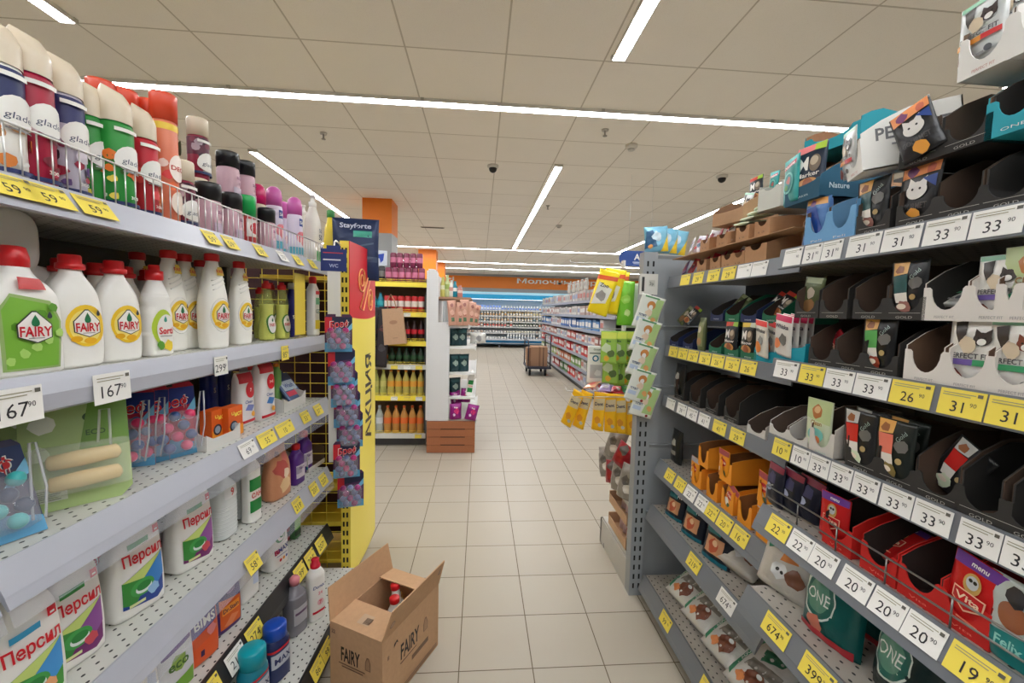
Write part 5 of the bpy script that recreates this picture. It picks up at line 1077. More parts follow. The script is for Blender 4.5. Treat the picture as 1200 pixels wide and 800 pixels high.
# --- far run, top shelf
FT_ = 'small brown trays on the far right shelf'
for i, px in enumerate((822, 838, 852, 865)): tr_('F', 'br', T_br, px, 1, f'small brown tray low on the set-back top shelf, {ORD[i]} from the left', grp=FT_, sc=(.95, 1, 1.1))
T_br2 = tray(.11, .16, .085, .06, (180, 136, 98), (116, 84, 60), .5, None, kind='card', lowz=.7)
tr_('F', 'br2', T_br2, 885, 1, 'larger brown tray at the near end of the set-back top shelf', grp=FT_)
for i, (px, k) in enumerate(((801, 'purp'), (808, 'rdk'), (822, 'rdk'), (830, 'rdk'), (842, 'rdk'), (853, 'rdk'), (861, 'mix'))):
    pr_('F', k, px, 1, .03+.012*(i % 3), f'crumpled {"mauve" if k == "purp" else "dark red" if k == "rdk" else "pale"} pouch low on the set-back top shelf, {ORD[i]} from the left', 'small pouches on the far right shelf', dz=.012, ry=R((-20, 12, -9, 14, -14, 8, 20)[i]), sc=.62, rx=R(-25))
o = MB().box(0, 0, 0, .78, .2, .003, M((176, 136, 100), 'card')).build('cardboard_sheet'); P = onR('F', 806, 1, .083, .0); o.location = (RXF-.004, 1.95, P.z); o.rotation_euler = (0, 0, RR)
tag(o, 'thin brown cardboard sheet laid over the lower row of small brown trays', 'cardboard sheet')
for i, px in enumerate((826, 846)): tr_('F', 'br', None, px, 1, f'small brown tray on the cardboard sheet, {ORD[i]} from the left', grp=FT_, dz=.087, sc=(.95, 1, 1.05))
for i, px in enumerate((870, 893)): tr_('F', 'br', None, px, 1, f'small brown numbered tray on the cardboard sheet, {"left" if i == 0 else "right"} one of two', grp=FT_, dz=.087, sc=(.98, 1, 1.1))
for i, (px, k) in enumerate(((808, 'mix'), (815, 'mix'), (822, 'rdk'), (829, 'mix'), (838, 'rdk'), (846, 'rdk'), (853, 'orgw'))):
    pr_('F', k, px, 1, .02+.014*(i % 3), f'crumpled {"pale patterned" if k == "mix" else "red" if k == "rdk" else "white and red"} pouch on the cardboard sheet, {ORD[i]} from the left', 'small pouches on the far right shelf', dz=.098, ry=R((-16, 10, -20, 14, -8, 18, -12)[i]), sc=.66, rx=R(-20), turn=(-12, 8, 0, 14, -10, 6, 0)[i])
BBX = tray(.14, .17, .10, .05, (178, 140, 106), (130, 96, 70), .86, None, kind='card', lowz=.9, hs=.055)
tr_('F', 'bbx', BBX, 852, 1, 'open brown carton with curved sides highest on the set-back top shelf', grp=FT_, dz=.165, turn=14)
pr_('F', 'silver', 872, 1, .06, 'white pouch in the open brown carton high on the set-back shelf', dz=.19, ry=R(16), sc=.72)
for i in range(4):
    pr_('F', 'cgr', 868+7*i, 1, .01+.005*i, f'pale green pouch lying flat in the pile before the white carton, {("lowest", "second", "third", "topmost")[i]} one', dz=.15+.014*i, rx=R(-80), sc=.85, turn=18-9*i)
WCT = tray(.09, .15, .085, .07, (206, 206, 196), (170, 170, 160), .5, None, lowz=.85, hs=.08)
tr_('F', 'wct', WCT, 901, 1, 'pale grey green carton beside the teal pouch, high on the set-back shelf', dz=.165, turn=8, grp=FT_)
pr_('F', 'M', 886, 1, .10, 'navy pouch with red top standing behind the pale carton', dz=.245, sc=.8, turn=10, ry=R(-4))
pr_('F', 'teal', 905, 1, .12, 'teal pouch standing behind the pale carton high on the shelf', dz=.25, sc=.72, turn=-6, ry=R(8))
TBH = tray(.16, .15, .09, .05, (20, 150, 165), (150, 110, 80), .7, None, lowz=.6, hs=.06)
P = onR('N', 930, 1, 0, .2); put('tr_tbh', TBH, (RX+.15, 1.16, NZ[1]+.30), RR+R(12), 'teal carton with brown inside, hindmost on top of the shelf pile', 'tray', 'cardboard display trays on the right shelves')
put('tr_bbx', BBX, (RX+.14, 1.18, NZ[1]+.20), RR+R(4), 'brown carton supporting the hindmost teal carton', 'tray', FT_)
put('tr_bbx', BBX, (RX+.14, 1.16, NZ[1]+.002), RR, 'brown carton standing behind the light blue trays', 'tray', FT_, sc=(1, 1, 1.9))
# --- far run, second shelf
for i, (px, k, f_) in enumerate(((840, 'navy', T_navy), (858, 'green', T_green), (877, 'navy', T_navy), (904, 'green', T_green))):
    tr_('F', k, f_, px, 2, f'{"navy" if k == "navy" else "green"} tray in the upper layer of set-back second shelf, {ORD[i]} from the left', dz=.128, d=.012)
for i, (px, k) in enumerate(((897, 'M'), (906, 'M'), (855, 'grn'), (796, 'grn'), (803, 'M'))):
    pr_('F', k, px, 2, .05, f'dark pouch lying atop the set-back second shelf layer, {("nearest the green tray", "on the green tray", "in the middle", "at the far end", "second from the far end")[i]}', dz=.15 if i < 3 else .11, ry=R(24), rx=R(-30), sc=.8)
putR('F', 'po_tall', pouch(.05, .14, .03, (96, 104, 66), [('r', -.02, .02, .02, .12, (130, 134, 92)), ('p', blob(0, .09, .014, 11, 4), (200, 190, 170)), ('p', blob(0, .04, .016, 11, 5), (170, 130, 90))], seed=4), 822, 2, .01, 'slim olive green pouch standing alone on the set-back second shelf', 'pouch', None)
tr_('F', 'green', None, 838, 2, 'green tray on the set-back second shelf right of the olive pouch')
tr_('F', 'navy', None, 806, 2, 'navy tray in shade left of the olive pouch, set-back second shelf')
tr_('F', 'navy', None, 790, 2, 'navy tray at the far end of the set-back second shelf')
for px, k, a, b in ((857, 'M', 'green tray under the pouch with red top', 'black pouch with white letter and red top on set-back second shelf'), (877, 'My', 'green tray under the pouch with yellow top', 'black pouch with white letter and yellow top on set-back second shelf')):
    tr_('F', 'green', None, px, 2, a); pr_('F', k, px-1, 2, .012, b, dz=.012, sc=.98)
    pr_('F', k, px+4, 2, .04, b.replace('pouch', 'pouch behind its twin', 1), dz=.012, sc=.98)
tr_('F', 'tb', tray(.11, .17, .06, .045, (10, 150, 170), (70, 60, 50), .9, None, lowz=.8, hs=.05), 897, 2, 'turquoise tray left of its twin on the set-back second shelf')
putR('N', 'tr_tb', None, 925, 2, .01, 'turquoise tray of pink-topped pouches on the second nearest shelf', 'tray', 'cardboard display trays on the right shelves')
for i, px in enumerate((893, 904, 913)): pr_('F', 'orgw', px, 2, .0+.03*i, f'white pouch with orange food picture, {("front", "middle", "back")[i]} of three in the turquoise tray', dz=.02, ry=R(6+4*i), turn=-10, rx=R(6))
for i, px in enumerate((917, 925, 934, 941)): pr_('N', 'pinkw', px, 2, .01+.022*i, f'white pouch with pink top in the turquoise tray, {ORD[i]} from the left', dz=.012, ry=R(8), turn=-6, rx=R(6), sc=.98)
# --- far run, third shelf: dark trays
for i, px in enumerate((796, 814, 834, 857)): tr_('F', 'dark', T_dark, px, 3, f'black empty tray on the set-back third shelf, {ORD[i]} from the far end', sc=(1.15, 1, 1.15), d=.03)
T_low = tray(.09, .2, .09, .03, (206, 202, 194), (96, 80, 70), .7, None, lowz=.4, hs=.04)
for i, px in enumerate((886,)): tr_('F', 'low', T_low, px, 3, 'low pale tray with dark inside at the near end of the set-back third shelf')
for i, px in enumerate((913, 934)): putR('N', 'tr_low', None, px, 3, .012, f'low pale tray with dark inside on the third nearest shelf, {("left", "right")[i]} of two', 'tray', 'cardboard display trays on the right shelves', sc=(.85, .9, .9))
# --- far run, fourth shelf: orange trays
for i, (px, dz, lab) in enumerate(((816, 0, 'orange tray holding a pouch at the far end of the fourth shelf'), (834, 0, 'orange empty tray, second from the far end'), (852, 0, 'orange tray with a slumped pouch in the middle of the fourth shelf'), (872, 0, 'orange empty tray with brown inside, lower layer'), (895, 0, 'orange tray with grey-topped pouch at the near end, lower layer'), (824, .102, 'orange empty tray in the upper layer, farthest one'), (850, .102, 'orange tray with red-topped pouch in the upper layer, middle'), (897, .102, 'orange tray with rose-topped pouch in the upper layer, nearest'))):
    tr_('F', 'or', T_or, px, 4, lab, dz=dz, d=.01, grp='orange trays on the fourth right shelf', sc=(1.05, 1, 1))
for px, dz, k, lab, ry in ((814, 0, 'ocg', 'orange pouch with grey top in the farthest lower orange tray', 0), (852, 0, 'oc', 'orange pouch slumped in the middle lower orange tray', 24), (894, 0, 'ocg', 'orange pouch with grey top at the near end of the lower orange row', 0), (848, .102, 'oc', 'orange pouch with rose top in the middle upper orange tray', 0), (895, .102, 'oc', 'orange pouch with rose top in the nearest upper orange tray', 4)):
    pr_('F', k, px, 4, .02, lab, 'orange pouches on the fourth right shelf', dz=dz+.006, ry=R(ry), sc=.9)
# --- far run, fifth shelf bags
NB = bag(.13, .15, .055, (28, 32, 44), [('p', [(-.04, .03), (.04, .03), (.04, .09), (-.04, .09)], (206, 150, 110)), ('p', blob(.0, .06, .026, 11, 4), (190, 90, 60)), ('e', .004, .07, .012, .012, (230, 190, 150)), ('r', -.06, .0, .06, .016, (20, 110, 130)), ('r', -.05, .1, .02, .12, (30, 110, 120)), ('t', 'Pro', .03, .115, .014, WHT)], seed=41)
for i, (px, t) in enumerate(((790, 'farthest'), (811, 'middle'), (838, 'nearest'))): putR('F', 'nb', NB, px, 5, -.0+.015, f'navy bag with orange dog picture on the set-back fifth shelf, {t} of three', 'bag', 'navy pet food bags on the fifth shelf', rx=R(-12), turn=14, sc=.95+.05*i)
putR('F', 'bg', None, 860, 5, .03, 'beige dog food bag lying on the set-back perforated fifth shelf', 'bag', 'large beige pet food bags', rx=R(-62), turn=22, ry=R(6), sc=.95, dz=.03)
putR('F', 'bg', None, 892, 5, .17, 'beige dog food bag standing at the near end of the set-back fifth shelf', 'bag', 'large beige pet food bags', rx=R(-24), turn=20, sc=1.0)
# --- far run, base: bags lying
FB = bag(.22, .3, .09, (206, 204, 198), [('p', [(-.10, .04), (-.075, .02), (-.07, .27), (-.10, .27)], (40, 130, 90)), ('t', 'ADULT', -.086, .15, .02, WHT, dict(rot=PI/2)), ('p', [(-.02, .16), (.06, .2), (.07, .25), (-.04, .22)], (50, 110, 80)), ('p', [(-.06, .1), (.09, .12), (.09, .17), (-.05, .15)], (130, 124, 114)), ('p', blob(.02, .07, .045, 12, 5), (120, 66, 44)), ('p', blob(-.03, .05, .026, 12, 9), (226, 140, 80)), ('e', .03, .1, .012, .01, (226, 226, 224)), ('t', 'PERFECT', -.02, .27, .018, (90, 90, 84))], seed=51)
for i, (px, dz, t) in enumerate(((793, 0, 'farthest'), (812, 0, 'second'), (838, 0, 'third'), (868, 0, 'nearest'))):
    putR('F', 'fb', FB, px, 6, .0, f'white and green pet food bag lying on the base shelf, {t} from the far end', 'bag', 'large bags lying on the base shelf', rx=R(-58), turn=10, dz=.035, sc=.78)

# ---- price tags right
gR = 'price tags on the right shelf rails'
def ptR(sec, px, lv, txt, c, where, dz=None, w=.088, h=.047):
    lip = lv in (4, 5, 6); pro = {5: .03, 6: .03 if sec == 'N' else .05}.get(lv, 0)
    dz = (-.024 if lip else -.023) if dz is None else dz; out = -(.0215 if lip else .0095)-pro
    P = onR(sec, px, lv, dz, out)
    s_ = f'{cn[c]} price tag' + (f' reading {txt}' if txt else '') + ' ' + where
    return ptag((P.x, P.y, P.z), txt, w, h if not lip else .052, c, s_, gR, RR, R(-23) if lip else R(-9))
def row(sec, lv, spec, name, w=.088):
    ys = [onR(sec, q[0], lv).y for q in spec]
    for i, (px, t, c) in enumerate(spec):
        g_ = min([abs(ys[i]-ys[j]) for j in (i-1, i+1) if 0 <= j < len(ys)]+[1])
        ptR(sec, px, lv, t, c, f'on the {name}, {ORD[i]} from the left', w=round(min(w, g_*.95), 3))
row('N', 1, ((929, '', WT), (952, '31', WT), (975, '31', WT), (1012, '31', WT), (1056, '31', WT), (1108, '33', WT), (1168, '33', WT)), 'nearest top shelf rail')
row('N', 2, ((921, '33', WT), (951, '33', YT), (983, '33', WT), (1021, '33', WT), (1067, '26', YT), (1126, '31', YT), (1188, '31', YT)), 'nearest second shelf rail')
row('N', 3, ((916, '10', YT), (938, '10', WT), (960, '33', WT), (985, '33', WT), (1014, '33', WT), (1050, '33', WT), (1092, '33', WT), (1147, '33', WT), (1203, '33', WT)), 'nearest third shelf rail')
row('N', 4, ((912, '22', YT), (938, '22', WT), (965, '20', WT), (1002, '20', WT), (1040, '20', WT), (1082, '20', WT), (1142, '19', YT)), 'fenced shelf rail')
row('N', 5, ((909, '674', YT), (957, '399', YT)), 'nearest fifth shelf rail')
row('F', 1, ((803, '', YT), (818, '29', YT), (836, '29', YT), (854, '29', YT), (872, '', WT), (890, '', WT)), 'set-back top shelf rail', .082)
row('F', 2, tuple((p, '26', YT) for p in (789, 800, 812, 826, 841, 858, 877)), 'set-back second shelf rail', .082)
row('F', 3, ((786, '', WT), (799, '39', WT), (811, '45', WT), (825, '41', WT), (843, '41', YT), (864, '29', YT)), 'set-back third shelf rail', .082)
row('F', 4, ((785, '21', YT), (797, '21', YT), (809, '22', WT), (822, '22', WT), (834, '22', YT), (849, '20', YT), (867, '16', YT)), 'set-back fourth shelf rail', .082)
row('F', 5, ((813, '219', YT), (851, '674', WT)), 'set-back fifth shelf rail', .09)
row('F', 6, ((780, '99', YT), (829, '309', YT), (845, '509', YT)), 'set-back base shelf rail', .09)
# ================================================================== CARDBOARD BOX ON THE FLOOR
def carton_box():
    o = empty('cardboard_box'); N_ = Vector((-.322, 1.414, 0)); o.location = N_
    ex = Vector((.166, .317, 0)).normalized(); a = math.atan2(ex.y, ex.x); o.rotation_euler = (0, 0, a)
    # local +x runs along the long right side, +y goes to the left side; near right corner at the origin
    L, W, H, t = .357, .246, .28, .004; K = M((198, 158, 120), 'card'); KI = M((150, 116, 88), 'card')
    MB().box(0, 0, 0, L, W, t, K).build('bottom', o)
    for nm, b in (('side_panel', (0, 0, 0, L, t, H)), ('side_panel', (0, W-t, 0, L, W, H)), ('end_panel', (0, t, 0, t, W-t, H)), ('end_panel', (L-t, t, 0, L, W-t, H))): MB().box(*b, K).build(nm, o)
    def flap(p0, p1, q1, q0, name):
        p0, p1, q1, q0 = map(Vector, (p0, p1, q1, q0)); n = (p1-p0).cross(q0-p0).normalized()*t*.5
        vs = [v-n for v in (p0, p1, q1, q0)]+[v+n for v in (p0, p1, q1, q0)]
        MB().add(vs, [(3, 2, 1, 0), (4, 5, 6, 7), (0, 1, 5, 4), (1, 2, 6, 5), (2, 3, 7, 6), (3, 0, 4, 7)], K).build(name, o)
    fr = ((0, 0, H), (L, 0, H), (L-.012, -.035, H+.118), (.012, -.035, H+.118)); flap(*fr, 'side_flap')
    flap((0, W, H), (L, W, H), (L-.01, W+.02, H+.118), (.01, W+.02, H+.118), 'side_flap')
    flap((0, .004, H), (0, W-.004, H), (.118, W-.012, H+.012), (.118, .012, H+.012), 'end_flap')
    flap((L, .004, H), (L, W-.004, H), (L-.10, W-.012, H+.02), (L-.10, .012, H+.02), 'end_flap')
    INK = (52, 44, 38)
    side = lambda x, z, of: (x, -of, z); end = lambda y, z, of: (-of, W-y, z)
    sh = [('t', 'FAIRY', .16, .165, .062, INK, dict(fit=.115)), ('r', .10, .118, .20, .123, (110, 84, 64)), ('r', .17, .08, .28, .10, (128, 98, 74)), ('p', [(.245, .14), (.275, .14), (.275, .17), (.265, .195), (.255, .195), (.245, .17)], (134, 104, 80)), ('p', [(.249, .143), (.271, .143), (.271, .17), (.263, .19), (.257, .19), (.249, .17)], (172, 134, 100)),
          ('t', 'II', .03, .20, .016, (110, 84, 64)), ('p', [(.06, .215), (.075, .228), (.085, .222), (.078, .236), (.062, .228)], INK), ('r', .12, .022, .34, .026, (120, 92, 70)), ('r', .12, .014, .34, .018, (120, 92, 70))]
    printed(o, side, sh, 'lettering', curved=False)
    she = [('t', 'FAIRY', .10, .175, .055, INK, dict(fit=.09)), ('p', [(.17, .15), (.195, .15), (.195, .18), (.187, .2), (.178, .2), (.17, .18)], (134, 104, 80)), ('p', [(.173, .153), (.192, .153), (.192, .18), (.185, .196), (.18, .196), (.173, .18)], (172, 134, 100)), ('r', .045, .135, .17, .139, (120, 92, 70)), ('r', .06, .125, .16, .129, (120, 92, 70)), ('t', '22', .02, .25, .014, (110, 84, 64))]
    printed(o, end, she, 'lettering', curved=False)
    # printed marks on the standing right flap and barcode on the near flap
    nrm = Vector((0, -.118, -.035)).normalized()
    def fl(x, s, of): return (x, -.035*s/.12-.0+nrm.y*(of+.0022), H+.118*s/.12+nrm.z*(of+.0022))
    rcy = [('p', ell(.035, .05, .014, .014, 14), (140, 108, 82)), ('p', ell(.035, .05, .010, .010, 14), (176, 138, 104)), ('p', [(.31, .07), (.33, .07), (.322, .10)], (90, 70, 54)), ('p', [(.315, .074), (.326, .074), (.321, .09)], (176, 138, 104))]
    printed(o, fl, rcy, 'printed_mark', curved=False)
    def nf(x, y, of): return (x, W-y, H+.012*x/.118+.0024+of)
    printed(o, nf, [('r', .03, .10, .075, .15, (190, 160, 130))] + [('r', .034, .125+.004*i, .062, .127+.004*i, (70, 56, 46)) for i in range(8)], 'barcode_label', curved=False)
    return tag(o, 'brown open cardboard box with black lettering standing on the floor by the left shelf', 'cardboard box')
CB_O = carton_box()
ex = Vector((.166, .317, 0)).normalized(); ey = Vector((-ex.y, ex.x, 0)); N0 = Vector((-.322, 1.414, 0))
for i, (a, b, rx, t) in enumerate(((.19, .10, 0, 'upright red-capped dish soap bottle in the cardboard box, nearer one'), (.27, .13, R(-5), 'tilted dish soap bottle in the far corner of the cardboard box'))):
    P = N0+ex*a+ey*b; put('ft', None, (P.x, P.y, .006), R(40+50*i), t, 'bottle', 'bottles inside the cardboard box', rx=rx)

# ================================================================== RIGHT END UNIT: HANGING PACKS
HX = .80
def hook(x0, x1, y, z, lab):
    o = empty('display_hook', (x0, y, z)); MB().tube([(0, 0, 0), (-(x0-x1), 0, .0), (-(x0-x1)-.012, 0, .018)], .0025, M((226, 226, 224), 'metal'), 6).build('wire_arm', o)
    MB().box(-.012, -.02, -.02, .0, .02, .02, M((226, 226, 224), 'paint')).build('base_clip', o); return tag(o, lab, 'hook', 'white display hooks on the right end unit')
def ywl(w, h, top, mid, low, t): return [('p', [(-w*.46, h*.52), (w*.46, h*.56), (w*.46, h*.86), (-w*.46, h*.82)], top), ('t', t, 0, h*.70, h*.09, (40, 50, 90), dict(fit=w*.7, rot=.1)), ('p', blob(0, h*.28, w*.3, 11, 4), mid), ('p', blob(.2*w, h*.16, w*.16, 9, 6), low)]
YP = pouch(.068, .215, .02, (246, 190, 26), ywl(.068, .215, (206, 190, 150), (222, 150, 40), (190, 190, 180), 'Dent'), seed=7, name='dog_chew_pack')
gY = 'yellow dog chew packs hanging on the right end unit'
hz = Zat(461, .68, 2.25)
for yy_, lab in ((2.14, 'nearest'), (2.30, 'farthest')): hook(HX, .50, yy_, hz+.004, f'white wire hook above the row of yellow packs, {lab} one')
for i, (px, py, rz, ry) in enumerate(((742, 466, -28, 0), (727, 464, -30, -2), (715, 463, -32, -2), (703, 461, -34, 3), (688, 458, -38, 14), (679, 455, -42, 22))):
    y = 2.16+.02*i if i < 4 else 2.24+.02*(i-4); x = Xat(px, y, .95); zt = Zat(py, x, y)
    put('yp', YP, (x-math.sin(R(ry))*.2, y, zt-.205), R(rz), f'yellow dog chew pack hanging on the right end unit, {("rightmost", "second from the right", "third from the right", "third from the left", "second from the left", "leftmost")[i]}', 'pack', gY, ry=R(ry))
CP = lambda c, c2: pouch(.09, .13, .014, c, [('p', blob(0, .07, .03, 10, 3), c2), ('r', -.04, .1, .04, .12, c2)], seed=8, name='treat_pack')
for i, (px, py, c, c2, nm) in enumerate(((690, 452, (236, 180, 140), (220, 90, 80), 'orange and pink'), (708, 456, (170, 150, 206), (230, 220, 236), 'lilac'), (724, 458, (196, 40, 60), (226, 90, 96), 'red'), (738, 458, (40, 110, 70), (120, 170, 90), 'green'), (716, 466, (206, 36, 60), (236, 120, 130), 'raspberry red'))):
    y = 2.2+.03*(i % 3); x = Xat(px, y, 1.08); z = Zat(py, x, y)
    put(f'cp{i}', CP(c, c2), (x, y, z-.01), R(-40+10*i), f'{nm} treat pack lying flat on the hook above the yellow packs', 'pack', 'treat packs lying on the hooks', rx=R(-78), ry=R(6*i-12), sc=.8)
# white and green sachets stepping down the slotted post
SAs = [('p', [(.0, .02), (.052, .02), (.052, .15), (.02, .15)], (176, 206, 140)), ('r', -.04, .148, .03, .156, (110, 160, 120)), ('e', .0, .115, .02, .02, (206, 140, 80)), ('e', .0, .105, .01, .012, WHT), ('p', blob(.0, .08, .018, 10, 3), (226, 206, 180)), ('p', [(-.05, .03), (-.01, .03), (-.01, .05), (-.05, .05)], (190, 206, 226)), ('t', 'TITBIT', -.026, .062, .011, (30, 60, 110), dict(fit=.04)), ('p', blob(.03, .05, .014, 9, 4), (226, 170, 110)), ('e', .028, .012, .007, .007, (150, 60, 60))]
SA = pouch(.115, .16, .012, (226, 230, 220), SAs, seed=13, name='treat_sachet', kind='film')
for i, (px, py) in enumerate(((762, 346), (758, 374), (754, 402), (752, 432), (757, 450))):
    y = 1.93+.006*i; x = Xat(px, y, 1.5-.12*i); zt = Zat(py, x, y)
    put('sa', SA, (x-.03, y, zt-.158), R(-6), f'white and green treat sachet with dog picture on the slotted post, {("topmost", "second", "third", "fourth", "lowest")[i]} of five', 'sachet', 'treat sachets stepping down the slotted post', ry=R(15), rx=R(5))
# upper hooks: yellow and green packs
for k, (px, py, y) in enumerate(((695, 309, 2.3), (700, 385, 2.25))):
    z = Zat(py, .7, y); hook(HX, .50, y, z, f'white wire hook on the right end unit, {("above the bright yellow bags", "above the green see-through packs")[k]}')
YB_ = pouch(.10, .21, .03, (246, 220, 30), [('p', [(-.04, .04), (.03, .06), (.04, .13), (-.03, .15)], (226, 226, 214)), ('p', blob(0, .09, .026, 10, 3), (150, 146, 140)), ('p', [(-.05, .16), (.05, .17), (.05, .19), (-.05, .18)], (220, 90, 40)), ('t', 'Zoo', 0, .14, .018, (70, 60, 60))], seed=3, name='pet_snack_bag')
for i, (px, py, ry) in enumerate(((706, 316, 16), (716, 315, 10), (722, 318, 6))):
    y = 2.24+.03*i; x = Xat(px, y, 1.6); zt = Zat(py, x, y); put('yb', YB_, (x-math.sin(R(ry))*.1, y, zt-.24), R(-34+4*i), f'bright yellow snack bag hanging high on the right end unit, {("left", "middle", "right")[i]} one', 'bag', 'bright yellow snack bags hanging high', ry=R(ry), sc=1.15)
GBg = pouch(.09, .24, .05, (120, 196, 50), [('p', blob(0, .14, .026, 10, 5), (160, 216, 90)), ('p', blob(.01, .07, .02, 10, 7), (196, 226, 140))], seed=17, name='pet_snack_bag')
x = Xat(734, 2.24, 1.6); put('gbg', GBg, (x, 2.24, Zat(381, x, 2.24)), R(-20), 'lime green glossy bag hanging beside the bright yellow ones', 'bag', None)
PGB = pouch(.13, .25, .02, (206, 222, 196), [('r', -.05, .05, .05, .06, (170, 200, 160))], seed=19, name='hanging_pack', kind='film')
x = Xat(746, 2.3, 1.6); put('pgb', PGB, (x, 2.3, Zat(384, x, 2.3)), R(0), 'pale translucent green pack hanging against the slotted post', 'pack', None)
GPk = pouch(.085, .17, .02, (150, 190, 80), [('r', -.04, .13, .04, .165, (206, 216, 90)), ('p', blob(-.01, .08, .028, 10, 3), (196, 210, 170)), ('p', blob(.014, .05, .02, 10, 5), (90, 110, 60)), ('p', blob(-.01, .025, .016, 9, 6), (226, 170, 60)), ('t', 'Bio', 0, .118, .014, (60, 90, 70))], seed=23, name='pet_snack_pack', kind='film')
for i, px in enumerate((714, 726, 737)):
    y = 2.16+.03*i; x = Xat(px, y, 1.35); put('gpk2', GPk, (x, y, Zat(389, x, y)-.165), R(-22-4*i), f'green see-through snack pack hanging beside the sachets, {("left", "middle", "right")[i]} one', 'pack', 'green snack packs on the right end unit')
for i, px in enumerate((724, 735)):
    y = 2.3+.04*i; x = Xat(px, y, 1.2); put('gpk2', None, (x, y, Zat(418, x, y)-.165), R(-12-6*i), f'green snack pack in the lower green row, {("left", "right")[i]} one', 'pack', 'green snack packs on the right end unit')
WB_ = pouch(.12, .21, .02, (222, 222, 214), [('r', -.05, .165, .05, .172, (120, 126, 120)), ('e', -.016, .14, .018, .018, (20, 110, 140)), ('e', -.016, .14, .011, .011, WHT), ('p', [(-.045, .03), (.045, .03), (.045, .105), (-.045, .105)], (176, 176, 172)), ('p', blob(0, .06, .02, 9, 3), (206, 206, 200)), ('t', 'Grooming', 0, .19, .010, (100, 110, 100))], seed=29, name='pet_snack_pack', kind='film')
y = 2.3; x = Xat(701, y, 1.2); put('wbp', WB_, (x, y, Zat(449, x, y)), R(-8), 'white pack with blue ring emblem hanging left of the green packs', 'pack', None, sc=1.02)
y = 2.26; x = Xat(716, y, 1.2); put('gpk2', None, (x, y, Zat(449, x, y)), R(-30), 'narrow white and green pack between the white pack and the lower green row', 'pack', 'green snack packs on the right end unit', sc=1.1)
# shelf goods low on the end unit
CLs = [('p', blob(0, .1, .03, 10, 3), (90, 84, 80)), ('p', blob(.02, .06, .026, 10, 5), (206, 200, 190))]
CL = pouch(.13, .18, .08, (140, 134, 126), CLs, seed=31, name='pet_clothing_pack'); CLR = pouch(.12, .13, .07, (150, 24, 34), CLs[:1], seed=33, name='pet_clothing_pack')
for i, (px, py, k, f_) in enumerate(((708, 550, 'cl', CL), (722, 556, 'clr', CLR), (733, 566, 'cl', CL), (742, 578, 'cl', CL), (714, 536, 'cl', CL), (726, 532, 'clr', CLR))):
    y = (2.42, 2.32, 2.22, 2.12, 2.38, 2.24)[i]; x = .80; put(k, f_, (x, y, .465+(.14 if i > 3 else 0)), R(-60), f'crumpled {"red" if k == "clr" else "grey"} textile pack under the yellow packs, {ORD[i]} of six', 'pack', 'textile packs low on the right end unit', ry=R(8*i-20), rx=R(-10))
def woodtray():
    o = empty('wooden_tray'); mb = MB(); m = M((196, 160, 126), 'card'); mb.box(-.09, 0, 0, .09, .3, .004, m).box(-.09, 0, 0, .09, .006, .07, m).box(-.09, .294, 0, .09, .3, .07, m).box(-.09, 0, 0, -.084, .3, .05, m).box(.084, 0, 0, .09, .3, .05, m); mb.build('tray_body', o); return o
put('wt', woodtray, (.90, 2.12, .175), R(0), 'pale wooden tray on the bottom shelf of the right end unit', 'tray'); put('wt', None, (.90, 2.12, .31), R(0), 'pale wooden tray stacked over the lower one on the right end unit', 'tray')
for i in range(4): put('cl2', pouch(.1, .14, .05, (206, 180, 176), [('p', blob(0, .08, .03, 10, 3), (236, 226, 222)), ('p', blob(.02, .04, .02, 10, 4), (190, 90, 100))], seed=37, name='pet_toy_pack'), (.88, 2.15+.06*i, .182), R(-60), f'pink and white toy pack in the bottom wooden tray, {ORD[i]} from the front', 'pack', 'toy packs in the wooden trays', rx=R(-8), sc=.8)
for i in range(3): put('cl2', None, (.88, 2.15+.07*i, .318), R(-60), f'pink and white toy pack in the upper wooden tray, {ORD[i]} from the front', 'pack', 'toy packs in the wooden trays', rx=R(-12))
# white ticket holder on the post, blue bags on top
def ticket():
    o = empty('ticket_holder'); MB().box(-.045, -.003, -.05, .045, 0, .05, M((214, 212, 204), 'paper')).build('ticket', o)
    printed(o, flat(-.003), [('r', -.035, -.035, -.022, .035, (60, 60, 60)), ('r', .0, -.01, .03, .02, (190, 190, 180)), ('t', '3p', .014, .004, .016, (120, 120, 116))], 'lettering', curved=False); return o
x = Xat(760, 1.985, 1.6); put('tk', ticket, (x, 1.985, Zat(333, x, 1.985)), 0, 'white ticket clipped to the top of the slotted post', 'ticket')
put('tk', None, (x+.005, 1.99, Zat(361, x, 1.99)), 0, 'pale ticket on the slotted post half covered by the top sachet', 'ticket', sc=.9)
BLs = [('p', [(-.07, .02), (.0, .03), (-.02, .13), (-.06, .12)], (40, 90, 130)), ('p', blob(.0, .09, .03, 10, 3), (206, 226, 236)), ('p', [(.02, .0), (.07, .0), (.07, .1)], (236, 200, 50)), ('p', blob(-.04, .03, .014, 9, 5), (226, 160, 80))]
for i, (px, t) in enumerate(((765, 'left'), (778, 'middle'), (791, 'right'))):
    x = Xat(px, 2.08, 1.8); put('bl', pouch(.14, .15, .06, (120, 180, 206), BLs, seed=41, name='snack_bag'), (x+.02, 2.08+.03*i, 1.772), R(-8), f'pale blue and yellow bag on top of the grey end unit, {t} of three', 'bag', 'pale blue bags on the grey end unit', ry=R(6*i-4), sc=.85)
MB_ = [('p', [(-.05, .02), (.05, .02), (.05, .04), (-.05, .04)], (60, 90, 60))]
put('blk', pouch(.1, .16, .04, (30, 32, 32), [('p', blob(0, .1, .02, 9, 3), (196, 196, 190)), ('r', -.03, .04, .02, .06, (150, 150, 144))], seed=43), (RXF+.06, 1.93, .735), RR, 'black pouch standing at the far end of the set-back fourth shelf', 'pouch', 'black pouches at the far ends of the set-back shelves')
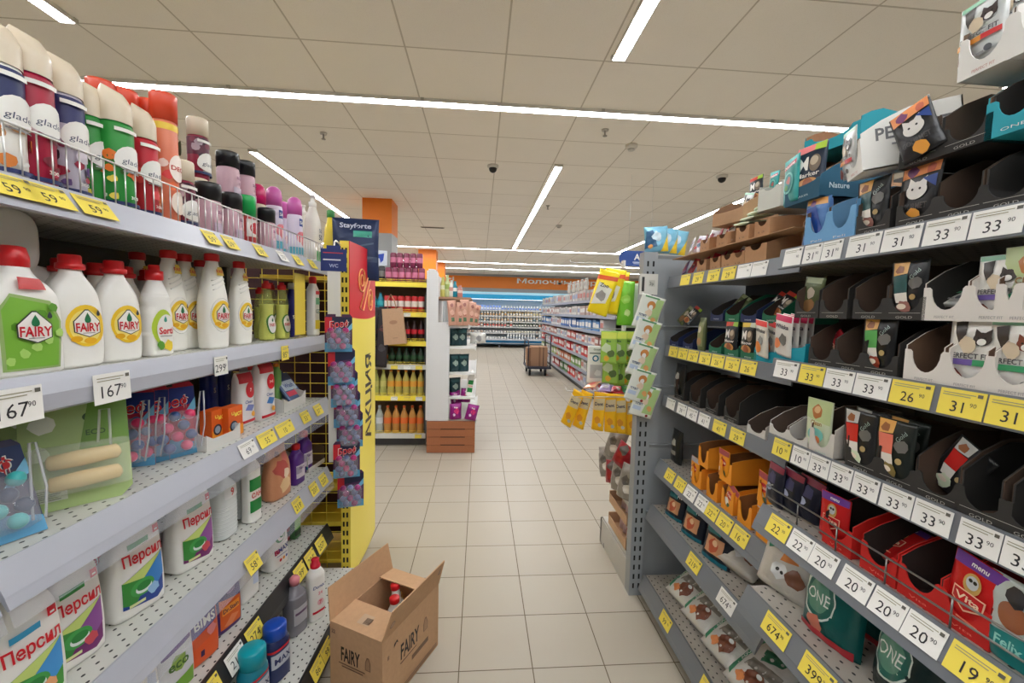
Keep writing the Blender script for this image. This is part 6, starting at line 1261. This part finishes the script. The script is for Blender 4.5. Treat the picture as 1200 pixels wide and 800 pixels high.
put('blk', None, (RXF+.06, 1.93, 1.062), RR, 'black pouch standing at the far end of the set-back third shelf', 'pouch', 'black pouches at the far ends of the set-back shelves')

# ================================================================== YELLOW DRINKS UNIT (behind the promotion panel)
DY = 4.40; dx0, dx1 = -1.55, Xat(499.5, 4.4, 1.0)
DZ = [Zat(p, -.8, DY)+.0 for p in (331, 366, 400, 427.5, 464, 508)]
dg = empty('shelving_unit', (dx1, DY, 0)); tag(dg, 'yellow-railed drinks shelving unit facing the aisle beyond the promotion panel', 'shelving')
MB().box(dx0-dx1, .42, .02, 0, .45, 1.8, M((120, 96, 70), 'paint')).build('back_panel', dg)
MB().box(-.02, .0, .02, 0, .45, 1.62, M((70, 70, 70), 'paint')).build('side_panel', dg)
for i, z in enumerate(DZ):
    s = MB().box(dx0-dx1, .0, z-.02, -.02, .42, z, M((206, 200, 190), 'paint')).build('shelf', dg)
    MB().prism([(0, z+.004), (-.008, z+.004), (-.018, z-.045), (0, z-.045)], 'x', dx0-dx1, -.0, M((242, 220, 70) if i not in (3, 5) else (206, 204, 196), 'plastic')).build('price_rail', s)
    mb = MB(); mb.tube([(dx0-dx1, -.004, z+.03), (-.01, -.004, z+.03)], .0028, YEL, 6); mb.tube([(dx0-dx1, -.004, z+.012), (-.01, -.004, z+.012)], .0028, YEL, 6); mb.build('guard_wire', s)
    for k in range(0 if i == 0 else 4): pass
MB().box(dx0-dx1, .06, 0, -.02, .08, DZ[5]-.02, M((80, 80, 82), 'paint')).build('kickplate', dg)
def drink(h, r, body, lab, capc, kind='plastic', can_=False):
    def f():
        if can_:
            o = empty('drink_can'); MB().lathe([(r*.8, 0), (r, .008), (r, h-.012), (r*.8, h)], M(body, kind), 14).build('can_body', o)
            MB().lathe([(r*1.01, h*.35), (r*1.01, h*.7)], M(lab, 'print'), 14, cap=False).build('printed_band', o)
        else:
            o = empty('drink_bottle'); MB().lathe([(r*.9, 0), (r, .01), (r*.97, h*.3), (r, h*.62), (r*.6, h*.78), (.014, h*.88), (.014, h*.94)], M(body, kind), 14).build('bottle_body', o)
            MB().lathe([(r*1.02, h*.36), (r*1.02, h*.58)], M(lab, 'print'), 14, cap=False).build('label', o); MB().lathe([(.015, h*.93), (.015, h)], M(capc, 'plastic'), 10).build('cap', o)
        return o
    return f
def drow(lv, key, fns, step, name, txts, y=.05, back=False):
    x = dx1-.06; k = 0
    while x > -1.3:
        j = (k*len(fns)//max(1, int((dx1+1.3)/step)+1)) if len(fns) > 1 else 0
        put(f'{key}{j}', fns[j], (x, DY+y, DZ[lv]+.0006), 0, f'{txts[j]} {name[3:]}, {ORD[k]} from the right'.replace('the top', 'top').replace('the ', '', 1).replace('from right', 'from the right'), 'can' if 'can' in txts[j] else 'bottle', f'drinks on the {name.split("on the ")[1]}')
        x -= step; k += 1
BER = (130, 50, 80)
drow(0, 'd0', [drink(.155, .033, BER, (206, 120, 150), BER, 'plastic', True), drink(.165, .033, (36, 34, 36), (120, 116, 112), BLK, 'plastic', True)], .068, 'on the top drinks shelf', ['berry red can', 'black can'])
x = dx1-.09
for k in range(5): put('d00', None, (x-.068*k, DY+.1, DZ[0]+.157), 0, f'berry red can in the upper tier of the top drinks shelf, {ORD[k]} from the right', 'can', 'drinks on the top drinks shelf')
drow(1, 'd1', [drink(.17, .033, (196, 40, 44), (230, 220, 210), WHT, 'plastic', True), drink(.2, .034, (30, 130, 150), (60, 170, 180), (20, 80, 100))], .07, 'on the second drinks shelf', ['red and white can', 'teal bottle'])
drow(2, 'd2', [drink(.22, .033, (44, 24, 24), (206, 36, 50), (60, 50, 50))], .073, 'on the third drinks shelf', ['dark cola bottle with red label'])
drow(3, 'd3', [drink(.17, .036, (30, 50, 34), (50, 90, 56), (40, 90, 60)), drink(.17, .036, (150, 156, 146), (226, 110, 50), (226, 110, 50))], .076, 'on the fourth drinks shelf', ['dark green bottle', 'clear bottle with orange label'])
drow(4, 'd4', [drink(.27, .037, (190, 176, 90), (226, 160, 60), (226, 140, 40)), drink(.27, .037, (176, 178, 96), (196, 190, 110), (190, 190, 90))], .078, 'on the fifth drinks shelf', ['pale gold bottle with orange label', 'pale olive bottle'])
drow(5, 'd5', [drink(.29, .04, (196, 140, 70), (226, 110, 50), (226, 100, 40)), drink(.29, .04, (168, 176, 170), (206, 212, 214), (190, 200, 210))], .086, 'on the lowest drinks shelf', ['amber bottle with orange label', 'clear water bottle'])
def dtag(lv, px, i, c=YT):
    x = Xat(px, DY-.018, DZ[lv]-.02); ptag((x, DY-.0185, DZ[lv]-.022), '', .07, .04, c, f'{cn[c]} price tag on drinks rail number {("one", "two", "three", "four", "five", "six")[lv]} from the top, {("right", "middle", "left")[i]}', 'price tags on the drinks rails', 0, R(-10))
for lv in (1, 3, 4): 
    for i, px in enumerate((491, 477, 462)): dtag(lv, px, i, YT if (i+lv) % 2 else WT)
dtag(5, 490, 0)
# paper bag, black bags hanging before the drinks
def paperbag():
    o = empty('paper_bag'); K = M((186, 150, 118), 'card'); mb = MB()
    mb.add([(-.11, -.03, 0), (.11, -.03, 0), (.11, .03, 0), (-.11, .03, 0), (-.10, -.008, .36), (.10, -.008, .36), (.10, .008, .36), (-.10, .008, .36)], [(0, 1, 2, 3), (0, 4, 5, 1), (1, 5, 6, 2), (2, 6, 7, 3), (3, 7, 4, 0), (4, 7, 6, 5)], K); mb.build('bag_body', o)
    for s in (-1, 1): MB().tube([(-.045, s*.008, .35), (-.04, s*.012, .44), (0, s*.004, .50), (.03, s*.012, .43), (.04, s*.008, .35)], .004, K, 6).build('handle', o)
    printed(o, lambda x, z, of: (x, -.03+.022*z/.36-of, z), [('e', 0, .22, .04, .02, (160, 120, 92)), ('r', -.02, .06, .03, .066, (150, 116, 90))], 'printed_mark', curved=False); return o
x = Xat(464, 4.345, 1.2); put('pb_', paperbag, (x, 4.345, Zat(403, x, 4.345)), R(0), 'brown paper carrier bag hanging from the top drinks rail', 'bag', None, ry=R(-6), sc=1.02)
BKB = pouch(.12, .62, .05, (44, 38, 40), [('p', blob(0, .4, .04, 10, 3), (90, 50, 50)), ('p', blob(0, .2, .04, 10, 6), (70, 66, 70))], seed=51, name='carrier_bag', kind='matte')
for i, (px, c) in enumerate(((432, 'left'), (446, 'right'))):
    x = Xat(px, 4.35, 1.2); put('bkb', BKB, (x, 4.352, Zat(430, x, 4.35)), R(0), f'long black folded bag hanging beside the paper bag, {c} one', 'bag', 'long black bags by the drinks unit', ry=R(4))
# box and pump bottle on top of the drinks unit, navy pack over the promotion panel
def bluebox():
    o = empty('carton'); MB().box(-.09, -.05, 0, .09, .05, .17, M((206, 214, 226), 'print')).build('carton_body', o, bevel=.003)
    printed(o, flat(-.05), [('p', [(-.04, .12), (.06, .14), (.05, .06), (.02, .03), (.01, .08), (-.03, .09)], (40, 70, 170))], 'printed_mark', curved=False); return o
x = Xat(443, 4.42, 1.9); put('bbx_', bluebox, (x, 4.46, DZ[0]+.168), R(10), 'white box with blue mark on top of the black cans', 'box', None, sc=.9)
NVs = [('t', 'Stayforte', -.0, .30, .028, (200, 206, 226), dict(fit=.17)), ('r', -.01, .235, .09, .27, (70, 170, 150)), ('p', [(-.11, .16), (.1, .21), (.1, .2), (-.11, .15)], (70, 90, 120)), ('r', -.12, .10, .12, .13, (60, 80, 110))]
x = Xat(417, 2.42, 1.85); put('nvp', pouch(.25, .34, .06, (32, 50, 90), NVs, seed=53, name='litter_bag'), (x, 2.42, Zat(258, x, 2.42)-.33), R(6), 'large navy pack standing behind the top of the yellow post', 'bag', None, sc=1.0)
MB().box(-.42, .04, .0, -.0, .44, .02, YEL).build('shelf', g2).location = (0, 0, Zat(258, x, 2.42)-.352)

# ================================================================== WHITE PEGBOARD UNIT AND CRATE
PY = 4.20; PEG = None
m, nt, b = nodes('pegboard'); tc = nt.nodes.new('ShaderNodeTexCoord'); sp = nt.nodes.new('ShaderNodeSeparateXYZ'); nt.links.new(tc.outputs['Object'], sp.inputs[0])
def mt(op, a, v=None):
    n = nt.nodes.new('ShaderNodeMath'); n.operation = op; nt.links.new(a, n.inputs[0])
    if v is not None:
        if hasattr(v, 'links'): nt.links.new(v, n.inputs[1])
        else: n.inputs[1].default_value = v
    return n.outputs[0]
dd = [mt('POWER', mt('SUBTRACT', mt('FRACT', mt('DIVIDE', sp.outputs[i], .022)), .5), 2.0) for i in (0, 2)]
lt = mt('LESS_THAN', mt('ADD', dd[0], dd[1]), .045)
mx = nt.nodes.new('ShaderNodeMix'); mx.data_type = 'RGBA'; nt.links.new(lt, mx.inputs[0]); mx.inputs[6].default_value = lin((226, 226, 226)); mx.inputs[7].default_value = lin((150, 150, 152)); nt.links.new(mx.outputs[2], b.inputs['Base Color']); PEG = m
WP = M((226, 226, 224), 'paint')
pg = empty('shelving_unit', (-.515, PY, 0)); tag(pg, 'white perforated end unit with side shelves standing next to the drinks unit', 'shelving')
cr = [(0, .33)] + [(.215, .33), (.215, 1.27)] + [(.155+.06*math.cos(a), 1.27+.06*math.sin(a)) for a in [R(15*i) for i in range(1, 7)]] + [(.10, 1.33), (.10, 1.79)] + [(.04+.06*math.cos(a), 1.79+.065*math.sin(a)) for a in [R(15*i) for i in range(1, 7)]] + [(0, 1.855)]
MB().prism(cr, 'y', 0, .025, PEG).build('pegboard_side', pg)
MB().box(-.02, .026, .33, .04, 1.2, 1.84, WP).build('back_panel', pg)
for z, w in ((1.30, .40), (1.085, .47), (.82, .47), (.57, .47), (.345, .49)):
    s = MB().box(.03, .026, z-.02, w, 1.15, z, WP).build('shelf', pg); MB().box(w, .0, z-.03, w+.012, 1.15, z+.012, WP).build('price_rail', s)
MB().box(.03, .03, 1.565, .42, 1.0, 1.585, M((176, 136, 108), 'card')).build('cardboard_top_tray', pg)
def crate():
    o = empty('crate'); K = M((166, 104, 68), 'card'); D = M((70, 44, 30), 'matte'); W = .485
    for i in range(4): MB().box(0, 0, .005+i*.082, W, .012, .082+i*.082, K).build('slat', o)
    MB().box(0, .012, .0, W, .3, .325, K).build('crate_body', o)
    for i in range(3): MB().box(.14, -.0012, .080+i*.082, W-.1, .002, .089+i*.082, D).build('slot', o)
    for i in range(3): MB().box(W-.001, .05, .080+i*.082, W+.0012, .25, .089+i*.082, D).build('slot', o)
    return o
put('crate', crate, (-.517, PY-.012, 0), 0, 'brown slatted crate standing on the floor under the white pegboard side', 'crate')
PK_ = pouch(.11, .25, .05, (206, 156, 136), [('p', blob(0, .13, .03, 12, 3), (226, 180, 160)), ('p', blob(0, .2, .02, 10, 5), (150, 90, 80)), ('r', -.02, .04, .02, .08, (90, 120, 90)), ('t', 'Soft', 0, .1, .018, (170, 80, 70))], seed=61, name='snack_bag')
for i, px in enumerate((531, 538, 545, 551, 556)):
    y = PY-.02+.02*i; x = Xat(px, y, 1.4); put('pk_', PK_, (x, y, 1.302), R((16, 30, 8, 26, 34)[i]), f'pinkish snack bag on the upper white side shelf, {ORD[i]} from the left', 'bag', 'pinkish snack bags on the white unit', ry=R((-5, 3, -2, 5, 9)[i]), sc=(.8, .8, (1.0, .93, 1.04, .96, .86)[i]))
for i, px in enumerate((535, 548)):
    y = PY+.2; x = Xat(px, y, 1.4); put('pk_', None, (x, y, 1.302), R(10), f'pinkish snack bag in the second row of the upper white side shelf, {("left", "right")[i]} one', 'bag', 'pinkish snack bags on the white unit', sc=(.85, .85, 1.0))
for i, (px, c, lc, h, n) in enumerate(((519, (206, 200, 110), (226, 226, 190), .2, 'yellow'), (524, (196, 206, 150), (150, 170, 90), .22, 'olive'), (529, (226, 222, 214), (206, 150, 140), .17, 'white'), (533, (20, 130, 150), (226, 226, 222), .16, 'teal'), (539, (196, 130, 120), (226, 200, 190), .12, 'pink'))):
    y = PY+.08; x = Xat(px, y, 1.65); put(f'tp{i}', drink(h, .028, c, lc, c), (x, y, 1.586), 0, f'{n} bottle on the cardboard tray atop the white unit', 'bottle', 'small bottles atop the white unit')
DT = pouch(.14, .2, .08, (24, 60, 66), [('p', blob(0, .1, .035, 11, 3), (150, 170, 160)), ('r', -.05, .15, .05, .18, (40, 90, 96))], seed=67, name='pet_food_bag')
for i, (px, z) in enumerate(((533, .822), (543, .822), (533, .572), (533, 1.087), (541, 1.087))):
    y = PY+.12+.02*i; x = Xat(px, y, z+.1); put('dt', DT, (x, y, z), R(25), f'dark teal bag on the white side shelves, {("left one on the third shelf", "right one on the third shelf", "on the fourth shelf", "left one on the second shelf", "right one on the second shelf")[i]}', 'bag', 'dark teal bags on the white unit', sc=.9)
GRB = pouch(.15, .22, .09, (50, 96, 44), [('p', blob(0, .1, .04, 11, 3), (110, 160, 70)), ('p', blob(.02, .05, .02, 11, 4), (206, 180, 90))], seed=71, name='pet_food_bag')
x = Xat(549, PY+.1, .7); put('grb', GRB, (x, PY+.1, .572), R(20), 'green bag above the purple bags on the white unit', 'bag', None, ry=R(8))
PUB = pouch(.17, .22, .1, (140, 24, 120), [('p', blob(.01, .12, .04, 11, 3), (216, 50, 120)), ('p', blob(-.03, .07, .02, 11, 4), (226, 200, 226)), ('t', 'Felix', 0, .17, .02, WHT)], seed=73, name='pet_food_bag')
for i, (px, z, y, n) in enumerate(((534, .347, PY+.02, 'left one on the lowest shelf'), (551, .347, PY-.01, 'right one bulging over the crate'), (535, .47, PY+.14, 'upper left'), (545, .50, PY+.12, 'upper right'))):
    x = Xat(px, y, z+.1); put('pub', PUB, (x, y, z), R(15), f'glossy purple pet food bag over the crate, {n}', 'bag', 'glossy purple bags on the white unit', ry=R((0, 14, -8, 6)[i]), sc=.72 if i < 2 else .66)
WPB = pouch(.16, .1, .08, (206, 206, 200), [('p', blob(0, .05, .03, 11, 3), (150, 150, 150))], seed=77, name='pet_food_bag')
x = Xat(560, PY+.5, 1.1); put('wpb', WPB, (x, PY+.5, 1.087), R(20), 'white bag at the outer end of the second white side shelf', 'bag', None, sc=1.2)

# ================================================================== FAR RIGHT SHELVING ALONG THE AISLE
FX = 1.93; fg = empty('shelving_unit', (FX, 13.2, 0), -PI/2); tag(fg, 'long shelving unit with household goods along the right of the far aisle', 'shelving')
GZ = [1.69, 1.42, 1.16, .92, .66, .40, .14]
MB().box(0, .45, .02, 7.4, .48, 1.66, M((120, 118, 116), 'paint')).build('back_panel', fg)
for z in GZ:
    s = MB().box(0, 0, z-.025, 7.4, .45, z, M((176, 176, 178), 'paint')).build('shelf', fg); MB().prism([(0, z+.004), (-.012, z+.004), (-.02, z-.045), (0, z-.045)], 'x', 0, 7.4, M((150, 156, 170), 'plastic')).build('price_rail', s)
MB().box(0, .03, 0, 7.4, .05, .11, M((30, 30, 34), 'paint')).build('kickplate', fg)
rnd = random.Random(5)
PAL = [[(206, 204, 198), (196, 192, 186), (176, 172, 168)], [(206, 200, 196), (222, 216, 210), (186, 160, 150)], [(40, 90, 160), (90, 140, 196), (214, 214, 214), (60, 110, 180)], [(196, 90, 80), (222, 210, 204), (176, 120, 110), (216, 216, 214)], [(196, 40, 44), (210, 208, 204), (206, 60, 60)], [(120, 160, 80), (206, 206, 196), (160, 180, 110), (206, 120, 80)], [(206, 44, 44), (190, 190, 190), (176, 60, 60), (90, 140, 80)]]
SHN = ('top', 'second', 'third', 'fourth', 'fifth', 'sixth', 'lowest')
def pkbox(w, d, h, c, c2):
    def f():
        o = empty('goods_pack'); MB().box(-w/2, 0, 0, w/2, d, h, M(c, 'print')).build('pack_body', o); MB().box(-w/2+.01, -.001, h*.3, w/2-.01, .0, h*.75, M(c2, 'print')).build('printed_band', o); return o
    return f
def cname(c):
    r, g_, b_ = c
    if max(c)-min(c) < 26: return 'white' if r > 195 else 'grey'
    if r > 170 and g_ < 70: return 'red'
    if b_ > r+30: return 'blue'
    if g_ > r: return 'green'
    return 'orange brown' if g_ > 100 and b_ < 90 else 'pinkish'
cnt = {}
for lv, z in enumerate(GZ):
    y = 12.9
    while y > 6.5:
        c = PAL[lv][int((13-y)/1.1+rnd.random()*.8) % len(PAL[lv])]; c2 = (226, 224, 220) if sum(c) < 500 else rnd.choice([(150, 160, 190), (190, 120, 110), (170, 170, 170)])
        w = .19; hh = (.19, .17, .18, .15, .18, .17, .18)[lv]; k = f'gp{lv}{c}{c2}'
        cnt[(lv)] = n = cnt.get(lv, 0)+1
        put(k, pkbox(w, .2, hh, c, c2), (FX+.01+.02*rnd.random(), y, z+.0006), -PI/2, f'{cname(c)} pack, {ORD[n-1]} from far end, {SHN[lv]} shelf of far right unit', 'pack', f'goods packs on the {SHN[lv]} shelf of the far right unit', sc=(1, 1, rnd.uniform(.85, 1.08)))
        y -= .235
GWB = pouch(.2, .28, .09, (196, 190, 182), [('p', blob(0, .14, .05, 11, 3), (160, 150, 144)), ('r', -.08, .22, .08, .25, (150, 140, 130))], seed=81, name='flour_bag', kind='matte')
for i, px in enumerate((667, 672, 677, 682, 687)):
    x = FX+.06; y = Yat(px, x, 1.9); put('gwb', GWB, (x, y, 1.90), -PI/2+R(6), f'pale grey bag piled on top of the far right unit, {ORD[i]} from the left', 'bag', 'pale grey bags atop the far right unit', sc=.8)

# ================================================================== DAIRY FRIDGE
FYD = 16.75; fx0, fx1 = Xat(541, FYD, 1.2), 4.6
fr = empty('dairy_fridge', (fx0, FYD, 0)); FWd = fx1-fx0; tag(fr, 'long open dairy fridge with blue canopy along the far wall', 'fridge')
z_top = Zat(341, fx0, FYD); FB_ = M((226, 230, 232), 'paint'); FBL = M((20, 150, 200), 'paint')
MB().box(0, .7, .1, FWd, .74, z_top, M((206, 212, 216), 'paint')).build('back_panel', fr)
MB().box(-.05, -.1, .05, 0, .74, z_top, FB_).build('side_panel', fr); MB().box(FWd, -.1, .05, FWd+.05, .74, z_top, FB_).build('side_panel', fr)
cp = MB().box(0, -.06, z_top-.10, FWd, .74, z_top, M((170, 220, 240), 'paint')).build('canopy', fr); MB().box(0, -.07, z_top-.28, FWd, -.0, z_top-.10, FBL).build('canopy_blue_band', fr)
MB().box(0.02, .02, z_top-.29, FWd-.02, .06, z_top-.275, emis('fridge_lamp', (236, 242, 250), 3)).build('fridge_lamp', fr)
MB().prism([(-.10, .34), (-.02, .34), (.02, .14), (-.06, .14)], 'x', 0, FWd, M((20, 110, 160), 'paint')).build('blue_front', fr)
MB().box(0, -.12, .30, FWd, .7, .36, M((200, 204, 208), 'paint')).build('well', fr); MB().box(0, -.13, .17, FWd, -.1, .20, M((206, 204, 200), 'metal')).build('bumper_rail', fr)
for k in range(5): MB().box(.3+k*1.2, -.02, 0, .36+k*1.2, .05, .15, M((120, 120, 124), 'paint')).build('leg', fr)
SZ = [.36, .60, .84, 1.05, 1.28, 1.51]; 
for z in SZ[1:]:
    s = MB().box(0, .05, z-.02, FWd, .7, z, FB_).build('shelf', fr); MB().box(0, .04, z-.045, FWd, .05, z+.004, M((196, 196, 196), 'plastic')).build('price_rail', s)
def dairy(kind, c, lc):
    def f():
        o = empty('dairy_'+kind)
        if kind == 'bottle': MB().lathe([(.033, 0), (.035, .1), (.03, .13), (.014, .16), (.016, .18)], M(c, 'plastic'), 10).build('bottle_body', o); MB().lathe([(.036, .03), (.036, .09)], M(lc, 'print'), 10, cap=False).build('label', o)
        elif kind == 'carton': MB().box(-.036, 0, 0, .036, .07, .14, M(c, 'print')).prism([(0, .14), (.07, .14), (.035, .18)], 'x', -.036, .036, M(c, 'print')).build('carton_body', o); MB().box(-.034, -.001, .03, .034, 0, .1, M(lc, 'print')).build('printed_band', o)
        else: MB().lathe([(.038, 0), (.048, .07)], M(c, 'plastic'), 12).build('cup', o); MB().lathe([(.05, .07), (.05, .076)], M(lc, 'print'), 12).build('lid', o)
        return o
    return f
FP = [[('cup', WHT, (236, 160, 60)), ('cup', WHT, (206, 210, 210)), ('bottle', WHT, (190, 200, 210))], [('cup', (196, 170, 150), WHT), ('cup', WHT, (120, 80, 110)), ('cup', (226, 220, 200), WHT)], [('bottle', (190, 140, 100), WHT), ('carton', WHT, (206, 90, 80)), ('carton', (60, 80, 60), WHT), ('bottle', WHT, (220, 130, 70))], [('bottle', WHT, (90, 120, 130)), ('carton', WHT, (196, 160, 120)), ('bottle', (206, 190, 160), WHT)], [('carton', WHT, (206, 190, 140)), ('bottle', WHT, (206, 160, 100)), ('carton', (226, 200, 150), WHT)], [('carton', (110, 140, 226), WHT), ('carton', (130, 160, 230), (226, 230, 240)), ('bottle', WHT, (120, 150, 220)), ('bottle', WHT, (226, 150, 60))]]
for lv, z in enumerate(SZ):
    x = fx0+.1; n = 0
    while x < 3.3 and n < 33:
        j = min(len(FP[lv])-1, int((x-fx0)/1.15+rnd.random()*.7) % len(FP[lv])); kd, c, lc = FP[lv][j]
        put(f'da{kd}{c}{lc}', dairy(kd, c, lc), (x, FYD+(.10 if lv else -.0)+.01*rnd.random(), z+.0006), 0, f'dairy {kd}, {ORD[n]} from the left on the fridge {("well floor", "lowest shelf", "second lowest shelf", "middle shelf", "second highest shelf", "highest shelf")[lv]}', kd, f'dairy goods on the {("well floor", "lowest shelf", "second lowest shelf", "middle shelf", "second highest shelf", "highest shelf")[lv]} of the fridge', sc=rnd.uniform(.92, 1.12))
        x += .118; n += 1

# ================================================================== PLATFORM TROLLEY
ty = 9.3; tx0, tx1 = Xat(618, ty, .2), Xat(646, ty, .2)
t = empty('platform_trolley', ((tx0+tx1)/2, ty, 0)); tw = (tx1-tx0)/2; tag(t, 'dark platform trolley with two upright frames parked in the far aisle', 'trolley'); TM = M((40, 44, 60), 'paint')
MB().box(-tw, 0, .17, tw, .9, .21, TM).build('platform', t)
for nm, x_, h_ in (('handle_frame', -tw+.02, .80), ('handle_frame', tw-.02, .92)):
    MB().tube([(x_, .05, .2), (x_, .05, h_-.06), (x_, .10, h_), (x_, .8, h_), (x_, .85, h_-.06), (x_, .85, .2)], .014, TM, 8).build(nm, t)
MB().tube([(tw-.02, .05, .5), (tw-.02, .85, .5)], .01, TM, 8).build('cross_bar', t)
for x_ in (-tw+.07, tw-.12):
    for y_ in (.12, .78):
        w = MB().tube([(x_-.02, y_, .07), (x_+.02, y_, .07)], .068, M((24, 24, 26), 'matte'), 18).build('wheel', t); MB().box(x_-.03, y_-.02, .1, x_+.03, y_+.02, .17, M((90, 90, 94), 'metal')).build('caster_fork', w)
def shipbox(w, d, h, strap):
    def f():
        o = empty('shipping_carton'); MB().box(-w/2, 0, 0, w/2, d, h, M((170, 132, 104), 'card')).build('carton_body', o); MB().box(-.02, -.001, 0, .02, d*.5, h+.001, M((140, 106, 82), 'card')).build('tape', o)
        if strap: MB().box(w*.22, -.002, 0, w*.26, .0, h, M((30, 30, 34), 'matte')).build('strap', o)
        return o
    return f
xc = (tx0+tx1)/2
put('sb1', shipbox(.36, .5, .44, True), (xc+.03, ty+.2, .2115), 0, 'brown shipping carton with dark strap on the trolley, larger one', 'box', 'shipping cartons on the trolley')
put('sb2', shipbox(.14, .3, .3, False), (xc-.20, ty+.22, .2115+.12), 0, 'small brown shipping carton at the left of the trolley, upper one', 'box', 'shipping cartons on the trolley')
put('sb3', shipbox(.13, .3, .118, False), (xc-.19, ty+.22, .2115), 0, 'small brown shipping carton at the left of the trolley, lower one', 'box', 'shipping cartons on the trolley')

# ================================================================== HANGING BLUE SIGN
sg = empty('hanging_sign'); sy = 4.6; sx = Xat(746, sy, 2.0); sz = Zat(303, sx, sy); sg.location = (sx, sy, sz)
rr_ = [(.20, .0), (.20, .085), (-.12, .085)] + [(-.12+.085*math.cos(a), .085*math.sin(a)) for a in [R(90+22.5*i) for i in range(1, 8)]] + [(-.12, -.085), (.20, -.085)]
MB().prism(rr_, 'y', -.004, .004, M((36, 74, 150), 'print')).build('sign_panel', sg)
printed(sg, flat(-.004), [('t', 'A', .0, .02, .07, WHT), ('r', -.05, -.045, .06, -.036, (200, 210, 230)), ('r', -.04, -.06, .05, -.053, (200, 210, 230))], 'lettering', curved=False)
for a in (-.1, .15): MB().tube([(a, 0, .085), (a, 0, CEIL-sz-.001)], .0015, M((200, 200, 196), 'metal'), 5).build('hanging_wire', sg)
tag(sg, 'blue rounded sign hanging from the ceiling behind the right end unit', 'sign')

for k_, v_ in LABELS.items():
    if len(v_) > 1: print('DUPLICATE LABEL', k_, v_)
    if len(k_.split()) > 16: print('LONG', len(k_.split()), k_)
